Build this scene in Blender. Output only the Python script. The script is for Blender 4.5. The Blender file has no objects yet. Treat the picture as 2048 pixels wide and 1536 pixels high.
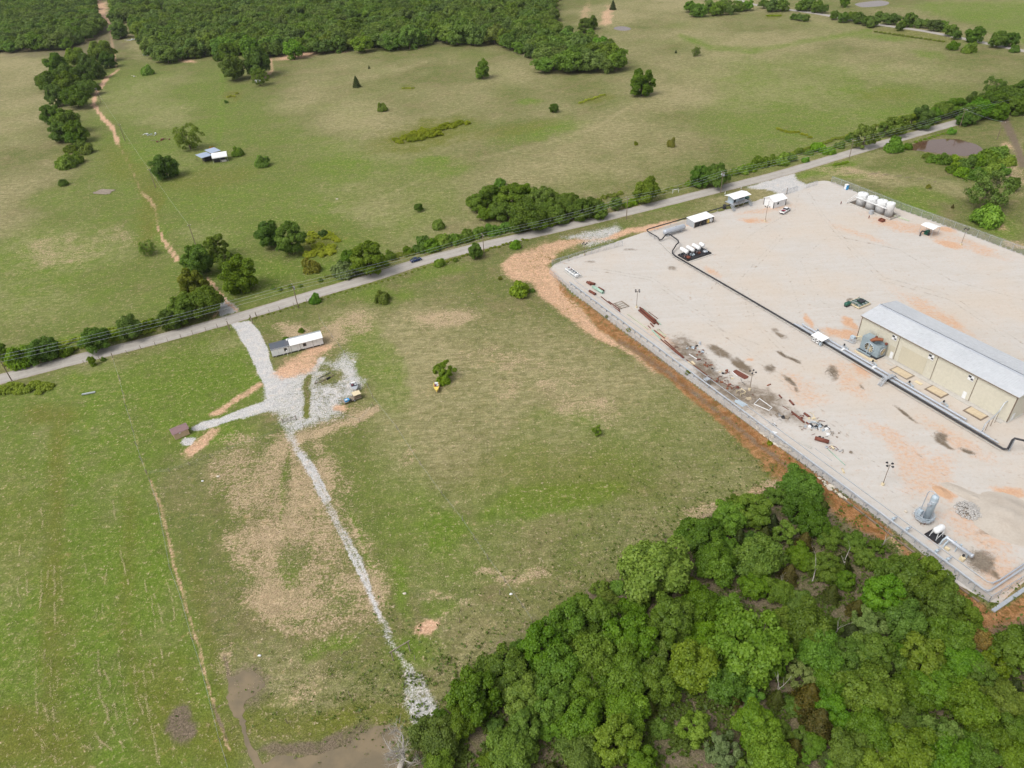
import bpy, bmesh, math, random
import numpy as np
from mathutils import Vector, Matrix, noise as mnoise
from mathutils.geometry import delaunay_2d_cdt, tessellate_polygon
R_ = math.radians
scene = bpy.context.scene
COL = scene.collection
# ------------------------------------------------------------------ camera
CAM_H, F, PITCH, ROLL = 120.0, 1420.0, R_(36.5), R_(-3.5)
cam = bpy.data.cameras.new('camera'); cam_o = bpy.data.objects.new('camera', cam); COL.objects.link(cam_o)
cam.sensor_width = 36.0; cam.lens = F/2048*36; cam.clip_end = 30000; cam.clip_start = 1
cr, sr, cp, sp = math.cos(ROLL), math.sin(ROLL), math.cos(PITCH), math.sin(PITCH)
X = Vector((cr, sr*sp, sr*cp)); Y = Vector((-sr, cr*sp, cr*cp)); Z = Vector((0, -cp, sp))
M = Matrix((X, Y, Z)).transposed().to_4x4(); M.translation = (0, 0, CAM_H)
cam_o.matrix_world = M
scene.camera = cam_o
# ------------------------------------------------------------------ sky, sun, exposure
SUN_EL, SUN_AZ = 54.0, 236.0          # azimuth measured clockwise from +Y
w = bpy.data.worlds.new('World'); scene.world = w; w.use_nodes = True
nt = w.node_tree; nt.nodes.clear()
sky = nt.nodes.new('ShaderNodeTexSky'); sky.sky_type = 'NISHITA'; sky.sun_disc = False
sky.sun_elevation = R_(SUN_EL); sky.sun_rotation = R_(SUN_AZ); sky.dust_density = 4.0; sky.air_density = 1.0
hs = nt.nodes.new('ShaderNodeHueSaturation'); hs.inputs['Saturation'].default_value = 0.18
bg = nt.nodes.new('ShaderNodeBackground'); bg.inputs['Strength'].default_value = 0.15
wo = nt.nodes.new('ShaderNodeOutputWorld')
nt.links.new(sky.outputs[0], hs.inputs['Color']); nt.links.new(hs.outputs[0], bg.inputs[0]); nt.links.new(bg.outputs[0], wo.inputs[0])
sun = bpy.data.lights.new('sun', 'SUN'); sun.energy = 1.35; sun.angle = R_(28); sun.color = (1.0, 0.95, 0.86)
sun_o = bpy.data.objects.new('sun', sun); COL.objects.link(sun_o)
_a, _e = R_(SUN_AZ), R_(SUN_EL)
sdir = Vector((math.sin(_a)*math.cos(_e), math.cos(_a)*math.cos(_e), math.sin(_e)))
sun_o.rotation_euler = sdir.to_track_quat('Z', 'Y').to_euler()
scene.view_settings.view_transform = 'Standard'; scene.view_settings.look = 'None'
scene.view_settings.gamma = 1.0; scene.view_settings.use_curve_mapping = False
scene.view_settings.exposure = 0.36
scene.cycles.max_bounces = 6; scene.cycles.transparent_max_bounces = 8

# ------------------------------------------------------------------ picture point -> point of the ground
def W(px, py, z=0.0):
    u = (px-1024)/F; v = -(py-768)/F
    u, v = cr*u - sr*v, sr*u + cr*v
    d = Vector((u, cp+v*sp, -sp+v*cp)); t = (z-CAM_H)/d.z
    return Vector((d.x*t, d.y*t, z))
def PX(x, y, z=0.0):                      # numpy: world -> picture
    dx, dy, dz = x, y, z-CAM_H
    depth = dy*cp - dz*sp
    v0 = dy*sp + dz*cp; u0 = dx
    dd = np.maximum(depth, 1.0)
    u0 = u0/dd; v0 = v0/dd
    u = cr*u0 + sr*v0; v = -sr*u0 + cr*v0
    return 1024+F*u, 768-F*v
def MPP(px, py):                          # metres across one picture pixel there
    p = W(px, py); return (p.y*cp + CAM_H*sp)/F
YA = R_(-63.4); YU = Vector((math.cos(YA), math.sin(YA), 0)); YV = Vector((-YU.y, YU.x, 0))

# ------------------------------------------------------------------ numpy noise
def vnoise(x, y, s, seed):
    rng = np.random.RandomState(seed); T = rng.rand(256, 256)
    fx = x/s + seed*13.7; fy = y/s + seed*7.3
    ix = np.floor(fx).astype(np.int64); iy = np.floor(fy).astype(np.int64)
    tx = fx-ix; ty = fy-iy; tx = tx*tx*(3-2*tx); ty = ty*ty*(3-2*ty)
    a = T[ix & 255, iy & 255]; b = T[(ix+1) & 255, iy & 255]; c = T[ix & 255, (iy+1) & 255]; d = T[(ix+1) & 255, (iy+1) & 255]
    return (a*(1-tx)+b*tx)*(1-ty) + (c*(1-tx)+d*tx)*ty
def fbm(x, y, s, seed, o=4):
    r = 0; a = 0.5; t = 0
    for i in range(o):
        r = r + a*vnoise(x, y, s, seed+i); t += a; a *= 0.55; s *= 0.47
    return r/t

# ------------------------------------------------------------------ node helpers and materials
def new_mat(name):
    m = bpy.data.materials.new(name); m.use_nodes = True; m.node_tree.nodes.clear()
    return m, m.node_tree
def nd(nt, t, **kw):
    n = nt.nodes.new(t)
    for k, v in kw.items(): setattr(n, k, v)
    return n
def L(nt, a, b): nt.links.new(a, b)
def mathn(nt, op, a, b=None, c=None, clamp=False):
    n = nd(nt, 'ShaderNodeMath', operation=op, use_clamp=clamp)
    for i, v in enumerate((a, b, c)):
        if v is None: continue
        if isinstance(v, (int, float)): n.inputs[i].default_value = v
        else: L(nt, v, n.inputs[i])
    return n.outputs[0]
def mixc(nt, f, a, b, mode='MIX'):
    n = nd(nt, 'ShaderNodeMix', data_type='RGBA', blend_type=mode)
    for i, v in ((0, f), (6, a), (7, b)):
        if isinstance(v, (int, float)): n.inputs[i].default_value = v
        elif isinstance(v, tuple): n.inputs[i].default_value = (*v[:3], 1)
        else: L(nt, v, n.inputs[i])
    return n.outputs[2]
def noise(nt, vec, scale, detail=3, rough=0.55, dist=0.0):
    n = nd(nt, 'ShaderNodeTexNoise'); n.inputs['Scale'].default_value = scale; n.inputs['Detail'].default_value = detail
    n.inputs['Roughness'].default_value = rough; n.inputs['Distortion'].default_value = dist
    if vec is not None: L(nt, vec, n.inputs['Vector'])
    return n.outputs['Fac']
def mrange(nt, v, a, b, c=0.0, d=1.0, smooth=False):
    n = nd(nt, 'ShaderNodeMapRange'); n.interpolation_type = 'SMOOTHSTEP' if smooth else 'LINEAR'
    L(nt, v, n.inputs[0])
    for i, k in enumerate((a, b, c, d)): n.inputs[i+1].default_value = k
    return n.outputs[0]
def finish(nt, col, rough=0.9, metal=0.0, bump=None, bstr=0.3, bdist=0.1, spec=None, extra=None):
    b = nd(nt, 'ShaderNodeBsdfPrincipled'); o = nd(nt, 'ShaderNodeOutputMaterial')
    if isinstance(col, tuple): b.inputs['Base Color'].default_value = (*col[:3], 1)
    else: L(nt, col, b.inputs['Base Color'])
    if isinstance(rough, (int, float)): b.inputs['Roughness'].default_value = rough
    else: L(nt, rough, b.inputs['Roughness'])
    b.inputs['Metallic'].default_value = metal
    if spec is not None: b.inputs['Specular IOR Level'].default_value = spec
    if bump is not None:
        bn = nd(nt, 'ShaderNodeBump'); bn.inputs['Strength'].default_value = bstr; bn.inputs['Distance'].default_value = bdist
        L(nt, bump, bn.inputs['Height']); L(nt, bn.outputs[0], b.inputs['Normal'])
    L(nt, b.outputs[0], o.inputs[0]); return b
MATS = {}
def pm(name, c1, c2=None, scale=1.2, rough=0.6, metal=0.0, bump=0.1, lo=0.4, hi=0.68):
    """a paint, metal or stone: base colour with worn patches, fine speckle and slight relief"""
    if name in MATS: return MATS[name]
    m, t = new_mat(name); tc = nd(t, 'ShaderNodeTexCoord')
    if c2 is None: c2 = tuple(c*0.72 for c in c1)
    n1 = noise(t, tc.outputs['Object'], scale, 4, 0.6); n2 = noise(t, tc.outputs['Object'], scale*9, 2, 0.6)
    col = mixc(t, mrange(t, n1, lo, hi), c1, c2)
    col = mixc(t, 0.35, col, mixc(t, n2, tuple(c*0.6 for c in c1), tuple(min(1, c*1.35) for c in c1)))
    finish(t, col, rough, metal, n2, bump, 0.03); MATS[name] = m; return m

def make_earth():
    m, t = new_mat('earth'); geo = nd(t, 'ShaderNodeNewGeometry'); pos = geo.outputs['Position']
    ch = []
    for k in range(3):
        a = nd(t, 'ShaderNodeAttribute', attribute_name='m%d' % k); s = nd(t, 'ShaderNodeSeparateColor'); L(t, a.outputs['Color'], s.inputs[0])
        ch += [s.outputs[0], s.outputs[1], s.outputs[2]]
    nA = noise(t, pos, 0.03, 4, 0.6); nB = noise(t, pos, 0.16, 5, 0.65); nC = noise(t, pos, 0.9, 4, 0.7); nD = noise(t, pos, 3.2, 3, 0.7)
    nE = noise(t, pos, 0.45, 6, 0.72, 0.6)
    nG = noise(t, pos, 0.075, 6, 0.68, 0.7); nF = noise(t, pos, 1.9, 4, 0.75, 0.5)
    mp = nd(t, 'ShaderNodeMapping'); L(t, pos, mp.inputs[0]); mp.inputs['Rotation'].default_value = (0, 0, R_(-25)); mp.inputs['Scale'].default_value = (0.35, 2.2, 1)
    nS = noise(t, mp.outputs[0], 0.5, 5, 0.7, 0.8)
    mp2 = nd(t, 'ShaderNodeMapping'); L(t, pos, mp2.inputs[0]); mp2.inputs['Rotation'].default_value = (0, 0, R_(63.4)); mp2.inputs['Scale'].default_value = (0.12, 1.6, 1)
    nT = noise(t, mp2.outputs[0], 0.35, 5, 0.65, 0.3)
    def soft(c, n, k=1.4): return mathn(t, 'MULTIPLY', c, mrange(t, n, 0.25, 0.7, 0.35, k), clamp=True)
    def hard(c, n, amp, wd=0.08):
        v = mathn(t, 'MULTIPLY_ADD', mathn(t, 'SUBTRACT', n, 0.5), amp, c); return mrange(t, v, 0.5-wd, 0.5+wd, smooth=True)
    # living grass: three greens broken up at several sizes
    col = mixc(t, mrange(t, nB, 0.35, 0.65), (0.126, 0.146, 0.034), (0.168, 0.172, 0.055))
    col = mixc(t, mrange(t, nC, 0.44, 0.60), col, (0.095, 0.112, 0.034)); col = mixc(t, mrange(t, nE, 0.5, 0.66, 0, .5), col, (0.175, 0.165, 0.078))
    col = mixc(t, mrange(t, nG, 0.50, 0.62, 0, .55), col, (0.185, 0.152, 0.075)); col = mixc(t, mrange(t, nG, 0.48, 0.38, 0, .45), col, (0.098, 0.132, 0.030))
    tan = mixc(t, mrange(t, nS, 0.4, 0.62), (0.215, 0.195, 0.088), (0.315, 0.280, 0.155))
    col = mixc(t, soft(ch[1], nE), col, tan)
    lush = mixc(t, mrange(t, nC, 0.35, 0.65), (0.098, 0.158, 0.016), (0.138, 0.192, 0.030))
    col = mixc(t, soft(ch[0], nB), col, lush)
    yg = mixc(t, nC, (0.150, 0.165, 0.025), (0.105, 0.115, 0.022))
    col = mixc(t, soft(ch[7], nB), col, yg)
    straw = mixc(t, mrange(t, nD, .35, .65), (0.27, 0.195, 0.115), (0.44, 0.34, 0.225))
    sm = mathn(t, 'ADD', mathn(t, 'MULTIPLY', nS, 0.25), mathn(t, 'ADD', mathn(t, 'MULTIPLY', nF, 0.5), mathn(t, 'MULTIPLY', nC, 0.25)))
    col = mixc(t, mathn(t, 'MULTIPLY', hard(ch[5], sm, 5.0, 0.3), .9), col, straw)
    # scattered dead thatch everywhere in the grass
    th = mathn(t, 'MULTIPLY_ADD', mathn(t, 'SUBTRACT', ch[1], ch[0]), .05, mathn(t, 'ADD', mathn(t, 'MULTIPLY', nF, .6), mathn(t, 'MULTIPLY', nS, .4))); col = mixc(t, mrange(t, th, .545, .62, 0, .42), col, (0.27, 0.245, 0.11))
    grav = mixc(t, mrange(t, nD, 0.35, 0.65), (0.41, 0.405, 0.405), (0.49, 0.485, 0.485))
    grav = mixc(t, mrange(t, nE, 0.45, 0.7, 0, 0.6), grav, (0.42, 0.39, 0.35))
    yard = mixc(t, mrange(t, nB, 0.35, 0.7), (0.465, 0.440, 0.415), (0.440, 0.402, 0.362))
    yard = mixc(t, mrange(t, nT, 0.42, 0.66, 0, .6), yard, (0.495, 0.482, 0.468))
    yard = mixc(t, mrange(t, nA, 0.44, 0.62, 0, 0.42), yard, (0.50, 0.405, 0.310))
    yard = mixc(t, mrange(t, nC, 0.55, 0.72, 0, 0.45), yard, (0.31, 0.265, 0.22))
    yard = mixc(t, mrange(t, nD, 0.3, 0.75, 0, 0.30), yard, (0.49, 0.46, 0.425))
    col = mixc(t, hard(ch[8], nC, 0.7, 0.10), col, yard)
    col = mixc(t, hard(ch[4], mathn(t, 'ADD', mathn(t, 'MULTIPLY', nC, 0.35), mathn(t, 'ADD', mathn(t, 'MULTIPLY', nF, .35), mathn(t, 'MULTIPLY', nD, 0.3))), 3.4, 0.35), col, grav)
    dirt = mixc(t, mrange(t, nF, 0.38, 0.62), (0.47, 0.275, 0.175), (0.54, 0.365, 0.25))
    col = mixc(t, hard(ch[2], mathn(t, 'ADD', mathn(t, 'MULTIPLY', nC, 0.5), mathn(t, 'ADD', mathn(t, 'MULTIPLY', nF, .3), mathn(t, 'MULTIPLY', nT, 0.2))), 3.0, 0.5), col, dirt)
    rust = mixc(t, mrange(t, nE, 0.4, 0.62), (0.235, 0.098, 0.034), (0.34, 0.185, 0.085)); rust = mixc(t, mrange(t, nC, 0.5, 0.68, 0, .6), rust, (0.20, 0.135, 0.06))
    col = mixc(t, hard(ch[3], nE, 2.2, 0.4), col, rust)
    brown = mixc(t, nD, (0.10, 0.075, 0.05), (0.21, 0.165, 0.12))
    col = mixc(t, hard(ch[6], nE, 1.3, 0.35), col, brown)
    mot = mathn(t, 'MULTIPLY', mrange(t, nD, 0.35, 0.65, 0.78, 1.22), mrange(t, nF, 0.35, 0.65, 0.86, 1.14))
    mot = mathn(t, 'MULTIPLY', mot, mrange(t, nE, 0.38, 0.62, 0.88, 1.12))
    cm = nd(t, 'ShaderNodeCombineColor'); [L(t, mot, cm.inputs[i]) for i in range(3)]
    yk = mathn(t, 'MULTIPLY', ch[8], 0.75, clamp=True)
    col = mixc(t, mathn(t, 'SUBTRACT', 1.0, yk), col, mixc(t, 1.0, col, cm.outputs[0], 'MULTIPLY'))
    h = mathn(t, 'ADD', mathn(t, 'MULTIPLY', nD, 0.3), mathn(t, 'ADD', mathn(t, 'MULTIPLY', nC, 0.3), mathn(t, 'MULTIPLY', nF, .4)))
    bs = mathn(t, 'SUBTRACT', 0.8, mathn(t, 'ADD', mathn(t, 'MULTIPLY', ch[8], 0.6), mathn(t, 'MULTIPLY', mathn(t, 'MAXIMUM', mathn(t, 'MAXIMUM', ch[4], ch[5]), ch[2]), .55)), clamp=True)
    b = finish(t, col, 0.95, 0, h, 0.8, 0.7, spec=0.15)
    for n in t.nodes:
        if n.type == 'BUMP': L(t, bs, n.inputs['Strength'])
    return m
M_EARTH = make_earth()

def make_leaf(name, ca, cb, trans=0.33):
    m, t = new_mat(name); at = nd(t, 'ShaderNodeAttribute', attribute_name='lf'); oi = nd(t, 'ShaderNodeObjectInfo')
    col = mixc(t, at.outputs['Fac'], ca, cb)
    hs = nd(t, 'ShaderNodeHueSaturation'); L(t, col, hs.inputs['Color'])
    L(t, mrange(t, oi.outputs['Random'], 0, 1, 0.484, 0.508), hs.inputs['Hue'])
    rv = mathn(t, 'FRACT', mathn(t, 'MULTIPLY', oi.outputs['Random'], 7.13))
    L(t, mrange(t, rv, 0, 1, 0.86, 1.25), hs.inputs['Value'])
    rs = mathn(t, 'FRACT', mathn(t, 'MULTIPLY', oi.outputs['Random'], 17.7)); L(t, mrange(t, rs, 0, 1, 0.98, 1.14), hs.inputs['Saturation'])
    c2 = mixc(t, 1.0, hs.outputs[0], oi.outputs['Color'], 'MULTIPLY')
    d = nd(t, 'ShaderNodeBsdfDiffuse'); tr = nd(t, 'ShaderNodeBsdfTranslucent'); g = nd(t, 'ShaderNodeBsdfGlossy'); g.inputs['Roughness'].default_value = 0.55
    L(t, c2, d.inputs[0]); L(t, c2, tr.inputs[0]); g.inputs['Color'].default_value = (0.5, 0.55, 0.5, 1)
    a = nd(t, 'ShaderNodeMixShader'); a.inputs[0].default_value = trans; L(t, d.outputs[0], a.inputs[1]); L(t, tr.outputs[0], a.inputs[2])
    b = nd(t, 'ShaderNodeMixShader'); b.inputs[0].default_value = 0.035; L(t, a.outputs[0], b.inputs[1]); L(t, g.outputs[0], b.inputs[2])
    o = nd(t, 'ShaderNodeOutputMaterial'); L(t, b.outputs[0], o.inputs[0]); return m
M_LEAF = make_leaf('oak_leaves', (0.066, 0.124, 0.014), (0.140, 0.218, 0.033))
M_FAR = make_leaf('far_leaves', (0.092, 0.155, 0.024), (0.185, 0.270, 0.055), .4)
M_CEDAR = make_leaf('cedar_needles', (0.030, 0.050, 0.010), (0.075, 0.090, 0.020), 0.12)
M_WEED = make_leaf('weed_leaves', (0.125, 0.165, 0.018), (0.215, 0.250, 0.036))
M_BARK = pm('bark', (0.16, 0.12, 0.085), (0.08, 0.06, 0.045), 2.0, 0.95)
M_DEAD = pm('dead_wood', (0.42, 0.39, 0.35), (0.28, 0.25, 0.22), 2.0, 0.9)

# ------------------------------------------------------------------ object helpers
def set_props(o, label=None, cat=None, group=None, kind=None, category=None):
    cat = cat or category
    if label: o['label'] = label
    if cat: o['category'] = cat
    if group: o['group'] = group
    if kind: o['kind'] = kind
    return o
def empty(name, loc, rz=0, label=None, cat=None, group=None):
    o = bpy.data.objects.new(name, None); COL.objects.link(o); o.location = loc; o.rotation_euler = (0, 0, rz); o.empty_display_size = 0.3
    return set_props(o, label, cat, group)
def link(name, me, parent=None, loc=None, rot=None, scale=None):
    o = bpy.data.objects.new(name, me); COL.objects.link(o)
    if parent is not None: o.parent = parent
    if loc is not None: o.location = loc
    if rot is not None: o.rotation_euler = rot
    if scale is not None: o.scale = scale if hasattr(scale, '__len__') else (scale,)*3
    return o
def copy_tree(o, loc=None, rz=None, **props):
    c = o.copy(); COL.objects.link(c)
    for ch in o.children:
        d = ch.copy(); COL.objects.link(d); d.parent = c
        for g in ch.children:
            e = g.copy(); COL.objects.link(e); e.parent = d
    if loc is not None: c.location = loc
    if rz is not None: c.rotation_euler = (0, 0, rz)
    set_props(c, **props); return c
def np_mesh(name, V, Fc, mat=None, smooth=False, attrs=None):
    """V (n,3), Fc (m,k) arrays -> mesh"""
    me = bpy.data.meshes.new(name); V = np.asarray(V, np.float32); Fc = np.asarray(Fc, np.int32); k = Fc.shape[1]
    me.vertices.add(len(V)); me.vertices.foreach_set('co', V.ravel())
    me.loops.add(Fc.size); me.loops.foreach_set('vertex_index', Fc.ravel())
    me.polygons.add(len(Fc)); me.polygons.foreach_set('loop_start', np.arange(0, Fc.size, k, dtype=np.int32))
    me.update(calc_edges=True)
    if mat: me.materials.append(mat)
    if smooth: me.polygons.foreach_set('use_smooth', np.ones(len(Fc), bool))
    for an, (dom, typ, arr) in (attrs or {}).items():
        a = me.attributes.new(an, typ, dom)
        a.data.foreach_set('color' if 'COLOR' in typ else 'value', np.asarray(arr, np.float32).ravel())
    return me
class MB:
    """collects shapes, links them as ONE mesh object"""
    def __init__(s): s.v = []; s.f = []; s.sm = []
    def add(s, vs, fs, smooth=False):
        n = len(s.v); s.v += [tuple(v) for v in vs]; s.f += [tuple(i+n for i in f) for f in fs]; s.sm += [smooth]*len(fs); return s
    def box(s, c, size, rz=0, M=None, taper=1.0):
        hx, hy, hz = size[0]/2, size[1]/2, size[2]/2; c = Vector(c); R = Matrix.Rotation(rz, 3, 'Z') if M is None else M
        vs = []
        for z in (-1, 1):
            k = taper if z > 0 else 1.0
            for x, y in ((-1, -1), (1, -1), (1, 1), (-1, 1)): vs.append(c + R @ Vector((x*hx*k, y*hy*k, z*hz)))
        return s.add(vs, [(3, 2, 1, 0), (4, 5, 6, 7), (0, 1, 5, 4), (1, 2, 6, 5), (2, 3, 7, 6), (3, 0, 4, 7)])
    def bar(s, a, b, wd, ht=None):
        a, b = Vector(a), Vector(b); d = b-a; ln = d.length
        if ln < 1e-6: return s
        q = d.to_track_quat('X', 'Z').to_matrix(); return s.box((a+b)/2, (ln, wd, ht or wd), M=q)
    def cyl(s, a, b, r, n=10, r2=None, caps=True, smooth=True):
        a, b = Vector(a), Vector(b); d = b-a; q = d.to_track_quat('Z', 'Y').to_matrix(); r2 = r if r2 is None else r2
        vs = []
        for p, rr in ((a, r), (b, r2)):
            for i in range(n):
                t = 2*math.pi*i/n; vs.append(p + q @ Vector((rr*math.cos(t), rr*math.sin(t), 0)))
        s.add(vs, [(i, (i+1) % n, n+(i+1) % n, n+i) for i in range(n)], smooth)
        if caps: s.add(vs[:n], [tuple(range(n))[::-1]]); s.add(vs[n:], [tuple(range(n))])
        return s
    def tube(s, pts, r, n=8, smooth=True, hollow=0):
        pts = [Vector(p) for p in pts]; rings = []
        for i, p in enumerate(pts):
            d = (pts[min(i+1, len(pts)-1)]-pts[max(i-1, 0)]).normalized(); q = d.to_track_quat('Z', 'Y').to_matrix()
            rr = r[i] if hasattr(r, '__len__') else r
            rings.append([p + q @ Vector((rr*math.cos(2*math.pi*k/n), rr*math.sin(2*math.pi*k/n), 0)) for k in range(n)])
        vs = [v for rg in rings for v in rg]
        fs = [(j*n+i, j*n+(i+1) % n, (j+1)*n+(i+1) % n, (j+1)*n+i) for j in range(len(pts)-1) for i in range(n)]
        s.add(vs, fs, smooth); s.add(rings[0], [tuple(range(n))[::-1]]); s.add(rings[-1], [tuple(range(n))]); return s
    def pipe(s, a, b, r, wall=0.06, n=14):
        """open pipe with a dark bore"""
        a, b = Vector(a), Vector(b); d = b-a; q = d.to_track_quat('Z', 'Y').to_matrix(); ri = r*(1-wall*2); e = d.normalized()*min(r*1.5, d.length*.3)
        ring = lambda p, rr: [p + q @ Vector((rr*math.cos(2*math.pi*k/n), rr*math.sin(2*math.pi*k/n), 0)) for k in range(n)]
        rs = [ring(a+e, ri), ring(a, ri), ring(a, r), ring(b, r), ring(b, ri), ring(b-e, ri)]
        vs = [v for rg in rs for v in rg]
        s.add(vs, [(j*n+i, j*n+(i+1) % n, (j+1)*n+(i+1) % n, (j+1)*n+i) for j in range(5) for i in range(n)], True)
        s.add(rs[0], [tuple(range(n))]); s.add(rs[5], [tuple(range(n))]); return s
    def lathe(s, c, prof, n=16, axis='Z', M=None, smooth=True):
        c = Vector(c); Q = M or {'Z': Matrix.Identity(3), 'X': Vector((1, 0, 0)).to_track_quat('Z', 'Y').to_matrix(), 'Y': Vector((0, 1, 0)).to_track_quat('Z', 'Y').to_matrix()}[axis]
        vs = [c + Q @ Vector((r*math.cos(2*math.pi*k/n), r*math.sin(2*math.pi*k/n), h)) for r, h in prof for k in range(n)]
        m = len(prof); ring = prof[0][0] > .1 and abs(prof[0][0]-prof[-1][0]) < .3*prof[0][0] and prof[0][0] < max(p[0] for p in prof)*.999; s.add(vs, [(j*n+i, j*n+(i+1) % n, (j+1)*n+(i+1) % n, (j+1)*n+i) for j in range(m-1) for i in range(n)], smooth)
        if not ring: s.add(vs[:n], [tuple(range(n))[::-1]]); s.add(vs[-n:], [tuple(range(n))])
        else: s.add(vs, [((m-1)*n+i, (m-1)*n+(i+1) % n, (i+1) % n, i) for i in range(n)])
        return s
    def sphere(s, c, r, n=10, m=6, sq=(1, 1, 1), jit=0, seed=0):
        rnd = random.Random(seed); c = Vector(c); vs = [c+Vector((0, 0, -r*sq[2]))]
        for j in range(1, m):
            ph = -math.pi/2+math.pi*j/m
            for i in range(n):
                t = 2*math.pi*i/n; k = 1+rnd.uniform(-jit, jit)
                vs.append(c+Vector((r*math.cos(ph)*math.cos(t)*sq[0]*k, r*math.cos(ph)*math.sin(t)*sq[1]*k, r*math.sin(ph)*sq[2]*k)))
        vs.append(c+Vector((0, 0, r*sq[2]))); fs = [(0, 1+(i+1) % n, 1+i) for i in range(n)]
        for j in range(m-2): fs += [(1+j*n+i, 1+j*n+(i+1) % n, 1+(j+1)*n+(i+1) % n, 1+(j+1)*n+i) for i in range(n)]
        e = len(vs)-1; b = 1+(m-2)*n; fs += [(b+i, b+(i+1) % n, e) for i in range(n)]
        return s.add(vs, fs, jit == 0)
    def prism(s, poly, z0, z1):
        n = len(poly); vs = [(p[0], p[1], z0) for p in poly]+[(p[0], p[1], z1) for p in poly]
        s.add(vs, [tuple(range(n))[::-1], tuple(range(n, 2*n))]+[(i, (i+1) % n, n+(i+1) % n, n+i) for i in range(n)]); return s
    def slab(s, corners, th):
        """quad given by 4 top corners, thickness downwards along its normal"""
        c = [Vector(p) for p in corners]; n = (c[1]-c[0]).cross(c[2]-c[0]).normalized()
        if n.z < 0: n = -n
        vs = c+[p-n*th for p in c]; return s.add(vs, [(0, 1, 2, 3), (7, 6, 5, 4), (0, 4, 5, 1), (1, 5, 6, 2), (2, 6, 7, 3), (3, 7, 4, 0)])
    def build(s, name, mat, parent=None, loc=None, rz=None, **props):
        me = bpy.data.meshes.new(name); me.from_pydata(s.v, [], s.f); me.materials.append(mat)
        me.polygons.foreach_set('use_smooth', s.sm)
        bm = bmesh.new(); bm.from_mesh(me); bmesh.ops.recalc_face_normals(bm, faces=bm.faces); bm.to_mesh(me); bm.free()
        o = link(name, me, parent, loc, (0, 0, rz) if rz is not None else None); set_props(o, **props); return o
# ------------------------------------------------------------------ what covers the ground where (masks kept as mesh attributes)
LUSH, TAN, DIRT, RUST, GRAV, STRAW, BROWN, YG, YARD = range(9)
YARD_NEAR = [(1978, 1203), (1790, 1060), (1600, 922), (1440, 806), (1300, 700), (1190, 618), (1150, 588), (1122, 562), (1098, 546)]
YARD_FAR = [(1108, 530), (1140, 517), (1180, 503), (1225, 487), (1290, 464), (1350, 445), (1420, 428), (1480, 413), (1530, 396), (1560, 388), (1572, 389), (1604, 372), (1640, 362), (1668, 366), (1720, 388), (1800, 419), (1930, 466), (2048, 511)]
_rf = W(2048, 511); _nc = W(1978, 1203); _lf = _rf + YU*75
_k = (_lf-_nc).dot(YV); YARD_W = [W(*p) for p in YARD_NEAR] + [W(*p) for p in YARD_FAR] + [_rf+YU*40, _lf, _lf+YU*((_nc-_lf).dot(YU)), _nc+YV*20]
ROAD = [W(-260, 822), W(-100, 785)] + [W(*p) for p in [(40, 748), (150, 719), (300, 683), (440, 645), (520, 622), (640, 585), (760, 551), (835, 524.5), (960, 492), (1100, 461), (1240, 428), (1350, 401), (1440, 378), (1560, 348), (1680, 312), (1800, 277), (1920, 243)]]
ROAD += [ROAD[-1] + (ROAD[-1]-ROAD[-3]).normalized()*d for d in (40, 120, 400)]
def wpx(pts): return [PX(p.x, p.y) for p in pts]
ops = []
def B(ch, val, cx, cy, rx, ry, ang=0, soft=0.5): ops.append(('b', ch, val, cx, cy, rx, ry, R_(ang), soft))
def Ln(ch, val, pts, wd, soft=1.5): ops.append(('l', ch, val, pts, wd, soft))
def Pg(ch, val, pts, soft=6): ops.append(('p', ch, val, pts, soft))
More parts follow.
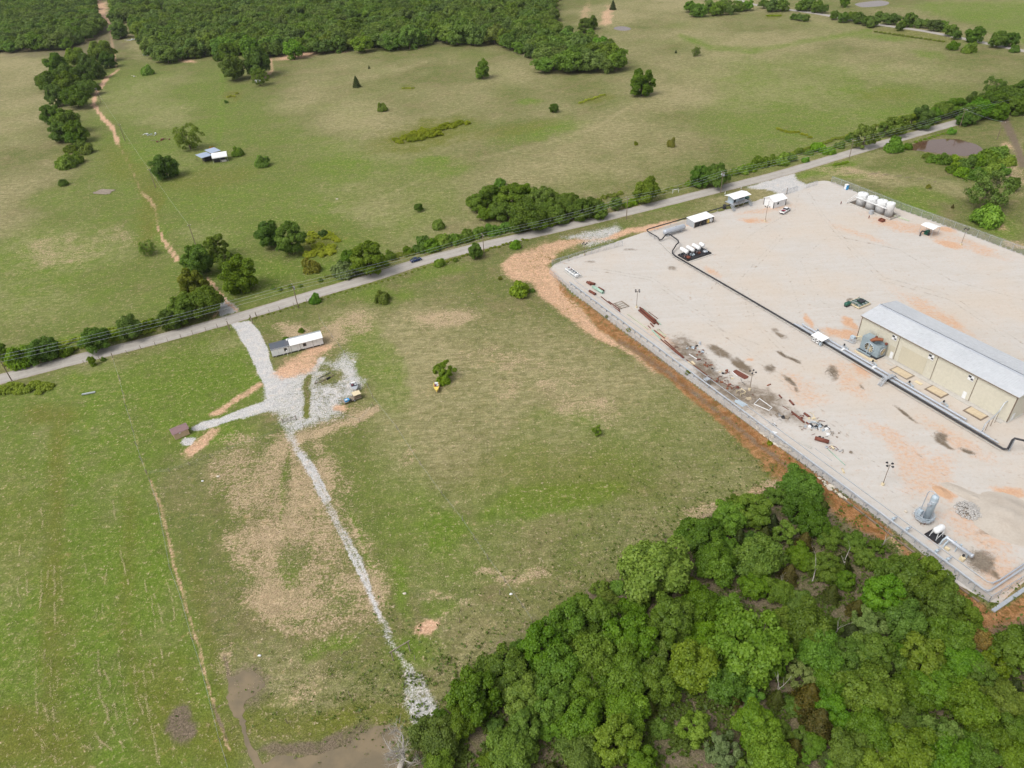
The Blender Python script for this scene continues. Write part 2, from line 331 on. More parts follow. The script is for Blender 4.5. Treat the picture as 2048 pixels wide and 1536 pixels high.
# -- broad fields
Pg(TAN, 0.42, [(560, 90), (1000, 80), (1260, 60), (1500, -60), (2300, -60), (2300, 120), (1950, 230), (1600, 320), (1200, 400), (900, 500), (620, 420), (520, 250)], 60)
Pg(TAN, 0.60, [(-700, 100), (80, 100), (150, 330), (60, 480), (-700, 620)], 40)
for b in [(150, 500, 130, 40, -8, .9), (60, 600, 110, 45, 0, .75), (420, 470, 60, 18, 0, .5), (30, 150, 60, 30, 0, .9), (20, 300, 90, 40, 0, .7), (60, 390, 60, 20, 0, .6), (280, 205, 90, 40, 0, .7), (330, 230, 60, 25, 0, .7), (600, 200, 60, 25, -10, .6),
          (690, 235, 90, 26, -10, .8), (760, 150, 60, 14, -12, .7), (800, 330, 160, 30, -10, .7), (1000, 330, 160, 26, -12, .55), (1080, 225, 120, 12, -10, .7), (1290, 190, 90, 30, 0, .7), (1260, 300, 160, 30, -18, .7), (1500, 90, 140, 30, 5, .95),
          (1390, 200, 120, 24, 5, .8), (1700, 130, 140, 26, 8, .85), (1650, 190, 120, 20, 0, .7), (1850, 150, 90, 26, 10, .8), (1400, 60, 60, 20, 10, .9), (1300, 20, 120, 26, 0, .9), (1560, 170, 90, 14, 0, .8), (760, 430, 120, 20, 5, .7), (1000, 372, 90, 16, 0, .6), (1280, 330, 120, 18, -10, .6),
          (700, 660, 90, 40, 0, .5), (860, 650, 90, 30, 0, .55), (980, 700, 130, 60, 0, .55), (1150, 760, 130, 80, 20, .7), (1000, 850, 160, 60, 0, .6), (1250, 900, 160, 50, 15, .6), (1380, 930, 120, 60, 20, .75), (1150, 1090, 180, 60, -20, .7), (1400, 1010, 120, 40, -20, .9), (950, 1130, 160, 60, -20, .5), (1250, 1060, 140, 50, -20, .85),
          (860, 980, 90, 50, 0, .5), (1060, 1020, 90, 40, 0, .4), (1650, 420, 60, 20, 0, .8), (1740, 350, 120, 14, 12, .95), (1900, 370, 60, 20, 0, .7), (1560, 360, 60, 18, 0, .6), (1480, 395, 90, 14, -12, .8), (1720, 320, 80, 14, -10, .6),
          (110, 880, 60, 60, 0, .5), (90, 780, 60, 20, 0, .6), (190, 740, 50, 60, 0, .6), (210, 850, 30, 40, 0, .6), (80, 1250, 60, 140, 0, .4), (300, 1240, 60, 60, 0, .55), (360, 1340, 60, 60, 0, .9), (460, 690, 60, 14, -10, .8), (560, 1350, 120, 60, 0, .6), (700, 1400, 120, 60, 0, .6), (900, 1290, 120, 50, -20, .5)]:
    B(TAN, b[5], *b[:5])
Pg(LUSH, 0.60, [(180, 120), (430, 130), (600, 260), (850, 330), (930, 420), (700, 560), (440, 640), (60, 700), (-400, 780), (-400, 640), (150, 420)], 50)
Pg(LUSH, 0.85, [(-400, 800), (60, 760), (240, 715), (450, 665), (500, 680), (560, 760), (500, 850), (350, 900), (300, 980), (380, 1180), (440, 1400), (470, 1600), (-500, 1600)], 30)
Pg(LUSH, 0.42, [(640, 640), (760, 640), (800, 760), (880, 900), (900, 1040), (1000, 1120), (900, 1200), (760, 1150), (690, 980), (640, 900), (740, 800), (700, 700)], 40)
Pg(LUSH, 0.22, [(940, 900), (1150, 850), (1350, 850), (1300, 960), (1150, 1040), (900, 1090)], 50)
Pg(LUSH, 0.70, [(1500, 120), (1800, 150), (2048, 200), (1900, 240), (1650, 300), (1500, 330), (1380, 240)], 50)
Pg(LUSH, 0.85, [(1780, 10), (2048, 0), (2500, 60), (2500, 180), (2048, 90), (1960, 55), (1850, 25)], 8)
for b in [(150, 400, 90, 30, 0, .7), (430, 340, 140, 30, -10, .8), (500, 300, 120, 30, -15, .7), (280, 350, 60, 60, 20, .95), (300, 440, 30, 90, 10, .9), (340, 480, 80, 60, 0, .5), (650, 310, 90, 30, 0, .8), (880, 330, 60, 20, 0, .6), (870, 318, 30, 6, 0, 1), (1070, 265, 90, 16, -10, .8), (1060, 203, 30, 6, 0, .9), (1750, 185, 70, 14, 0, 1), (1770, 75, 60, 6, 3, .9),
          (1500, 295, 60, 8, -5, .6), (1860, 110, 30, 8, 10, .8), (640, 500, 60, 40, 0, .8), (520, 540, 60, 30, 0, .8), (100, 690, 200, 10, -12, 1), (880, 540, 60, 14, -15, .7), (760, 590, 60, 18, 0, .8), (730, 700, 40, 60, 0, .8), (770, 740, 30, 80, -20, .85), (1100, 1000, 110, 26, -14, 1), (1040, 990, 60, 22, 10, 1), (890, 1060, 50, 40, 0, .9), (1150, 870, 120, 40, 20, .6),
          (1060, 905, 60, 50, 0, .5), (1180, 985, 60, 22, -15, .9), (150, 860, 60, 40, 0, .9), (400, 760, 110, 50, 0, 1), (420, 870, 90, 30, -10, .9), (60, 1150, 40, 200, 0, .9), (180, 1100, 50, 200, 0, 1), (150, 1400, 40, 120, 0, .95), (240, 1000, 60, 60, 0, .7), (1820, 410, 60, 16, 18, 1), (1990, 450, 60, 20, 20, 1), (1700, 350, 40, 8, 0, .9), (1650, 340, 70, 8, -14, 1), (1330, 410, 60, 6, -14, .9), (1850, 390, 60, 12, 10, .8),
          (830, 1300, 60, 30, 0, .9), (660, 1290, 60, 20, -20, .9), (560, 1180, 30, 60, 10, .6), (800, 1180, 14, 60, -12, .9), (870, 1220, 30, 20, 0, .8)]:
    B(LUSH, b[5], *b[:5])
for b in [(300, 420, 22, 80, 8, .9), (250, 330, 60, 26, 30, .6), (420, 360, 90, 20, -10, .6), (850, 270, 100, 24, -12, .95), (1190, 200, 36, 7, -10, .9), (815, 176, 14, 5, 0, .8), (465, 190, 16, 12, 0, .9), (640, 480, 40, 30, 0, .8), (135, 320, 26, 12, 0, .8), (1000, 265, 110, 10, -10, .6), (1550, 31, 22, 6, 0, 1), (1830, 70, 80, 8, 8, .7), (1770, 190, 60, 12, 0, .5), (1120, 950, 200, 60, 0, .35), (100, 830, 60, 24, -5, .8), (700, 1440, 160, 26, -8, .95), (540, 1440, 60, 40, 0, .7), (330, 1420, 60, 110, 0, .7), (60, 1470, 120, 60, 0, .8), (420, 1480, 60, 60, 0, .8), (30, 1060, 60, 120, 0, .35), (120, 1250, 40, 130, 0, .45)]:
    B(YG, b[5], *b[:5])
# -- pale thatch and sandy ground round the lot and the track
Pg(STRAW, 0.57, [(400, 905), (500, 880), (580, 860), (690, 810), (755, 815), (690, 850), (640, 880), (660, 940), (700, 1020), (745, 1120), (765, 1220), (690, 1280), (600, 1300), (530, 1240), (490, 1120), (440, 1010), (390, 960)], 22)
for b in [(560, 930, 60, 35, 0, .60), (500, 985, 45, 40, 0, .62), (620, 1020, 40, 70, -10, .62), (540, 1200, 45, 40, 0, .75), (650, 1190, 40, 50, 0, .72), (480, 1090, 35, 40, 0, .5), (600, 1130, 30, 30, 0, .6), (890, 640, 60, 18, -5, .62), (700, 650, 50, 30, -10, .6), (590, 660, 30, 12, 0, .55), (660, 680, 24, 24, 0, .55), (1000, 720, 90, 30, 10, .42), (1150, 780, 90, 40, 20, .40), (820, 915, 16, 30, 20, .6), (1040, 1150, 60, 16, -10, .5), (980, 1140, 30, 8, 0, .55), (920, 1215, 50, 16, -25, .55), (1400, 1030, 50, 16, -20, .5), (160, 495, 110, 30, -12, .40), (500, 880, 90, 16, -5, .5), (600, 1380, 80, 24, -25, .45), (880, 1190, 40, 14, -10, .5), (450, 1330, 16, 40, 0, .7), (1700, 345, 90, 8, 5, .42), (1000, 780, 30, 30, 0, .4)]:
    B(STRAW, b[5], *b[:5])
for b in [(575, 1130, 28, 45, 10, 0.1), (570, 970, 9, 60, 8, 0.1), (620, 905, 14, 30, -15, .1), (690, 1000, 20, 40, 0, .1), (510, 1100, 16, 16, 0, .2)]:
    B(STRAW, b[5], *b[:5])
B(TAN, 0, 850, 262, 100, 20, -12); B(LUSH, .5, 850, 275, 110, 20, -12)
for p, w_, v in [([(50, 980), (36, 1200), (40, 1500)], 14, .6), ([(20, 900), (10, 1200)], 16, .5), ([(345, 1180), (330, 1290), (345, 1380)], 26, .9), ([(235, 960), (215, 1100)], 14, .6), ([(230, 1180), (225, 1300)], 10, .5), ([(160, 1180), (150, 1330)], 8, .45)]: Ln(TAN, v, p, w_, 14)
for p, w_, v in [([(120, 850), (105, 1100), (100, 1400)], 18, .75), ([(260, 1000), (250, 1250), (300, 1500)], 12, .6), ([(380, 1100), (420, 1300), (450, 1450)], 14, .5), ([(20, 1440), (150, 1520)], 30, .9)]: Ln(YG, v, p, w_, 16)
Pg(TAN, .66, [(680, 640), (1050, 600), (1150, 650), (1560, 940), (1480, 1000), (1100, 1240), (860, 1400), (820, 1200), (760, 960), (740, 780)], 50)
for b in [(1100, 1000, 110, 22, -14, .9), (770, 740, 26, 70, -20, .7), (1150, 880, 100, 30, 20, .35), (890, 1060, 40, 34, 0, .8)]: B(LUSH, b[5], *b[:5])
# -- wheel tracks, ditches and worn lines
for p, wd, v in [([(213, 157), (190, 190), (188, 210), (205, 235), (225, 255), (235, 285)], 4, 1), ([(222, 60), (228, 110), (236, 140), (213, 157)], 2, .8), ([(195, 0), (200, 20), (215, 40), (222, 60)], 4, .9), ([(283, 385), (300, 400), (308, 415)], 3, .6), ([(315, 452), (330, 490), (352, 520)], 2.2, .9), ([(328, 480), (345, 500), (358, 520)], 2, .9), ([(415, 558), (440, 585), (455, 605), (475, 620)], 3, .9), ([(540, 115), (545, 140), (530, 155)], 3, .6)]:
    Ln(DIRT, v, p, wd)
Ln(LUSH, .9, [(445, 150), (444, 200), (442, 250), (438, 285)], 5); Ln(TAN, .8, [(440, 150), (439, 200), (437, 250)], 1.6)
Ln(LUSH, .9, [(238, 290), (262, 330), (285, 390), (305, 440), (330, 500)], 12, 6); Ln(YG, .7, [(238, 290), (262, 330), (285, 390), (305, 440)], 5, 3)
for b in [(620, 104, 60, 4, -4, .9), (590, 113, 40, 5, -6, .9), (676, 103, 18, 4, 0, .9), (375, 122, 18, 3, 5, .8), (500, 104, 14, 3, 10, .8), (908, 83, 14, 4, 0, .5), (1215, 30, 10, 22, 20, .7), (1170, 30, 7, 26, 15, .45)]:
    B(DIRT, b[5], *b[:5])
B(DIRT, .8, 205, 20, 10, 18, 0)
Ln(LUSH, .8, [(1360, 70), (1420, 95), (1500, 102), (1600, 85), (1740, 62)], 5, 4)
Ln(TAN, .9, [(700, 430), (900, 330), (1100, 285), (1200, 250), (1270, 205)], 3, 3); Ln(TAN, .8, [(745, 152), (850, 125)], 3, 3)
Ln(TAN, 1, [(1640, 352), (1740, 346), (1830, 352), (1900, 368), (1930, 390)], 5, 3); Ln(BROWN, .6, [(1690, 347), (1740, 346), (1850, 358), (1880, 366)], 1.6, 1.2)
Ln(BROWN, .85, [(2010, 240), (2030, 290), (2048, 330)], 8, 6); Ln(TAN, 1, [(1990, 300), (2020, 290), (2060, 278)], 6, 4); B(DIRT, .6, 2012, 292, 12, 5, 20); B(DIRT, .6, 2000, 452, 20, 7, 20)
B(STRAW, .6, 2030, 340, 26, 40, 0); B(STRAW, .6, 2040, 490, 30, 10, 20)
Ln(TAN, 1, [(225, 712), (247, 790), (270, 865), (294, 950)], 2, 2)
Ln(DIRT, .56, [(300, 960), (310, 985), (322, 1012), (330, 1050), (345, 1110), (350, 1135), (362, 1175), (380, 1240), (400, 1300), (408, 1345), (425, 1400), (445, 1460), (458, 1500)], 3.2, 2.5)
Ln(BROWN, .7, [(426, 1410), (445, 1455), (455, 1480)], 4, 3)
Ln(STRAW, .9, [(700, 850), (755, 815)], 6, 5); Ln(STRAW, .9, [(595, 880), (655, 860), (740, 822)], 7, 5); Ln(BROWN, .5, [(595, 866), (640, 852), (690, 838)], 2.2, 2)
Ln(LUSH, .9, [(575, 930), (562, 970), (562, 1060), (568, 1080)], 4, 3); Ln(LUSH, .9, [(700, 1020), (730, 1110), (760, 1180), (772, 1210)], 5, 4)
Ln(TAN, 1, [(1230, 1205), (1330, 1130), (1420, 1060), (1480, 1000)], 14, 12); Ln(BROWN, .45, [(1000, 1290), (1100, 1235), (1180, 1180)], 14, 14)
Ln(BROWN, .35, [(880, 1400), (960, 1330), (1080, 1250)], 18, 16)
Ln(DIRT, .36, [(235, 285), (262, 335), (284, 388)], 1.5, 1.5); Ln(DIRT, .40, [(308, 415), (318, 452)], 1.5, 1.5); Ln(DIRT, .33, [(225, 715), (247, 790), (270, 868), (294, 950)], 1.2, 1.6)
# -- orange earth
Pg(DIRT, .80, [(1000, 530), (1025, 508), (1085, 500), (1112, 512), (1094, 533), (1128, 572), (1147, 600), (1197, 653), (1265, 701), (1322, 744), (1318, 748), (1248, 700), (1180, 668), (1128, 632), (1080, 594), (1060, 567), (1019, 557)], 6)
for b in [(1100, 497, 60, 12, -10, .75), (1140, 485, 40, 8, -8, .8), (1255, 466, 60, 6, -14, .95), (1310, 452, 50, 5, -14, .95), (1190, 478, 24, 6, 0, .4)]: B(DIRT, b[5], *b[:5])
Pg(RUST, 1.0, [(1114, 560), (1150, 590), (1200, 628), (1300, 701), (1440, 806), (1600, 920), (1700, 996), (1790, 1062), (1768, 1086), (1700, 1052), (1640, 1004), (1575, 955), (1500, 898), (1440, 848), (1380, 798), (1320, 746), (1265, 703), (1197, 655), (1146, 601), (1120, 580)], 5)
Pg(RUST, .75, [(1400, 800), (1560, 925), (1660, 1000), (1730, 1075), (1640, 1010), (1560, 965), (1500, 900)], 12)
Ln(BROWN, .6, [(1240, 680), (1330, 742), (1420, 812), (1520, 890), (1590, 945)], 6, 5)
Pg(RUST, .85, [(1790, 1065), (1860, 1130), (1985, 1225), (2060, 1180), (2060, 1260), (1990, 1280), (1900, 1220), (1820, 1130)], 8)
Ln(DIRT, .6, [(1770, 1060), (1810, 1100), (1850, 1125)], 7, 5); Ln(DIRT, .55, [(1900, 1190), (1950, 1225), (1985, 1250), (2048, 1240)], 6, 8)
Pg(BROWN, .62, [(1960, 1250), (2048, 1230), (2100, 1250), (2080, 1360), (1990, 1330)], 16)
B(DIRT, .8, 600, 728, 42, 16, -22); B(DIRT, .9, 575, 740, 26, 14, -10); B(DIRT, .85, 635, 700, 30, 8, -14); B(DIRT, .9, 390, 893, 30, 13, -35, .4); B(DIRT, .8, 415, 873, 28, 9, -30)
Ln(DIRT, .85, [(520, 768), (495, 785), (465, 803), (440, 822), (420, 830)], 5, 3); B(DIRT, 1, 850, 1259, 20, 13, -20, .4); B(DIRT, .85, 685, 818, 16, 7, 0, .4); B(DIRT, .6, 1465, 1005, 10, 20, 20)
B(DIRT, .5, 1520, 990, 40, 16, -20); B(STRAW, .5, 1560, 975, 30, 14, 0)
B(DIRT, .6, 1380, 450, 10, 2, 0)
# -- gravel: drive, spur, lot and track
Pg(GRAV, 1.15, [(462, 645), (500, 642), (520, 665), (535, 700), (545, 740), (560, 745), (575, 790), (570, 820), (540, 808), (528, 770), (515, 740), (490, 690)], 4)
Pg(GRAV, 1.0, [(380, 858), (400, 845), (440, 835), (490, 815), (540, 800), (560, 812), (520, 828), (460, 842), (410, 860), (385, 862)], 3)
B(GRAV, 1.0, 372, 883, 13, 8, -20, .3)
Pg(GRAV, .68, [(545, 745), (600, 742), (650, 740), (690, 710), (700, 745), (718, 790), (690, 800), (690, 835), (620, 850), (580, 870), (560, 835), (545, 790)], 12)
B(GRAV, 1.0, 565, 785, 36, 40, 0); B(GRAV, .75, 600, 800, 50, 30, 0); B(GRAV, 1, 620, 737, 17, 8, -30, .3); B(GRAV, 1, 641, 721, 10, 7, -30, .3); B(GRAV, .85, 692, 755, 20, 36, 20); B(GRAV, .8, 660, 788, 36, 24, 0); B(GRAV, .7, 645, 735, 60, 10, -10)
Ln(GRAV, .0, [(618, 755), (612, 775), (614, 800), (612, 830)], 7, 5); Ln(YG, .9, [(618, 755), (612, 775), (614, 800), (612, 830)], 7, 4); Ln(BROWN, .45, [(618, 755), (612, 775), (614, 800)], 5, 4); B(GRAV, .1, 664, 752, 26, 12, -20); B(GRAV, .2, 650, 735, 14, 8, 0)
Ln(GRAV, .56, [(572, 835), (585, 880), (605, 915), (632, 960), (650, 1000)], 9, 7)
Ln(GRAV, 1, [(600, 910), (622, 945), (640, 985), (655, 1010), (672, 1045), (690, 1085), (712, 1130)], 4, 3); Ln(GRAV, .9, [(620, 925), (640, 960), (660, 1000)], 2.6, 2)
Ln(GRAV, .50, [(655, 1010), (690, 1070), (722, 1140), (745, 1200), (762, 1240)], 8, 6); Ln(GRAV, .9, [(700, 1110), (716, 1140), (738, 1180), (750, 1210), (758, 1235)], 2.6, 2); Ln(GRAV, .8, [(690, 1065), (712, 1105), (728, 1140), (742, 1175)], 2, 2)
Ln(GRAV, .42, [(765, 1245), (785, 1290), (800, 1310)], 8, 6); Ln(STRAW, .7, [(700, 1040), (740, 1130), (765, 1200)], 4, 4)
Pg(GRAV, .52, [(795, 1310), (815, 1320), (850, 1355), (870, 1400), (882, 1440), (840, 1460), (825, 1440), (812, 1400), (808, 1350)], 8); Pg(GRAV, .72, [(822, 1400), (860, 1395), (875, 1440), (840, 1470), (826, 1440)], 8)
Pg(GRAV, .72, [(1120, 472), (1160, 462), (1230, 450), (1245, 462), (1232, 480), (1180, 496), (1160, 490), (1150, 478)], 8)
Pg(GRAV, 1.1, [(1488, 376), (1530, 364), (1588, 346), (1592, 360), (1618, 372), (1590, 386), (1562, 390), (1545, 381), (1515, 377)], 3)
Pg(GRAV, 1.1, [(430, 590), (448, 592), (465, 608), (480, 620), (440, 632), (436, 615)], 4)
Ln(DIRT, .6, [(433, 600), (437, 625), (425, 635)], 2.5, 2)
# -- the industrial yard
Pg(YARD, 1.2, 'yard', 3)
for b in [(1700, 645, 18, 8, 35, 1.1), (1620, 640, 16, 6, 60, .95), (1680, 665, 40, 10, 5, .9), (1500, 720, 8, 3, 0, .8), (1885, 985, 18, 14, 20, 1.0), (1860, 950, 60, 30, -40, .52), (1820, 930, 30, 40, 30, .5), (1780, 880, 60, 16, 35, .5), (2030, 800, 60, 16, 30, .5), (1870, 630, 90, 14, 30, .55), (1960, 500, 60, 10, 18, .52), (1810, 455, 90, 12, 16, .58), (1890, 460, 20, 5, 15, .9), (1900, 490, 26, 5, 15, .9), (2020, 985, 40, 8, 12, .95), (1990, 1150, 50, 40, 30, .55),
          (1700, 760, 60, 20, 35, .5), (1720, 740, 20, 8, 35, .8), (1390, 500, 8, 6, 0, .9), (1425, 545, 20, 5, 30, .6), (1770, 700, 60, 12, 30, .6), (1600, 780, 60, 20, 30, .45), (1510, 440, 30, 5, 0, .6), (1500, 442, 8, 3, 0, 1), (1530, 420, 60, 6, -10, .5), (1330, 680, 40, 10, 35, .5), (1910, 880, 90, 12, 30, .5), (1900, 640, 30, 6, 30, .7), (2000, 760, 60, 14, 35, .5), (1940, 1060, 80, 30, 30, .5), (1870, 1080, 10, 6, 0, .8), (1720, 470, 60, 6, 20, .45)]:
    B(DIRT, b[5], *b[:5], .6)
for b in [(1370, 700, 46, 22, 35, .62), (1420, 745, 46, 20, 40, .66), (1470, 790, 50, 24, 35, .66), (1530, 810, 50, 22, 30, .66), (1480, 730, 26, 10, 35, .8), (1440, 705, 26, 9, 35, .75), (1585, 830, 40, 18, 35, .45), (1960, 1125, 26, 20, 25, .62), (1985, 1150, 16, 8, 40, .7), (2000, 1060, 60, 8, -5, .5), (1965, 1035, 14, 5, 20, .7), (1940, 1030, 24, 8, 20, .5), (1700, 600, 6, 4, 0, .7), (1560, 672, 18, 5, 25, .65), (1550, 660, 10, 4, 10, .6), (1570, 712, 20, 3, 28, .9), (1592, 722, 12, 3, 28, .9), (1663, 745, 14, 14, 40, .68), (1538, 738, 9, 9, 50, .7), (1577, 762, 20, 4, 38, .75), (1593, 778, 8, 4, 50, .75), (1726, 774, 8, 3, 40, .8), (1810, 828, 26, 3, 38, .75), (1880, 875, 16, 9, 30, .72), (1935, 903, 16, 4, 20, .75), (1890, 890, 20, 4, 30, .8), (1345, 535, 10, 5, 0, .6), (1260, 500, 16, 3, 0, .5), (1180, 523, 14, 3, -5, .5)]:
    B(BROWN, b[5], *b[:5], .6)
for p in [[(1600, 378), (1590, 420), (1500, 470), (1420, 560)], [(1608, 376), (1640, 430), (1700, 500), (1760, 560), (1900, 600), (2048, 700)], [(1612, 376), (1648, 430), (1706, 496), (1766, 554), (1905, 592), (2048, 690)], [(1560, 470), (1480, 560), (1500, 640), (1600, 740)], [(1568, 472), (1490, 560), (1510, 640), (1608, 736)], [(1180, 540), (1300, 560), (1420, 650), (1560, 760), (1700, 880), (1830, 1000)], [(1188, 536), (1306, 556), (1427, 646), (1567, 754), (1707, 873), (1838, 992)], [(1700, 900), (1800, 1000), (1900, 1060), (2048, 1120)], [(1500, 600), (1440, 560), (1400, 600), (1440, 660), (1520, 690)], [(1750, 640), (1690, 640), (1640, 600), (1600, 520), (1660, 470), (1800, 500), (1900, 560), (2048, 600)], [(1800, 880), (1900, 960), (2048, 950)], [(1560, 680), (1590, 660), (1600, 620), (1580, 560)]]:
    Ln(BROWN, .40, p, 1.0, 1.3)
for p in [[(1150, 600), (1260, 690)], [(1045, 520), (1100, 580), (1180, 660), (1260, 720)], [(1060, 560), (1120, 620), (1200, 690)], [(1110, 540), (1135, 600), (1200, 650)]]: Ln(RUST, .5, p, 1.5, 2)
# -- forest floors, under hedges, pond rims
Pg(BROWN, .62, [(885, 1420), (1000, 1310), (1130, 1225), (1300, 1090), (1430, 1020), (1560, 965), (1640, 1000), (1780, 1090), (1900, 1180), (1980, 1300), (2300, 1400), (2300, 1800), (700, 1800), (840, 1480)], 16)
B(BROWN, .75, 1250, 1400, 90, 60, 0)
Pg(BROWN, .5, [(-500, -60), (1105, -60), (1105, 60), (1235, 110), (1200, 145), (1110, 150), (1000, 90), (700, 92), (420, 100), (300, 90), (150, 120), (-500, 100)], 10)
B(YG, .0, 240, 60, 20, 60, -15); B(BROWN, .15, 262, 60, 16, 50, -20); B(TAN, .7, 262, 60, 20, 60, -20); B(BROWN, .1, 205, 14, 24, 16, 0)
B(BROWN, .8, 360, 1450, 28, 40, 0); B(BROWN, .55, 500, 1380, 40, 50, 0); Ln(BROWN, .8, [(450, 1315), (458, 1350)], 4, 3); B(BROWN, .6, 690, 1480, 90, 26, -15); B(BROWN, .6, 1900, 300, 70, 12, 5); B(BROWN, .7, 640, 1490, 150, 14, -5)
Ln(BROWN, .5, [(1105, 560), (1300, 705), (1600, 925), (1780, 1062), (1975, 1215)], 2, 2)

def paint(x, y):
    n = len(x); C = np.zeros((9, n), np.float32)
    px, py = PX(x, y)
    ok = (y*cp + CAM_H*sp) > 3
    w1 = fbm(x, y, 9.0, 5, 4)-.5; w2 = fbm(x, y, 9.0, 15, 4)-.5; w3 = fbm(x, y, 2.2, 25, 3)-.5; w4 = fbm(x, y, 2.2, 35, 3)-.5
    sc = F/np.maximum(y*cp + CAM_H*sp, 3)
    def seg(pts, X, Y):
        d = np.full(len(X), 1e9)
        for (ax, ay), (bx, by) in zip(pts[:-1], pts[1:]):
            vx, vy = bx-ax, by-ay; q = vx*vx+vy*vy+1e-9
            t = np.clip(((X-ax)*vx+(Y-ay)*vy)/q, 0, 1); d = np.minimum(d, (X-ax-t*vx)**2+(Y-ay-t*vy)**2)
        return np.sqrt(d)
    for op in ops:
        ch, val = op[1], op[2]
        if op[0] == 'b':
            _, _, _, cx, cy, rx, ry, a, soft = op; m_ = max(rx, ry)*2.2+6
            I = np.where(ok & (abs(px-cx) < m_) & (abs(py-cy) < m_))[0]
            if not len(I): continue
            am = min(min(rx, ry)*1.3, 26)
            X = px[I]+(w1[I]*am*2+w3[I]*am*.8); Y = py[I]+(w2[I]*am*1.2+w4[I]*am*.6)
            dx, dy = X-cx, Y-cy; u = (dx*math.cos(a)+dy*math.sin(a))/rx; v = (-dx*math.sin(a)+dy*math.cos(a))/ry
            r = np.sqrt(u*u+v*v); m = np.clip((1+soft-r)/(2*soft), 0, 1)
        elif op[0] == 'l':
            _, _, _, pts, wd, soft = op; xs = [p[0] for p in pts]; ys = [p[1] for p in pts]; e = wd+soft+6
            I = np.where(ok & (px > min(xs)-e) & (px < max(xs)+e) & (py > min(ys)-e) & (py < max(ys)+e))[0]
            if not len(I): continue
            am = min(wd*.9, 8); d = seg(pts, px[I]+w3[I]*am*1.6+w1[I]*am, py[I]+w4[I]*am+w2[I]*am)
            m = np.clip((wd+soft-d)/(2*soft), 0, 1)
        else:
            _, _, _, pts, soft = op
            if pts == 'yard':
                e = 6; poly = [(p.x, p.y) for p in YARD_W]; X0, Y0 = x, y; am = .5; soft_ = .5
                I = np.where(ok & (x > min(p[0] for p in poly)-e) & (x < max(p[0] for p in poly)+e) & (y > min(p[1] for p in poly)-e) & (y < max(p[1] for p in poly)+e))[0]
            else:
                e = soft+6; poly = pts; X0, Y0 = px, py; am = min(soft*1.6, 40); soft_ = soft
                I = np.where(ok & (px > min(p[0] for p in poly)-e) & (px < max(p[0] for p in poly)+e) & (py > min(p[1] for p in poly)-e) & (py < max(p[1] for p in poly)+e))[0]
            if not len(I): continue
            X = X0[I]+w1[I]*am*1.5+w3[I]*am*.6; Y = Y0[I]+w2[I]*am+w4[I]*am*.5
            d = seg(list(poly)+[poly[0]], X, Y); ins = np.zeros(len(I), bool)
            for (ax, ay), (bx, by) in zip(poly, list(poly[1:])+[poly[0]]):
                c = (ay > Y) != (by > Y); ins ^= c & (X < (bx-ax)*(Y-ay)/((by-ay) or 1e-9)+ax)
            m = np.clip(.5+np.where(ins, d, -d)/(2*soft_), 0, 1)
        m = m*m*(3-2*m); C[ch, I] += (val-C[ch, I])*m
    # broad unevenness of the pasture
    q = fbm(x, y, 45, 51, 5)
    C[TAN] = np.clip(C[TAN]+(q-.5)*2.0*(C[STRAW] < .5)-.05, 0, 1.3); C[LUSH] = np.clip(C[LUSH]+(fbm(x, y, 30, 61, 5)-.5)*.9, 0, 1.2)
    C[STRAW] = np.where(C[STRAW] > 0, C[STRAW]+(fbm(x, y, 15, 81, 5)-.5)*1.1+(fbm(x, y, 5, 86, 4)-.5)*.9, C[STRAW])
    nb = fbm(x, y, 70, 71, 3)-.5
    C[RUST] = C[RUST]*(C[YARD] < .6)-.05
    return C
def attrs_of(C):
    out = {}
    for k in range(3):
        a = np.ones((C.shape[1], 4), np.float32); a[:, :3] = C[3*k:3*k+3].T
        out['m%d' % k] = ('POINT', 'FLOAT_COLOR', a)
    return out

# ponds: pixel outlines
PONDS = {
 'pond': [('pond', [(1812, 297), (1835, 285), (1870, 279), (1910, 278), (1950, 288), (1965, 298), (1960, 307), (1930, 312), (1890, 308), (1840, 302)], 'brown stock pond beside the country road with brush along its bank'),
          ('pond', [(1227, 57), (1236, 53), (1250, 53), (1262, 57), (1255, 61), (1240, 61)], 'small oval pond in the far pasture beyond the tip of the woods'),
          ('pond', [(1710, 8), (1735, 3), (1762, 1), (1778, 5), (1770, 11), (1740, 14), (1722, 14)], 'far pond behind the tree row at the top of the photo')],
 'puddle': [('puddle', [(456, 1352), (470, 1350), (490, 1342), (515, 1348), (528, 1368), (510, 1388), (490, 1405), (486, 1430), (489, 1446), (483, 1456), (474, 1436), (462, 1420), (454, 1395), (458, 1375)], 'muddy puddle in the low spot beside the left fence line'),
            ('puddle', [(520, 1530), (560, 1512), (600, 1512), (640, 1508), (690, 1492), (730, 1462), (765, 1452), (785, 1450), (800, 1465), (790, 1500), (800, 1560), (760, 1640), (520, 1640), (500, 1560)], 'brown shallow pond behind the dead grey tree')]}
def smooth_poly(P, n=6, jit=0.25, seed=1):
    m = len(P); out = []
    for i in range(m):
        a, b, c, d = P[i-1], P[i], P[(i+1) % m], P[(i+2) % m]
        for k in range(n):
            t = k/n; out.append(0.5*((2*b)+(-a+c)*t+(2*a-5*b+4*c-d)*t*t+(-a+3*b-3*c+d)*t*t*t))
    for p in out:
        p.x += (mnoise.noise(p*0.9+Vector((seed, 0, 0))))*jit; p.y += (mnoise.noise(p*0.9+Vector((0, seed, 5))))*jit
    return out
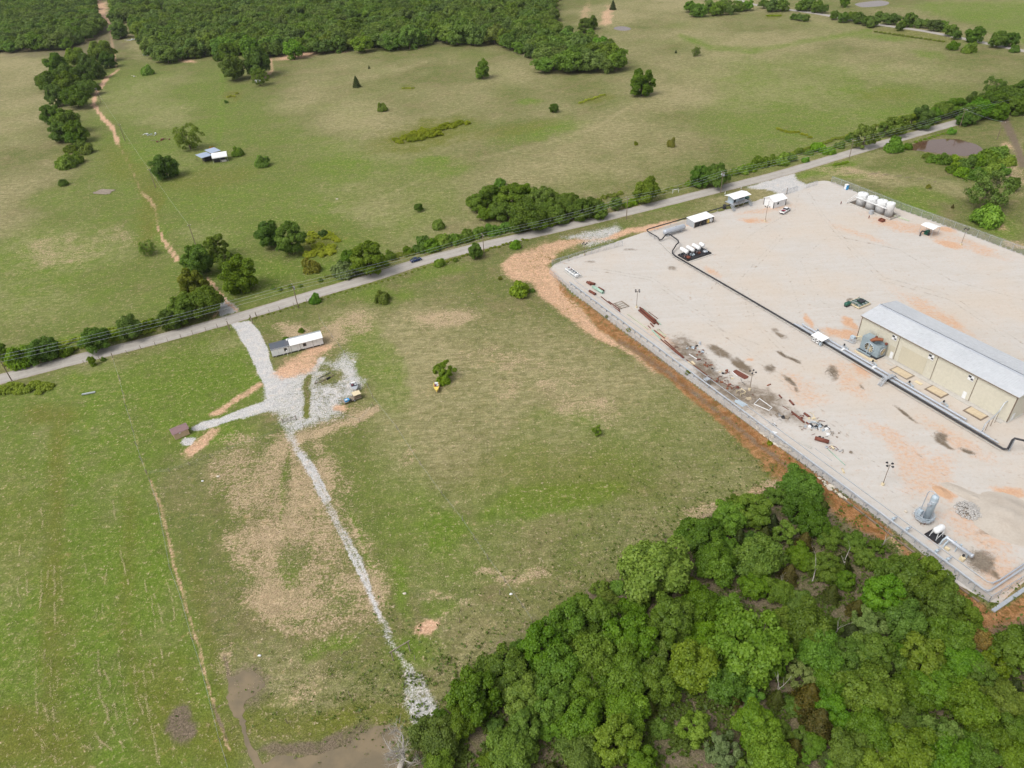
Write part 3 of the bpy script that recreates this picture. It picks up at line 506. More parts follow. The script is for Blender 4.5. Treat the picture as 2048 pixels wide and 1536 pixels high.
# ---- ground sheet: finer towards the viewer, with shallow relief; runs far past the last thing in sight
def make_ground():
    NR, NC = 540, 560
    ys = [-260.0, -160.0, -90.0, -45.0, -10.0, 8.0, 20.0]; y = 28.0; r = (1500/28.0)**(1/(NR-1)); ys += [28*r**i for i in range(NR)]; ys += [1800, 2400, 3500, 5500, 8000]
    us = np.linspace(-1, 1, NC); us = np.concatenate([[-3, -2, -1.3], us, [1.3, 2, 3]])
    ys = np.array(ys); half = 0.86*np.maximum(ys, 20)+46
    X = us[None, :]*half[:, None]; Yg = np.repeat(ys[:, None], len(us), 1); x = X.ravel(); yy = Yg.ravel()
    C = paint(x, yy)
    z = (fbm(x, yy, 60, 91, 3)-.5)*0.5*0 + (fbm(x, yy, 3.5, 95, 3)-.5)*0.10*(C[YARD] < .1)
    z = np.minimum(z, 0)-0.004
    nr, nc = X.shape; idx = np.arange(nr*nc).reshape(nr, nc)
    Fc = np.stack([idx[:-1, :-1], idx[:-1, 1:], idx[1:, 1:], idx[1:, :-1]], -1).reshape(-1, 4)
    me = np_mesh('ground', np.stack([x, yy, z], 1), Fc, M_EARTH, True, attrs_of(C))
    set_props(link('ground', me), kind='structure')
make_ground()
def inside(P, x, y):
    c = False; n = len(P)
    for i in range(n):
        a, b = P[i], P[(i+1) % n]
        if (a.y > y) != (b.y > y) and x < (b.x-a.x)*(y-a.y)/(b.y-a.y)+a.x: c = not c
    return c
def sheet(name, poly, z, sp, mat=M_EARTH, crown=0.0, n=5, jit=.25, force=None, **props):
    P = smooth_poly(poly, n, jit) if n else poly
    bm_pts = [Vector((p.x, p.y)) for p in P]; ne = len(bm_pts)
    xs = [p.x for p in P]; ys = [p.y for p in P]
    gx = np.arange(min(xs), max(xs), sp); gy = np.arange(min(ys), max(ys), sp*.87); GX, GY = np.meshgrid(gx, gy); GX = GX + (np.arange(len(gy)) % 2)[:, None]*sp*.5
    X = GX.ravel(); Y = GY.ravel(); ins = np.zeros(len(X), bool); d = np.full(len(X), 1e9)
    for i in range(ne):
        a, b = bm_pts[i], bm_pts[(i+1) % ne]; c = (a.y > Y) != (b.y > Y); ins ^= c & (X < (b.x-a.x)*(Y-a.y)/((b.y-a.y) or 1e-9)+a.x)
        vx, vy = b.x-a.x, b.y-a.y; q = vx*vx+vy*vy+1e-9; t = np.clip(((X-a.x)*vx+(Y-a.y)*vy)/q, 0, 1); d = np.minimum(d, (X-a.x-t*vx)**2+(Y-a.y-t*vy)**2)
    K = ins & (d > (sp*.4)**2); X = X[K]; Y = Y[K]
    pts = bm_pts+[Vector((a, b)) for a, b in zip(X, Y)]
    vs, es, fs, *_ = delaunay_2d_cdt(pts, [], [list(range(ne))], 1, 1e-5)
    V = np.array([(v.x, v.y, z) for v in vs]); Fc = np.array([f for f in fs if len(f) == 3])
    at = None
    if mat is M_EARTH:
        C = paint(V[:, 0], V[:, 1])
        if force: force(C)
        at = attrs_of(C)
    me = np_mesh(name, V, Fc, mat, True, at); o = link(name, me); set_props(o, **props); return o
def fy(C): C[YARD] = 1.2; C[RUST] = np.minimum(C[RUST], C[RUST]*0); C[LUSH] = 0; C[TAN] = 0
sheet('gravel_yard', YARD_W, 0.05, 0.55, n=3, jit=.5, force=fy, kind='structure')
sheet('driveway', [W(*p) for p in [(458, 648), (470, 640), (497, 638), (524, 663), (540, 700), (550, 738), (578, 748), (588, 790), (575, 826), (540, 818), (470, 843), (415, 863), (385, 866), (376, 856), (400, 842), (490, 812), (535, 800), (525, 770), (510, 740), (486, 690)]], 0.006, 0.4, kind='structure')
sheet('gravel_track', [W(*p) for p in [(560, 828), (585, 824), (605, 880), (640, 935), (668, 990), (710, 1070), (745, 1150), (772, 1220), (790, 1270), (815, 1310), (860, 1345), (885, 1400), (895, 1450), (850, 1490), (820, 1460), (800, 1380), (790, 1310), (755, 1260), (725, 1190), (680, 1110), (640, 1020), (600, 930), (575, 880)]], 0.010, 0.35, kind='structure')
# ---- water
def make_water():
    m, t = new_mat('muddy_water'); geo = nd(t, 'ShaderNodeNewGeometry'); n = noise(t, geo.outputs['Position'], .25, 3); n2 = noise(t, geo.outputs['Position'], 3.0, 3)
    finish(t, mixc(t, mrange(t, n, .4, .6), (0.20, 0.155, 0.095), (0.155, 0.125, 0.08)), 0.12, 0, n2, .05, .05, spec=.4); return m
M_WATER = make_water()
m_, t_ = new_mat('pond_water'); geo = nd(t_, 'ShaderNodeNewGeometry'); finish(t_, (0.10, 0.055, 0.035), .08, 0, noise(t_, geo.outputs['Position'], 2.0, 3), .06, .05); M_POND = m_
for nm, lst in PONDS.items():
    for k, (n_, P, lab) in enumerate(lst):
        sheet(n_, [W(*p) for p in P], 0.012, 2.0, mat=M_WATER if nm == 'puddle' else M_POND, jit=.6, kind='structure')
sheet('ditch_water', [W(*p) for p in [(482, 1450), (489, 1450), (500, 1485), (516, 1510), (530, 1545), (520, 1560), (506, 1525), (492, 1490)]], 0.014, 1.0, mat=M_WATER, jit=.3, kind='structure')
# ---- roads
def make_asphalt():
    m, t = new_mat('chip_seal'); geo = nd(t, 'ShaderNodeNewGeometry'); p = geo.outputs['Position']; uv = nd(t, 'ShaderNodeAttribute', attribute_name='cross')
    n1 = noise(t, p, .25, 4, .6); n2 = noise(t, p, 4.0, 3, .7); n3 = noise(t, p, .9, 4, .7)
    c = mixc(t, mrange(t, n1, .35, .65), (0.40, 0.37, 0.335), (0.335, 0.31, 0.28)); c = mixc(t, mrange(t, n3, .5, .75, 0, .6), c, (0.27, 0.25, 0.235))
    track = mathn(t, 'ABSOLUTE', mathn(t, 'SUBTRACT', mathn(t, 'ABSOLUTE', uv.outputs['Fac']), .45)); c = mixc(t, mrange(t, track, .04, .2, .35, 0, True), c, (0.47, 0.44, 0.405))
    edge = mathn(t, 'ABSOLUTE', uv.outputs['Fac']); edge = mathn(t, 'MULTIPLY_ADD', mathn(t, 'SUBTRACT', n3, .5), .5, edge); c = mixc(t, mrange(t, edge, .84, 1.0, 0, .8, True), c, (0.30, 0.225, 0.15))
    c = mixc(t, mrange(t, n2, .3, .7, 0, .3), c, (0.25, 0.24, 0.22))
    vo = nd(t, 'ShaderNodeTexVoronoi', feature='DISTANCE_TO_EDGE'); vo.inputs['Scale'].default_value = .22; L(t, p, vo.inputs['Vector']); cf = mrange(t, vo.outputs['Distance'], 0, .012, .35, 0)
    c = mixc(t, cf, c, (0.20, 0.18, 0.17)); finish(t, c, .9, 0, n2, .4, .02, spec=.2); return m
M_ROAD = make_asphalt()
def road(name, pts, wd, z, mat, seed=0, **props):
    ps = []                                    # even spacing
    for a, b in zip(pts[:-1], pts[1:]):
        k = max(1, int((b-a).length/2.5)); ps += [a.lerp(b, i/k) for i in range(k)]
    ps.append(pts[-1])
    for _ in range(10): ps = [ps[0]]+[(ps[i-1]+ps[i]*2+ps[i+1])/4 for i in range(1, len(ps)-1)]+[ps[-1]]
    V = []; A = []; cs = [-1, -.8, -.45, 0, .45, .8, 1]
    for i, p in enumerate(ps):
        d = (ps[min(i+1, len(ps)-1)]-ps[max(i-1, 0)]).normalized(); nn = Vector((-d.y, d.x, 0))
        for c in cs:
            k = wd/2*(c + (mnoise.noise(p*.5+Vector((c*9, seed, 0)))*.07 if abs(c) == 1 else 0)); q = p+nn*k; V.append((q.x, q.y, z+.05*(1-c*c))); A.append(c)
    n = len(cs); Fc = [(i*n+j, i*n+j+1, (i+1)*n+j+1, (i+1)*n+j) for i in range(len(ps)-1) for j in range(n-1)]
    me = np_mesh(name, V, Fc, mat, True, {'cross': ('POINT', 'FLOAT', A)}); o = link(name, me); set_props(o, kind='structure', **props); return ps
ROADS = road('road', ROAD, 6.6, 0.02, M_ROAD)
road('far_road', [W(*p) for p in [(1440, -14), (1500, 8), (1560, 17), (1640, 28), (1740, 47), (1850, 62), (1940, 80), (2048, 102), (2200, 132)]], 6.5, 0.03, M_ROAD, 3)
# ------------------------------------------------------------------ tree crowns (unit radius, centre of crown at z = 1)
def leaf_cards(rng, P, Nrm, size, jit=0.55, aspect=0.75):
    """one bent leaf cluster per point, facing roughly along Nrm"""
    n = len(P); N = Nrm + rng.normal(0, jit, (n, 3)); N /= np.linalg.norm(N, axis=1)[:, None]+1e-9
    A = rng.normal(0, 1, (n, 3)); U = np.cross(N, A); U /= np.linalg.norm(U, axis=1)[:, None]+1e-9; Vv = np.cross(N, U)
    s = size*rng.uniform(.65, 1.35, n)[:, None]
    c0 = P+U*s; c1 = P+Vv*s*aspect+N*s*.25; c2 = P-U*s; c3 = P-Vv*s*aspect+N*s*.25
    V = np.stack([c0, c1, c2, c3], 1).reshape(-1, 3); Fc = np.arange(4*n).reshape(n, 4)
    return V, Fc
def crown_mesh(name, seed, mat, n_leaf=9000, size=.055, shape='oak', zs=.78, clumps=44, cr_=(.20, .34), gap=0.0):
    rng = np.random.RandomState(seed); C = []; tries = 0
    lob = rng.uniform(-1, 1, (5, 3)); 
    while len(C) < clumps and tries < 6000:
        tries += 1; d = rng.normal(0, 1, 3); d /= np.linalg.norm(d)
        if shape == 'oak':
            if d[2] < -.92: continue
            k = rng.uniform(.62, .86) if rng.rand() < .85 else rng.uniform(.2, .6)
            k *= 1+.22*math.sin(3*d[0]+lob[0, 0]*3)*math.sin(3*d[1]+lob[0, 1]*3)+.12*math.sin(5*math.atan2(d[1], d[0])+lob[1, 0]*3)
            c = d*k*np.array([1, 1, zs])
        elif shape == 'bush':
            if d[2] < 0: d[2] = -d[2]*.5
            c = d*rng.uniform(.4, .8)*np.array([1, 1, zs])
        elif shape == 'tall':
            if d[2] < -.8: continue
            c = d*rng.uniform(.4, .85)*np.array([.78, .78, 1.25])
        r = rng.uniform(*cr_)
        if all(np.linalg.norm(c-q[0]) > .62*max(r, q[1]) for q in C): C.append((c, r))
    area = np.array([r*r for _, r in C]); cnt = (area/area.sum()*n_leaf).astype(int)
    Ps, Ns, As = [], [], []
    for (c, r), m in zip(C, cnt):
        d = rng.normal(0, 1, (m, 3)); d /= np.linalg.norm(d, axis=1)[:, None]; d[:, 2] = np.where(d[:, 2] < -.6, -d[:, 2], d[:, 2])
        rr = r*(rng.uniform(.45, 1.08, m)**.6 + .10*np.sin(d[:, 0]*7+seed)*np.sin(d[:, 1]*8+c[0]*20)*1.4 + .06*np.sin(d[:, 2]*15+c[1]*30))
        p = c+d*rr[:, None]*np.array([1, 1, .85]); Ps.append(p); Ns.append(d*.7+np.array([0, 0, .5])+c*.3)
        As.append(np.clip(rng.normal(.5+.5*(rng.rand()-.5), .22, m), 0, 1))
    P = np.concatenate(Ps); N = np.concatenate(Ns); A = np.concatenate(As)
    V, Fc = leaf_cards(rng, P, N, size); V = V+np.array([0, 0, .80 if shape != 'bush' else .1])
    V[:, 2] = np.maximum(V[:, 2], .02)
    me = np_mesh(name, V, Fc, mat, False, {'lf': ('FACE', 'FLOAT', A)}); return me, C
def cedar_mesh(name, seed, n_leaf=5000, size=.055):
    rng = np.random.RandomState(seed); h = rng.rand(n_leaf)**1.35; a = rng.uniform(0, 2*math.pi, n_leaf)
    r = (1-h)**.8*(.78+.18*np.sin(a*5+h*9)+.12*np.sin(h*40+a*2))*rng.uniform(.55, 1, n_leaf)**.5
    P = np.stack([r*np.cos(a)*.95, r*np.sin(a)*.95, .08+h*1.85], 1); N = np.stack([np.cos(a), np.sin(a), np.full(n_leaf, .55)], 1)
    V, Fc = leaf_cards(rng, P, N, size, .4, .5); A = np.clip(rng.normal(.45, .25, n_leaf), 0, 1)
    return np_mesh(name, V, Fc, M_CEDAR, False, {'lf': ('FACE', 'FLOAT', A)})
def branch_mesh(name, seed, mat, h=1.0, depth=4, spread=.55, r0=.05, curl=.2, up=.25, first=.45, split=(2, 4), tips=None):
    """trunk and limbs as one tapered branching surface"""
    rnd = random.Random(seed); mb = MB()
    def grow(p, d, ln, r, lv):
        pts = [p]; rs = [r]; q = p.copy(); dd = d.copy(); k = 3 if lv < depth-1 else 2
        for i in range(k):
            dd = (dd+Vector((rnd.uniform(-1, 1), rnd.uniform(-1, 1), rnd.uniform(-.5, 1)*up))*curl).normalized(); q = q+dd*ln/k; pts.append(q.copy()); rs.append(r*(1-.45*(i+1)/k))
        mb.tube(pts, rs, 6 if lv == 0 else (4 if lv < 3 else 3), True)
        if lv < depth:
            for _ in range(rnd.randint(*split)):
                t = rnd.randint(1 if lv else 2, k); a = rnd.uniform(0, 6.28); s = rnd.uniform(.5, 1)*spread*(1.5 if lv == 0 else 1.2)
                nd_ = (dd+Vector((math.cos(a), math.sin(a), .1))*s).normalized(); grow(pts[t].copy(), nd_, ln*rnd.uniform(.55, .82), rs[t]*.68, lv+1)
        elif tips is not None: tips.append(q.copy())
    grow(Vector((0, 0, 0)), Vector((rnd.uniform(-.1, .1), rnd.uniform(-.1, .1), 1)), h*first, r0, 0)
    me = bpy.data.meshes.new(name); me.from_pydata(mb.v, [], mb.f); me.materials.append(mat); me.polygons.foreach_set('use_smooth', mb.sm); return me
TR = {}
TR['oak'] = [crown_mesh('oak_crown', 100+i, M_LEAF, 20000, .043, clumps=66 if i % 2 else 48, cr_=(.15, .29) if i % 3 else (.19, .33), zs=(.78, .88, .95)[i % 3])[0] for i in range(9)]
TR['loose'] = [crown_mesh('loose_crown', 140+i, M_LEAF, 9000, .048, clumps=46, cr_=(.12, .22), zs=.85)[0] for i in range(4)]
TR['tall'] = [crown_mesh('tall_crown', 160+i, M_LEAF, 8000, .055, shape='tall', clumps=40, cr_=(.18, .3))[0] for i in range(3)]
TR['far'] = [crown_mesh('far_crown', 200+i, M_FAR, 5200, .066, clumps=38, cr_=(.2, .34), zs=(.75, .9)[i % 2])[0] for i in range(6)]
TR['bush'] = [crown_mesh('bush_leaves', 240+i, M_LEAF, 6000, .062, shape='bush', zs=.8, clumps=26, cr_=(.2, .36))[0] for i in range(5)]
TR['weed'] = [crown_mesh('weed_leaves', 260+i, M_WEED, 3000, .075, shape='bush', zs=.55, clumps=24, cr_=(.16, .3))[0] for i in range(3)]
TR['cedar'] = [cedar_mesh('cedar_needles', 280+i, 7000, .05) for i in range(3)]
TRUNK = [branch_mesh('trunk', 300+i, M_BARK, 1.0, 2, .6, .055, first=.62) for i in range(5)]
# airy trees: visible limbs with thin foliage
AIRY = []
for i in range(3):
    tm = branch_mesh('limbs', 330+i, M_BARK, 1.9, 4, .95, .05, first=.32, split=(3, 4), up=.5, curl=.28)
    lm = crown_mesh('thin_leaves', 335+i, M_LEAF, 5200, .036, clumps=70, cr_=(.10, .19), zs=.85)[0]; AIRY.append((tm, lm))
DEADM = [branch_mesh('dead_limbs', 360+i, M_DEAD, 2.1, 5, 1.0, .085, first=.30, split=(3, 5), up=.4, curl=.32) for i in range(2)]
SNAG = [branch_mesh('snag', 380+i, M_DEAD, 1.9, 2, .5, .05, first=.5, split=(1, 3), up=.5) for i in range(3)]

GREEN = {'far': (1, 1, 1), '': (1.08, 1.08, 1), 'yellow-green': (1.28, 1.2, .9), 'bright green': (1.1, 1.3, .9), 'dark green': (.75, .8, .85), 'grey-green': (1.35, 1.15, 2.2), 'deep green': (.92, .98, .9), 'olive': (1.15, 1.04, .8), 'pale green': (1.35, 1.25, 1.6), 'silvery': (1.5, 1.25, 2.8), 'brown-green': (1.5, .95, 1.0), 'rusty': (2.6, 1.05, 2.0)}
trnd = random.Random(7)
def tree(kind, px, py, rpx, col='', label=None, group=None, name=None, hk=1.0, cat=None, world=None, R=None, z=0.0, flat=1.0):
    """px, py: where the middle of the crown is seen; rpx: crown radius there"""
    if R is None: R = rpx*MPP(px, py)*(1.15 if kind == 'bush' else 1.0)
    if kind in ('bush', 'weed'): hk *= 1.35
    ch = {'cedar': 1.0, 'bush': .45, 'weed': .3}.get(kind, 1.0)*R*hk
    if world is None: p = W(px, py, ch*.95); p.z = 0
    else: p = world
    p = Vector((p.x, p.y, z)); rz = trnd.uniform(0, 6.28)
    nm = name or {'cedar': 'cedar_tree', 'bush': 'bush', 'weed': 'weed_patch', 'airy': 'airy_tree', 'dead': 'dead_tree', 'snag': 'dead_snag'}.get(kind, 'oak_tree')
    cat = cat or {'bush': 'bush', 'weed': 'weeds'}.get(kind, 'tree')
    t = empty(nm, p, rz, label, cat, group)
    kb = 1.25 if kind in ('bush',) else 1.0
    c4 = (*[q*kb for q in GREEN[col]], 1); j = trnd.uniform(.92, 1.08)
    if kind in ('dead', 'snag'):
        o = link('limbs', trnd.choice(DEADM if kind == 'dead' else SNAG), t, (0, 0, 0), None, (R, R, R*hk)); return t
    if kind == 'airy':
        a, b = trnd.choice(AIRY); link('limbs', a, t, (0, 0, 0), None, (R, R, R*hk)); o = link('leaves', b, t, (0, 0, 0), None, (R, R, R*hk)); o.color = c4; return t
    if kind in TR:
        pre = 'crown' if kind not in ('bush', 'weed') else 'leaves'
        o = link(pre, trnd.choice(TR[kind]), t, (0, 0, 0), None, (R*j, R/j*flat, R*hk)); o.color = c4
        if kind not in ('bush', 'weed'): link('trunk', trnd.choice(TRUNK), t, (0, 0, 0), None, (R, R, R*hk*1.15))
    return t

# ---- single trees and shrubs in the fields: kind, x, y, radius, tint, label
S = [
 ('airy', 372, 268, 27, 'pale green', 'spreading pale green tree with bare forked limbs behind the small carport'),
 ('oak', 326, 328, 25, 'deep green', 'dark rounded oak left of the small carport beside a power pole'),
 ('bush', 524, 322, 14, '', 'dark round bush alone in the grass right of the small carport'),
 ('bush', 473, 303, 11, '', 'green bush touching the right end of the small carport'),
 ('bush', 426, 299, 8, 'rusty', 'low reddish bush behind the blue roof of the carport'),
 ('bush', 294, 140, 11, 'pale green', 'pale shrub in the upper left pasture below the white junk'),
 ('airy', 516, 150, 18, 'pale green', 'thin small tree standing over the abandoned white trailer'),
 ('oak', 463, 132, 23, '', 'left one of two round trees in front of the far woods'),
 ('oak', 513, 121, 26, 'deep green', 'right and larger of two round trees in front of the far woods'),
 ('oak', 455, 104, 18, '', 'small tree tucked behind the two round trees below the woods'),
 ('bush', 434, 114, 9, 'dark green', 'dark little bush left of the two round trees'),
 ('cedar', 712, 163, 10, 'dark green', 'dark blue-green cedar alone in the wide far pasture'),
 ('cedar', 738, 134, 3, 'dark green', 'tiny dark cedar sapling uphill of the lone cedar'),
 ('tall', 964, 137, 17, 'yellow-green', 'pale yellow-green tree alone near the tip of the woods'),
 ('oak', 1285, 163, 24, '', 'large single tree in the pasture right of the woods tip'),
 ('oak', 1108, 214, 9, 'deep green', 'small round tree in the middle of the upper pasture'),
 ('bush', 1343, 284, 8, 'brown-green', 'small dark rounded cedar in the pasture above the main road'),
 ('bush', 1272, 286, 4, 'brown-green', 'tiny brown cedar left of the small dark cedar'),
 ('bush', 764, 214, 10, 'yellow-green', 'bright yellow-green bush in the upper pasture above the long thicket'),
 ('oak', 1168, 50, 13, '', 'middle one of three small trees beside the far woods'), ('oak', 1184, 44, 12, 'deep green', 'right one of three small trees beside the far woods'), ('oak', 1137, 58, 9, '', 'left small tree of three beside the far woods'), ('bush', 1181, 62, 8, '', 'bush below the three small trees beside the far woods'),
 ('cedar', 1226, 10, 8, 'dark green', 'dark cedar at the very top of the photo in the bare pasture'), ('oak', 1112, 24, 6, '', 'tiny round tree hugging the edge of the far woods'),
 ('airy', 1392, 100, 10, 'pale green', 'small bare-looking tree in the pale far pasture'), ('cedar', 1352, 103, 3, 'dark green', 'tiny cedar left of the small bare-looking tree'),
 ('bush', 452, 203, 4, 'dark green', 'tiny dark shrub beside the mown strip in the upper left'),
 ('oak', 536, 466, 27, 'deep green', 'dark tree, left one of the pair above the road'), ('oak', 580, 476, 31, '', 'leafy green tree, right one of the pair above the road'),
 ('oak', 392, 520, 31, 'deep green', 'dark green oak behind the gravel entrance north of the road'), ('loose', 430, 490, 26, 'yellow-green', 'loose light green tree behind the dark oak by the track'),
 ('loose', 448, 520, 24, 'olive', 'olive tree in the middle of the clump by the track'), ('oak', 474, 545, 36, 'yellow-green', 'broad yellowish tree at the right of the clump by the track'),
 ('airy', 292, 492, 17, 'grey-green', 'grey-green wispy shrub alone left of the track ruts'),
 ('oak', 382, 563, 27, 'brown-green', 'brownish green tree above the gravel entrance'), ('oak', 402, 598, 33, 'yellow-green', 'big bright tree overhanging the gravel entrance'), ('oak', 362, 618, 28, '', 'tree second from the gravel entrance in the roadside hedge'),
 ('oak', 338, 634, 22, 'deep green', 'tree third from the gravel entrance in the roadside hedge'), ('oak', 258, 652, 25, 'deep green', 'round tree in the roadside hedge left of a gap'), ('oak', 187, 674, 27, '', 'broad bush-like tree in the roadside hedge, second from the left edge group'),
 ('oak', 84, 695, 27, 'deep green', 'dark round tree in the hedge near the left end of the road'), ('bush', 36, 712, 26, '', 'low leafy shrub in the hedge beside the left dark tree'), ('oak', 4, 702, 16, '', 'tree cut off by the left border in the roadside hedge'),
 ('bush', 300, 645, 14, 'yellow-green', 'small yellow-green bush filling the hedge gap'), ('bush', 232, 668, 12, 'yellow-green', 'small bush between two round hedge trees'), ('bush', 130, 700, 14, 'yellow-green', 'low bush right of the left dark hedge tree'),
 ('bush', 620, 530, 18, 'brown-green', 'brownish bush at the edge of the thicket above the road'), ('bush', 688, 535, 24, 'grey-green', 'grey-green bush in the hedge left of the blue car'), ('oak', 735, 517, 33, 'yellow-green', 'wide leafy tree in the hedge just above the blue car'),
 ('oak', 700, 515, 22, '', 'tree behind the grey-green bush left of the blue car'), ('oak', 645, 466, 9, 'deep green', 'small dark tree in the yellow brush above the road'),
 ('bush', 880, 523, 11, 'yellow-green', 'light shrub on the near verge right of the blue car'), ('oak', 950, 501, 16, 'bright green', 'round green tree on the near verge beside a power pole'), ('bush', 1031, 488, 11, 'bright green', 'small green bush on the near verge left of the red earth'), ('bush', 911, 519, 5, '', 'tiny shrub between two verge bushes'),
 ('oak', 837, 413, 9, 'deep green', 'small round tree alone above the road hedge'), ('bush', 877, 448, 12, '', 'round bush below the small lone tree above the road hedge'), ('bush', 1000, 363, 11, 'deep green', 'round bush just above the big roadside clump'),
 ('bush', 628, 596, 12, 'bright green', 'leafy shrub beside the power pole near the driveway mouth'), ('tall', 183, 722, 10, 'yellow-green', 'small yellow-green sapling beside the road at the left'), ('bush', 206, 718, 5, 'deep green', 'little round bush right of the yellow-green sapling'),
 ('loose', 887, 738, 20, 'yellow-green', 'tall narrow bright green sapling above the yellow boat'), ('bush', 885, 757, 13, 'yellow-green', 'bushy undergrowth at the foot of the tall sapling above the boat'), ('loose', 1194, 860, 11, 'yellow-green', 'solitary small green sapling in the middle of the big field'),
 ('weed', 1038, 578, 27, 'bright green', 'wide low green bush left of the orange earth bank'), ('weed', 1000, 556, 6, '', 'small weed clump left of the wide low bush'), ('weed', 765, 594, 20, 'deep green', 'low dark weed patch in the field south of the road'), ('bush', 1065, 580, 5, 'deep green', 'tiny dark bush right of the wide low bush'),
 ('bush', 602, 660, 6, '', 'small bush directly behind the white mobile home'), ('bush', 571, 677, 7, 'deep green', 'low bush behind the dark roof of the mobile home'),
 ('oak', 1400, 352, 20, 'bright green', 'left one of two trees beside the road opposite the yard'), ('oak', 1433, 347, 24, 'bright green', 'right one of two trees beside the road opposite the yard'), ('oak', 1293, 378, 25, 'yellow-green', 'round tree by the road above the long tank'),
 ('bush', 1788, 288, 18, 'bright green', 'round bush at the left end of the brown pond'), ('bush', 1816, 291, 9, '', 'small bush between road and brown pond'), ('bush', 1904, 262, 8, 'bright green', 'small bright bush on the verge right of the pond'),
 ('airy', 1982, 372, 42, 'pale green', 'large feathery pale green tree below the brown pond'), ('bush', 1980, 426, 30, 'bright green', 'wide round bright bush below the feathery tree'), ('oak', 2026, 366, 14, 'deep green', 'small dark tree right of the feathery tree'),
 ('cedar', 1906, 412, 4, 'brown-green', 'tiny dark cedar in the grass outside the right fence'), ('weed', 1857, 373, 7, 'yellow-green', 'little pale bush outside the right fence'), ('weed', 1340, 328, 1, '', None),
 ('oak', 1950, 66, 16, 'deep green', 'wide dark tree right of a gap in the far roadside row'), ('bush', 1907, 89, 12, '', 'round bush in front of the far roadside row'), ('bush', 1941, 94, 13, '', 'larger round bush in front of the far roadside row'),
 ('oak', 1998, 76, 16, '', 'left one of the last two trees in the far roadside row'), ('oak', 2023, 76, 14, 'deep green', 'right one of the last two trees in the far roadside row'), ('bush', 2030, 97, 9, '', 'bush below the last two far roadside trees'),
 ('oak', 1690, 2, 10, '', 'flat-topped tree beside the far pond at the top border'), ('weed', 1945, 1, 2, '', None), ('bush', 125, 364, 9, 'deep green', 'small ragged bush alone in the left pasture'),
 ('weed', 1588, 942, 6, 'olive', 'weed clump on the earth bank outside the yard fence'), ('weed', 1540, 886, 7, 'olive', 'dry weed clump among the pale rocks outside the fence'), ('weed', 1257, 660, 6, 'pale green', 'pale weed clump on the rusty bank'), ('weed', 1375, 745, 7, 'pale green', 'green weed growing through the yard fence'), ('weed', 1213, 633, 5, 'yellow-green', 'yellowish weed at the top of the rusty bank'),
 ('bush', 1003, 1291, 7, 'yellow-green', 'small yellow-green bush just outside the near woods'),
]
for k, x, y, r, c, lab in S:
    if lab: tree(k, x, y, r, c, lab, hk=1.6 if (k == 'bush' and c == 'brown-green' and y < 300) else 1.12)
# ---- rows: each member its own tree
def row(pts, kind, col, label, group, name=None, hk=1.0):
    for (x, y, r) in pts: tree(kind, x, y, r, col if isinstance(col, str) else trnd.choice(col), label, group, name, hk)
row([(110, 128, 22), (150, 112, 20), (200, 100, 22), (175, 125, 20), (215, 118, 16)], 'oak', ['', 'yellow-green', ''], 'green tree in the upper thick part of the tree line at the left', 'trees in the upper left tree line')
row([(96, 158, 22), (130, 165, 25), (163, 150, 22), (188, 138, 18), (112, 188, 22), (148, 190, 24), (172, 172, 18), (132, 142, 20)], 'oak', ['deep green', ''], 'dark tree in the middle clump of the tree line at the left', 'trees in the left middle clump')
row([(105, 228, 22), (132, 240, 26), (118, 262, 22), (152, 262, 22), (145, 272, 16), (95, 232, 14)], 'oak', ['deep green', ''], 'dark tree in the lowest clump of the left tree line', 'trees in the lowest left clump')
row([(160, 287, 12), (140, 296, 12), (172, 296, 14), (132, 322, 18), (150, 316, 14), (118, 328, 10)], 'bush', ['yellow-green', 'olive'], 'yellow-green bush below the lowest left clump of trees', 'bushes below the left clump')
row([(952, 404, 20), (975, 392, 25), (1000, 418, 22), (1024, 393, 28), (1052, 428, 34), (1082, 395, 30), (1102, 420, 26), (1130, 402, 26), (1157, 415, 25), (1180, 412, 22), (1201, 420, 18), (1232, 407, 14), (970, 425, 16), (1075, 440, 22), (985, 380, 16), (1045, 385, 22)], 'oak', ['', 'yellow-green', ''], 'leafy tree packed in the big clump above the middle of the road', 'trees in the big roadside clump')
row([(815, 500, 11), (840, 492, 15), (862, 488, 18), (885, 480, 17), (908, 476, 16), (930, 470, 16), (958, 462, 15), (985, 458, 16), (1012, 452, 14), (780, 510, 12), (1040, 452, 14), (1100, 443, 12), (1128, 437, 12), (1160, 432, 12), (1190, 426, 10), (845, 478, 14), (1255, 407, 10), (1268, 402, 9)], 'bush', ['', 'yellow-green', 'deep green'], 'roadside hedge bush between the blue car and the big clump', 'hedge bushes along the road above the car')
row([(1466, 343, 9), (1485, 338, 12), (1503, 333, 13), (1522, 322, 15), (1540, 318, 13), (1563, 316, 16), (1580, 312, 13), (1600, 300, 10), (1620, 303, 9), (1450, 352, 8), (1378, 366, 8)], 'bush', ['yellow-green', ''], 'yellow-green hedge bush above the road opposite the yard', 'hedge bushes opposite the yard')
row([(1637, 292, 14), (1660, 300, 11), (1680, 288, 10), (1700, 275, 10), (1612, 318, 8)], 'bush', ['bright green', ''], 'ragged green bush in the hedge above the road bend', 'ragged bushes along the far road')
row([(1730, 268, 27), (1770, 256, 16), (1798, 248, 24), (1820, 240, 18)], 'loose', ['grey-green', 'pale green', 'olive'], 'greyish tree in the hedge right of the ragged bushes', 'greyish trees in the far hedge')
row([(1848, 232, 24), (1868, 228, 16), (1885, 218, 18), (1915, 212, 20), (1940, 226, 20), (1960, 215, 22), (1985, 200, 26), (2012, 190, 28), (2036, 206, 22), (2045, 180, 20), (1950, 200, 18), (1930, 236, 14), (2000, 222, 18)], 'oak', ['', 'deep green', 'bright green'], 'tree in the thick hedge at the far right end of the road', 'trees at the far right of the road')
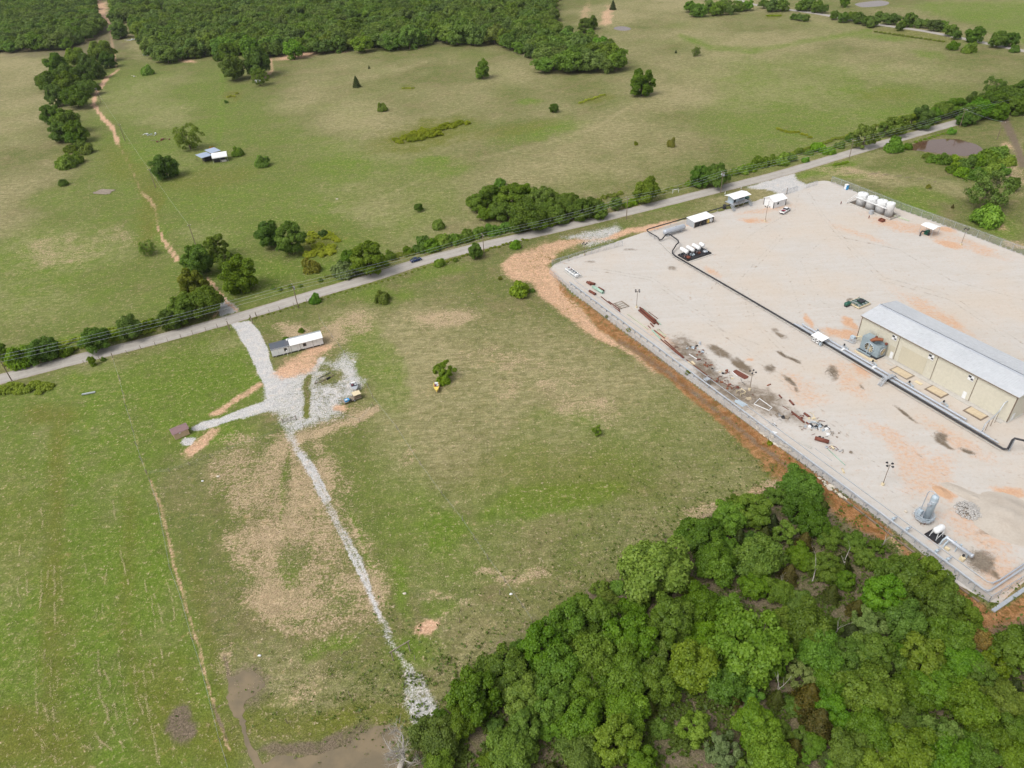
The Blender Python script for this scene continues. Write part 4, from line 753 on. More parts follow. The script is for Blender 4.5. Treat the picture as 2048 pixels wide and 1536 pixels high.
tree('airy', 1990, 168, 22, 'pale green', 'thin pale tree rising out of the thick hedge at the far right')
row([(1855, 310, 9), (1872, 316, 13), (1892, 318, 14), (1914, 320, 15), (1936, 322, 16), (1955, 318, 17), (1975, 312, 20), (1996, 308, 22), (2012, 318, 16), (1930, 343, 16), (1955, 345, 18), (1980, 338, 18), (1905, 335, 12), (2005, 340, 14)], 'bush', ['deep green', 'yellow-green', ''], 'dense brush on the near bank of the brown pond', 'brush around the brown pond')
row([(1380, 10, 13), (1400, 18, 14), (1418, 10, 14), (1434, 14, 15), (1452, 8, 14), (1462, 16, 12), (1478, 10, 12), (1496, 8, 12), (1388, 24, 9)], 'far', ['', 'bright green'], 'tree in the separate grove at the top right of the woods', 'trees in the small far grove')
row([(1528, 6, 10), (1545, 9, 13), (1562, 8, 13), (1570, 14, 8), (1605, 9, 12), (1618, 6, 14), (1636, 10, 14), (1646, 16, 10), (1600, 33, 8), (1612, 34, 8), (1588, 32, 7)], 'far', ['', 'deep green'], 'tree at the upper end of the far roadside row', 'upper trees of the far roadside row')
row([(1670, 28, 10), (1688, 32, 12), (1704, 31, 10), (1718, 34, 12), (1734, 38, 12), (1748, 40, 12), (1760, 30, 11), (1775, 36, 12), (1790, 36, 12), (1804, 46, 9), (1818, 38, 14), (1840, 44, 11), (1856, 46, 10), (1870, 48, 13), (1888, 50, 11), (1902, 58, 13), (1913, 68, 10), (1801, 52, 9), (1742, 46, 9)], 'far', ['deep green', '', 'dark green'], 'dark tree in the middle of the far roadside row', 'middle trees of the far roadside row')
row([(580, 572, 5), (600, 570, 5), (560, 578, 5), (545, 575, 5), (640, 560, 5), (770, 525, 8), (755, 530, 7)], 'bush', 'yellow-green', 'little bush on the far verge of the road left of the car', 'little bushes on the verge')
for nm, pts, kind, col, lab in [
   ('thicket', [(790+i*9.5+trnd.uniform(-4, 4), 281-i*2.3+trnd.uniform(-7, 7)-(0 if i > 3 else -2), 9+5*math.sin(i/15*3.14)) for i in range(16)]+[(815+i*9, 272-i*2.2, 11) for i in range(11)], 'weed', 'yellow-green', 'long yellow-green thicket stretched across the upper pasture'),
   ('thicket', [(630+trnd.uniform(-18, 40), 485+trnd.uniform(-22, 26), 12) for i in range(20)]+[(655+i*4, 465+i*3, 9) for i in range(6)], 'weed', 'yellow-green', 'yellow-green brush between the tree pair and the road'),
   ('thicket', [(5+i*7.5, 772+trnd.uniform(-10, 12), 14) for i in range(13)]+[(trnd.uniform(0, 80), 782, 12) for _ in range(5)], 'weed', 'deep green', 'dense low green brush at the left edge below the road'),
   ('thicket', [(1556+i*8, 256+i*2.0+trnd.uniform(-3, 3), 6) for i in range(9)], 'weed', 'olive', 'olive brush line in the pasture above the far road'),
   ('thicket', [(1160+i*6, 205-i*2.0+trnd.uniform(-1, 1), 5) for i in range(9)], 'weed', 'yellow-green', 'short yellow-green brush strip right of the middle of the upper pasture'),
   ('thicket', [(806+i*5, 176, 3.5) for i in range(5)], 'weed', 'yellow-green', 'flat little brush patch right of the lone cedar'),
   ('thicket', [(1536+i*6, 31, 4.5) for i in range(5)], 'weed', 'bright green', 'flat green brush patch near the top right grove'),
   ('thicket', [(1752+i*9, 63+i*1.3, 5) for i in range(16)], 'weed', 'deep green', 'green brush strip below the far roadside row'),
   ('thicket', [(456+i*6, 190+trnd.uniform(-4, 4), 5) for i in range(4)], 'weed', 'yellow-green', 'yellow-green brush right of the mown strip'),
   ('thicket', [(20+i*14, 704+trnd.uniform(-4, 4)-i*2.9, 11) for i in range(20)]+[(10+i*14, 728-i*3.2, 8) for i in range(22)], 'weed', '', 'low brush filling the bottom of the left roadside hedge'),
   ('thicket', [(640+i*12, 572-i*3.6+trnd.uniform(-3, 3)-16, 7) for i in range(14)]+[(790+i*11, 522-i*3.1-8+trnd.uniform(-3, 2), 9) for i in range(42)], 'weed', ['', 'deep green', 'yellow-green'], 'low brush along the far side of the road past the car'),
   ('thicket', [(1272+i*9, 402-i*2.6+trnd.uniform(-2, 2)-4, 6) for i in range(20)]+[(1452+i*9, 352-i*2.9+trnd.uniform(-2, 2)-4, 7) for i in range(44)], 'weed', ['', 'yellow-green', 'deep green'], 'low brush along the far side of the road opposite the yard'),
   ('thicket', [(500+i*12, 626-i*3.5+12+trnd.uniform(-2, 2), 3.5) for i in range(30)]+[(870+i*8, 528-i*2.2+trnd.uniform(-2, 2), 5) for i in range(24)], 'weed', ['', 'deep green'], 'scattered weeds along the near verge of the road'),
   ('thicket', [(1670+i*6, 329-i*1.6+trnd.uniform(-2, 2), 6) for i in range(5)]+[(1832+i*9, 283-i*2.6, 5) for i in range(8)], 'weed', 'bright green', 'green weeds on the near verge left of the brown pond')]:
    V, Fcs, A = [], [], []; n = 0
    for (x, y, r) in pts:
        R = r*MPP(x, y); p = W(x, y, R*.3); src = trnd.choice(TR['weed']); m = len(src.vertices)
        co = np.empty(m*3, np.float32); src.vertices.foreach_get('co', co); co = co.reshape(-1, 3); keep = np.arange(m//4)[::2 if r < 8 else 1]
        q = co.reshape(-1, 4, 3)[keep].reshape(-1, 3); a = trnd.uniform(0, 6.28); ca, sa = math.cos(a), math.sin(a)
        q = np.stack([(q[:, 0]*ca-q[:, 1]*sa)*R+p.x, (q[:, 0]*sa+q[:, 1]*ca)*R+p.y, q[:, 2]*R*.95], 1)
        V.append(q); Fcs.append(np.arange(len(q)).reshape(-1, 4)+n); n += len(q); A.append(np.clip(np.random.RandomState(n % 999).normal(trnd.uniform(.2, .8), .2, len(q)//4), 0, 1))
    o = link(nm, np_mesh(nm, np.concatenate(V), np.concatenate(Fcs), M_WEED, False, {'lf': ('FACE', 'FLOAT', np.concatenate(A))}))
    o.color = (*[q*1.35 for q in GREEN[col if isinstance(col, str) else col[0]]], 1); set_props(o, label=lab, kind='stuff')

# ---- the near woods: crowns one by one, big ones first
def in_poly(P, x, y):
    c = False
    for i in range(len(P)):
        (ax, ay), (bx, by) = P[i], P[(i+1) % len(P)]
        if (ay > y) != (by > y) and x < (bx-ax)*(y-ay)/(by-ay)+ax: c = not c
    return c
NW = [(1310, 1130, 66, 'pale green'), (1600, 965, 38, 'deep green'), (1598, 1010, 34, 'dark green'), (1460, 1030, 38, 'bright green'), (1395, 1065, 40, ''), (1505, 1020, 40, ''), (1520, 1110, 44, 'yellow-green'), (1430, 1120, 40, 'deep green'),
      (1190, 1230, 56, ''), (1260, 1270, 46, ''), (1130, 1240, 44, ''), (1080, 1290, 46, 'deep green'), (1010, 1340, 50, ''), (945, 1385, 52, ''), (1040, 1380, 46, 'yellow-green'), (1120, 1330, 50, 'deep green'), (1190, 1310, 44, 'yellow-green'), (1100, 1395, 46, ''), (1175, 1375, 46, ''), (1250, 1345, 48, 'deep green'),
      (920, 1440, 34, ''), (1345, 1235, 52, 'deep green'), (1400, 1210, 40, ''), (1450, 1220, 34, 'bright green'), (1395, 1270, 40, 'bright green'), (1500, 1285, 74, 'pale green'), (1390, 1330, 56, 'yellow-green'), (1315, 1365, 40, 'yellow-green'), (1255, 1420, 44, 'yellow-green'), (1300, 1300, 36, ''), (1450, 1365, 40, 'deep green'),
      (1165, 1440, 46, ''), (1230, 1480, 50, 'yellow-green'), (1165, 1510, 40, ''), (1285, 1520, 34, ''), (1020, 1500, 48, 'yellow-green'), (1050, 1455, 36, ''), (870, 1470, 46, ''), (980, 1530, 26, 'yellow-green'), (880, 1520, 30, 'yellow-green'),
      (1392, 1452, 36, 'silvery'), (1446, 1502, 38, 'silvery'), (1515, 1450, 46, 'yellow-green'), (1540, 1500, 46, 'yellow-green'), (1500, 1530, 30, 'olive'),
      (1620, 1250, 46, ''), (1640, 1300, 46, 'bright green'), (1570, 1245, 30, 'yellow-green'), (1560, 1290, 26, 'yellow-green'), (1700, 1310, 40, 'deep green'), (1740, 1300, 42, 'pale green'), (1740, 1245, 34, 'grey-green'), (1745, 1380, 52, 'yellow-green'), (1660, 1360, 34, ''), (1600, 1345, 32, 'grey-green'),
      (1800, 1150, 50, ''), (1848, 1142, 38, ''), (1770, 1190, 44, 'bright green'), (1840, 1190, 46, ''), (1880, 1215, 44, ''), (1815, 1240, 44, 'deep green'), (1900, 1270, 44, ''), (1938, 1228, 30, ''), (1925, 1320, 42, 'bright green'), (1850, 1310, 46, 'olive'), (1880, 1370, 44, 'bright green'), (1960, 1340, 38, ''), (1990, 1330, 36, 'olive'),
      (1830, 1380, 40, ''), (1945, 1410, 48, 'yellow-green'), (2010, 1400, 40, 'yellow-green'), (2040, 1460, 38, ''), (1880, 1470, 44, 'grey-green'), (1830, 1500, 54, 'yellow-green'), (1895, 1510, 46, 'bright green'), (1740, 1460, 44, 'bright green'), (1700, 1500, 44, ''), (1745, 1520, 40, 'yellow-green'), (1950, 1500, 40, 'deep green'), (1800, 1440, 36, ''), (2035, 1300, 44, 'deep green'), (2060, 1280, 36, 'dark green'), (1985, 1470, 36, 'deep green'), (2040, 1520, 36, ''), (1660, 1410, 34, 'bright green'), (1690, 1160, 28, ''), (1560, 1180, 36, 'bright green'), (1510, 1165, 30, 'bright green'), (1595, 1200, 34, ''), (1650, 1130, 36, 'bright green'), (1730, 1110, 30, 'bright green'), (1600, 1110, 34, ''), (1570, 1060, 36, 'olive'), (1660, 1070, 36, ''), (1710, 1080, 30, 'bright green'), (1630, 1040, 34, 'dark green')]
CED = [(1620, 1400, 50, 'brown-green'), (1640, 1450, 50, 'brown-green'), (1555, 1400, 30, 'olive'), (1685, 1130, 34, 'olive'), (1545, 1050, 30, 'dark green'), (1610, 1085, 28, 'brown-green'), (1915, 1350, 26, 'brown-green'), (1860, 1330, 30, 'dark green'), (1480, 1075, 24, 'dark green'), (1530, 1075, 30, 'olive'), (1580, 1150, 30, 'brown-green'), (1665, 1190, 30, 'olive'), (1715, 1220, 30, 'brown-green'), (1300, 1420, 26, 'olive'), (1470, 1400, 24, 'brown-green'), (1590, 1500, 34, 'brown-green'), (1335, 1180, 20, 'olive'), (2030, 1380, 30, 'dark green'), (1985, 1520, 34, 'olive'), (1780, 1340, 24, 'dark green')]
def where(x, y):
    if x < 1150: return 'in the left tip of the near woods'
    if x < 1450: return 'along the field side of the near woods' if y < 1250 else 'in the lower middle of the near woods'
    if y < 1180: return 'where the near woods meet the yard fence'
    return 'deep in the right part of the near woods'
placed = []
for x, y, r, c in NW:
    if 1535 < x < 1735 and 1055 < y < 1245: r *= .74; c = {'bright green': '', 'yellow-green': 'olive'}.get(c, c)
    k = 'loose' if c in ('silvery', 'grey-green', 'olive') else 'oak'
    sz = 'large' if r >= 48 else ('medium' if r >= 38 else 'small'); wh = where(x, y)
    j = trnd.uniform(.95, 1.08); hk = trnd.uniform(.85, 1.15)
    tree(k, x, y, r*j, c, '%s %s oak crown %s' % (sz, c or 'green', wh), '%s %s oaks %s' % (sz, c or 'green', wh), hk=hk); placed.append((x, y, r))
for x, y, r, c in CED:
    wh = where(x, y); tree('cedar', x, y-r*.2, r*.8, c, '%s cedar with fine dense needles %s' % (c.replace('brown-green', 'brownish'), wh), '%s cedars %s' % (c, wh)); placed.append((x, y, r*.7))
NWP = [(895, 1400), (1000, 1310), (1110, 1235), (1250, 1130), (1310, 1085), (1430, 1010), (1560, 975), (1610, 960), (1690, 1060), (1770, 1095), (1880, 1130), (1900, 1190), (1985, 1240), (1990, 1300), (2120, 1330), (2160, 1600), (960, 1600), (850, 1480)]
rr = random.Random(21); n = 0
for it in range(4000):
    x = rr.uniform(840, 2140); y = rr.uniform(960, 1600); r = rr.uniform(14, 27)
    if not in_poly(NWP, x, y): continue
    if 1535 < x < 1735 and 1055 < y < 1245 and rr.random() < .75 or 1290 < x < 1500 and 1390 < y and rr.random() < .9 or 920 < x < 980 and 1430 < y: continue
    if any((x-a)**2+(y-b)**2 < ((c+r)*.54)**2 for a, b, c in placed): continue
    placed.append((x, y, r)); n += 1
    cedar = rr.random() < .16; c = rr.choice(['deep green', 'dark green', 'olive', '', 'bright green'])
    wh = where(x, y)
    tree('cedar' if cedar else rr.choice(['oak', 'loose', 'bush']), x, y, r, c, '%s %s low between crowns %s' % (c or 'green', 'young cedar' if cedar else 'small tree', wh), 'gap-filling %s %s %s' % (c or 'green', 'cedars' if cedar else 'understory trees', wh), 'cedar_tree' if cedar else 'understory_tree', hk=.75, cat='tree')
    if n > 110: break
print('understory', n)
for x, y, r, lab in [(1632, 1140, 14, 'forked dead white snag among the upper right crowns'), (1695, 1120, 16, 'tall lichen-grey dead top near the yard fence'), (1565, 1162, 12, 'curved bare dead branches in a gap of the woods'), (1560, 1375, 16, 'white dead trunk standing in a gap of the near woods'), (1770, 1075, 12, 'dead bare branches leaning beside the yard fence'), (1675, 1250, 12, 'pale leaning dead trunk in the woods'), (1530, 1270, 8, 'short dead twig beside the big pale crown')]:
    tree('snag', x, y, r*1.9, '', lab, hk=1.5)
tree('dead', 0, 0, 0, '', 'bare grey dead tree leaning over the shallow pond', world=W(800, 1538), R=6.6, hk=.95)
tree('snag', 797, 1440, 12, '', 'broken pale dead stem beside the grey dead tree')
tree('bush', 1965, 1275, 22, 'rusty', 'brown leafless brush at the corner outside the yard')

# ---- the far woods: front trees one by one, the mass behind as stuff
FW = [[(-60, 12), (-60, 100), (30, 98), (75, 92), (95, 100), (140, 88), (200, 72), (222, 62), (208, 50), (192, 36), (184, 20), (180, -8), (180, -40), (-60, -40)],
      [(226, -30), (232, 14), (228, 30), (234, 60), (238, 84), (252, 84), (246, 60), (240, 30), (262, 30), (300, 26), (318, 10), (312, -30)],
      [(335, -40), (335, 12), (352, 22), (300, 28), (268, 34), (266, 50), (282, 70), (294, 96), (330, 106), (372, 106), (412, 98), (470, 92), (500, 96), (545, 98), (600, 94), (660, 90), (760, 84), (850, 78), (930, 70), (985, 72), (1012, 82), (1040, 92), (1070, 110), (1090, 130), (1120, 146), (1180, 146), (1230, 128), (1243, 108), (1205, 82), (1160, 74), (1108, 56), (1104, -40)]]
rr = random.Random(5); far = []
for P in FW:
    wp = [W(max(-400, a), max(b, -70)) for a, b in P]; xs = [p.x for p in wp]; ys = [p.y for p in wp]
    sp_ = 9.6; gy = min(ys)
    while gy < max(ys):
        gx = min(xs)
        while gx < max(xs):
            x = gx+rr.uniform(-3.6, 3.6); y = gy+rr.uniform(-3.6, 3.6); gx += sp_
            R = rr.uniform(4.6, 8.6); q = PX(x, y, R)
            if in_poly(P, *q) and rr.random() < .97: far.append((x, y, R, q))
        gy += sp_
def edge_d(q):
    d = 1e9
    for P in FW:
        for (ax, ay), (bx, by) in zip(P, P[1:]):
            vx, vy = bx-ax, by-ay; t = max(0, min(1, ((q[0]-ax)*vx+(q[1]-ay)*vy)/(vx*vx+vy*vy+1e-9))); d = min(d, math.hypot(q[0]-ax-t*vx, q[1]-ay-t*vy))
    return d
far.sort(key=lambda f: edge_d(f[3])+ (0 if f[3][1] > 60 else 40) - f[2]*.5)
vis = [f for f in far if -10 < f[3][0] < 1260 and f[3][1] > 25][:110]; vs_ = set(id(f) for f in vis)
for f in vis:
    lab = 'tree on the near edge of the far woods, ' + ('left of the dirt track' if f[3][0] < 235 else 'between track and clearing' if f[3][0] < 600 else 'along the straight middle edge' if f[3][0] < 980 else 'in the tip reaching into the pasture')
    tree('far', 0, 0, 0, trnd.choice(['far', 'far', 'yellow-green', 'bright green', '']), lab, lab.replace('tree', 'trees', 1), 'woodland_tree', R=f[2]*1.05, world=Vector((f[0], f[1], 0)), hk=trnd.uniform(.9, 1.15))
rest = [f for f in far if id(f) not in vs_]; print('far trees', len(vis), len(rest))
def gn_scatter(name, pts, meshes, label, colr=(1, 1, 1)):
    """pts: (x, y, z, scale); meshes put on them at random turns"""
    me = bpy.data.meshes.new(name); me.from_pydata([p[:3] for p in pts], [], [])
    a = me.attributes.new('scl', 'FLOAT', 'POINT'); a.data.foreach_set('value', [p[3] for p in pts])
    src = bpy.data.collections.new(name+'_kinds')
    for i, m in enumerate(meshes):
        o = bpy.data.objects.new(name+'_kind', m); o.color = (*colr, 1); src.objects.link(o)
    ng = bpy.data.node_groups.new(name, 'GeometryNodeTree'); ng.interface.new_socket('Geometry', in_out='INPUT', socket_type='NodeSocketGeometry'); ng.interface.new_socket('Geometry', in_out='OUTPUT', socket_type='NodeSocketGeometry')
    N = ng.nodes; gi = N.new('NodeGroupInput'); go = N.new('NodeGroupOutput'); ip = N.new('GeometryNodeInstanceOnPoints'); ci = N.new('GeometryNodeCollectionInfo'); ci.inputs['Collection'].default_value = src; ci.inputs['Separate Children'].default_value = True; ci.inputs['Reset Children'].default_value = True
    rv = N.new('FunctionNodeRandomValue'); rv.data_type = 'FLOAT_VECTOR'; rv.inputs[0].default_value = (0, 0, 0); rv.inputs[1].default_value = (0, 0, 6.28)
    na = N.new('GeometryNodeInputNamedAttribute'); na.data_type = 'FLOAT'; na.inputs['Name'].default_value = 'scl'
    ng.links.new(gi.outputs[0], ip.inputs['Points']); ng.links.new(ci.outputs[0], ip.inputs['Instance']); ip.inputs['Pick Instance'].default_value = True
    ng.links.new(rv.outputs[0], ip.inputs['Rotation']); ng.links.new(na.outputs[0], ip.inputs['Scale']); ng.links.new(ip.outputs[0], go.inputs[0])
    o = link(name, me); md = o.modifiers.new('scatter', 'NODES'); md.node_group = ng; set_props(o, label=label, kind='stuff'); return o
gn_scatter('woods', [(f[0], f[1], 0, f[2]*1.05) for f in rest], TR['far'], 'dense green woods filling the top left of the photo behind its edge trees', (1, 1, 1))
# ------------------------------------------------------------------ the industrial yard: u runs along the long fence, v across it
QA = Vector((103.0, 173.8, 0))
def Q(u, v, z=0.05): return QA + YU*u + YV*v + Vector((0, 0, z))
def UVp(px, py, z=0.05):
    p = W(px, py, z)-QA; return p.dot(YU), p.dot(YV)
def at(u, v, name, label, cat, group=None, rz=0.0, z=0.05): return empty(name, Q(u, v, z), YA+R_(rz), label, cat, group)
def atp(px, py, name, label, cat, group=None, rz=0.0, z=0.05): u, v = UVp(px, py); return at(u, v, name, label, cat, group, rz, z)
M_WHITE = pm('white_paint', (0.72, 0.73, 0.74), (0.60, 0.61, 0.62), .8, .45, bump=.05)
M_WROOF = pm('white_metal_roof', (0.80, 0.81, 0.82), (0.72, 0.73, 0.74), .4, .4, bump=.05)
M_GROOF = pm('grey_metal_roof', (0.50, 0.52, 0.55), (0.44, 0.46, 0.49), .12, .42, .0, .05)
M_BEIGE = pm('beige_siding', (0.56, 0.535, 0.45), (0.52, 0.495, 0.41), .15, .6, bump=.05)
M_BEIGE2 = pm('darker_beige_siding', (0.49, 0.45, 0.35), (0.46, 0.425, 0.33), .3, .6, bump=.05)
M_BTRIM = pm('brown_trim', (0.20, 0.15, 0.11), None, .8, .6)
M_STEEL = pm('galvanised_steel', (0.46, 0.49, 0.53), (0.36, 0.39, 0.43), 1.5, .42, .35)
M_BRIGHT = pm('insulated_pipe_jacket', (0.44, 0.47, 0.52), (0.37, 0.40, 0.45), .5, .4, .25, .04)
M_BLUEG = pm('blue_grey_paint', (0.27, 0.33, 0.365), (0.20, 0.25, 0.28), .7, .5)
M_LBLUE = pm('light_blue_grey_paint', (0.40, 0.47, 0.53), (0.33, 0.40, 0.46), .7, .45)
M_BLACK = pm('black_coating', (0.018, 0.018, 0.022), (0.035, 0.035, 0.04), 1.0, .55)
M_RUST = pm('rusty_steel', (0.165, 0.05, 0.03), (0.09, 0.03, 0.022), 1.4, .85)
M_RUST2 = pm('orange_rust', (0.26, 0.095, 0.045), (0.12, 0.04, 0.028), 1.8, .9)
M_GREENP = pm('green_coated_pipe', (0.28, 0.42, 0.34), (0.36, 0.47, 0.40), 1.0, .6)
M_PALEG = pm('pale_green_pipe', (0.42, 0.47, 0.33), (0.50, 0.50, 0.38), 1.0, .6)
M_WOOD = pm('weathered_plywood', (0.53, 0.44, 0.31), (0.44, 0.35, 0.24), .9, .85)
M_WOODG = pm('grey_wood', (0.22, 0.18, 0.14), (0.33, 0.28, 0.22), 2.0, .9)
M_CONC = pm('concrete', (0.46, 0.44, 0.41), (0.36, 0.34, 0.31), .9, .9)
M_GLASS = pm('dark_glass', (0.03, 0.04, 0.05), None, 1, .1)
M_DKGREEN = pm('dark_green_paint', (0.01, 0.09, 0.06), (0.015, 0.06, 0.045), 2, .4)
M_YELLOW = pm('yellow_paint', (0.75, 0.55, 0.12), (0.6, 0.42, 0.1), 1.5, .5)
M_CREAM = pm('cream_concrete', (0.62, 0.53, 0.36), (0.52, 0.43, 0.28), 2, .8)
M_BLUE = pm('blue_plastic', (0.05, 0.30, 0.62), None, 2, .45)
M_ROCK = pm('pale_rock', (0.55, 0.50, 0.43), (0.40, 0.33, 0.25), 1.5, .9, bump=.4)
M_DIRTP = pm('sandy_spoil', (0.43, 0.385, 0.335), (0.36, 0.31, 0.26), .25, .95, bump=.5)
M_BROWNR = pm('brown_roof', (0.25, 0.155, 0.16), (0.21, 0.13, 0.135), .8, .6)
M_TANW = pm('tan_siding', (0.52, 0.37, 0.25), (0.47, 0.33, 0.22), .5, .7)
M_BLKGLOSS = pm('black_shingle', (0.07, 0.085, 0.11), (0.13, 0.115, 0.115), .35, .6)
def make_link():
    m, t = new_mat('chain_link'); geo = nd(t, 'ShaderNodeNewGeometry'); tr = nd(t, 'ShaderNodeBsdfTransparent'); d = nd(t, 'ShaderNodeBsdfPrincipled')
    d.inputs['Base Color'].default_value = (.42, .44, .47, 1); d.inputs['Metallic'].default_value = .3; d.inputs['Roughness'].default_value = .5
    n = noise(t, geo.outputs['Position'], .8, 3); mx = nd(t, 'ShaderNodeMixShader'); L(t, mrange(t, n, .3, .7, .16, .34), mx.inputs[0]); L(t, tr.outputs[0], mx.inputs[1]); L(t, d.outputs[0], mx.inputs[2])
    o = nd(t, 'ShaderNodeOutputMaterial'); L(t, mx.outputs[0], o.inputs[0]); return m
M_LINK = make_link()

# ---- main metal building
def main_building():
    t = at(0, 0, 'metal_building', 'long beige metal building with pale grey ribbed roof on the gravel yard', 'building')
    Ln_, Wd, EH, RH = 45.5, 14.4, 8.3, 9.5
    MB().box((Ln_/2, Wd/2, .08), (Ln_+.6, Wd+.6, .16)).build('foundation', M_CONC, t)
    edges = [0, 6.2, 12.6, 24.2, 35.3, Ln_]
    first = None
    for i, (a, b) in enumerate(zip(edges, edges[1:])):
        m = MB().box(((a+b)/2, .10, EH/2+.1), (b-a-.04, .2, EH-.2)); n = int((b-a)/.3)
        for k in range(n): m.box((a+(k+.5)*(b-a)/n, -.02, EH/2+.1), (.07, .045, EH-.3))
        p = m.build('wall_panel', M_BEIGE, t)
        if i in (1, 2, 3, 4): MB().cyl((b, -.13, .3), (b, -.13, EH-.15), .075, 6).build('downspout', M_BTRIM, t)
    MB().box((17.8, -.055, 2.9), (7.8, .03, 5.2)).build('siding_patch', M_BEIGE2, t); MB().box((11.4, -.055, 2.3), (1.6, .03, 3.4)).build('siding_patch', M_BEIGE2, t)
    m = MB().box((Ln_/2, Wd-.1, EH/2+.1), (Ln_, .2, EH-.2)); m.build('rear_wall', M_BEIGE, t)
    for x, nm in ((.1, 'gable_wall'), (Ln_-.1, 'gable_wall')):
        m = MB(); P = [(.2, .1), (Wd-.2, .1), (Wd-.2, EH), (Wd/2, RH-.1), (.2, EH)]
        vs = [(x-.1, p[0], p[1]) for p in P]+[(x+.1, p[0], p[1]) for p in P]; m.add(vs, [(4, 3, 2, 1, 0), (5, 6, 7, 8, 9)]+[(i, (i+1) % 5, 5+(i+1) % 5, 5+i) for i in range(5)]); m.build(nm, M_BEIGE, t)
    for x in (0, Ln_): MB().box((x, -.02, EH/2+.1), (.22, .22, EH-.2)).build('corner_trim', M_BTRIM, t)
    for s, nm in ((0, 'roof_slope'), (1, 'roof_slope')):
        y0, y1 = (-.45, Wd/2) if s == 0 else (Wd+.45, Wd/2); z0 = EH-.02
        m = MB().slab([(-.4, y0, z0), (Ln_+.4, y0, z0), (Ln_+.4, y1, RH), (-.4, y1, RH)], .12); o = m.build(nm, M_GROOF, t)
        rb = MB(); n = 76
        for k in range(n+1):
            x = -.4+(Ln_+.8)*k/n; rb.bar((x, y0, z0+.03), (x, y1-(.15 if s == 0 else -.15), RH+.02), .07, .06)
        rb.build('roof_ribs', M_GROOF, o, kind='stuff')
    r = MB(); 
    for s in (-1, 1): r.slab([(-.5, Wd/2+s*.55, RH-.02), (Ln_+.5, Wd/2+s*.55, RH-.02), (Ln_+.5, Wd/2+s*.14, RH+.16), (-.5, Wd/2+s*.14, RH+.16)], .04)
    r.build('ridge_vent', M_BRIGHT, t); MB().box((Ln_/2, Wd/2, RH+.08), (Ln_+.8, .22, .08)).build('ridge_gap', M_BLACK, t)
    MB().box((Ln_/2, -.52, EH-.12), (Ln_+.8, .16, .16)).build('gutter', M_BTRIM, t)
    for u in (11.1, 22.5, 33.8):
        f = MB().box((u, -.14, 6.7), (1.5, .16, 1.5)).build('wall_vent', M_WHITE, t)
        MB().box((u-.32, -.235, 7.05), (.75, .05, .55)).build('louver', M_BLACK, f); MB().box((u+.35, -.235, 6.45), (.6, .05, .4)).build('louver', M_BLACK, f); MB().box((u+.1, -.24, 6.75), (1.2, .04, .05)).build('louver', M_STEEL, f)
    for u in (11.7, 33.8): 
        d = MB().box((u, -.06, 1.15), (.95, .08, 2.1)).build('door', M_WHITE, t); MB().sphere((u+.35, -.13, 1.1), .05).build('handle', M_STEEL, d)
    d = MB().box((Ln_+.06, 1.8, 1.15), (.08, .95, 2.1)).build('door', M_WHITE, t); MB().sphere((Ln_+.14, 2.1, 1.1), .05).build('handle', M_STEEL, d)
main_building()
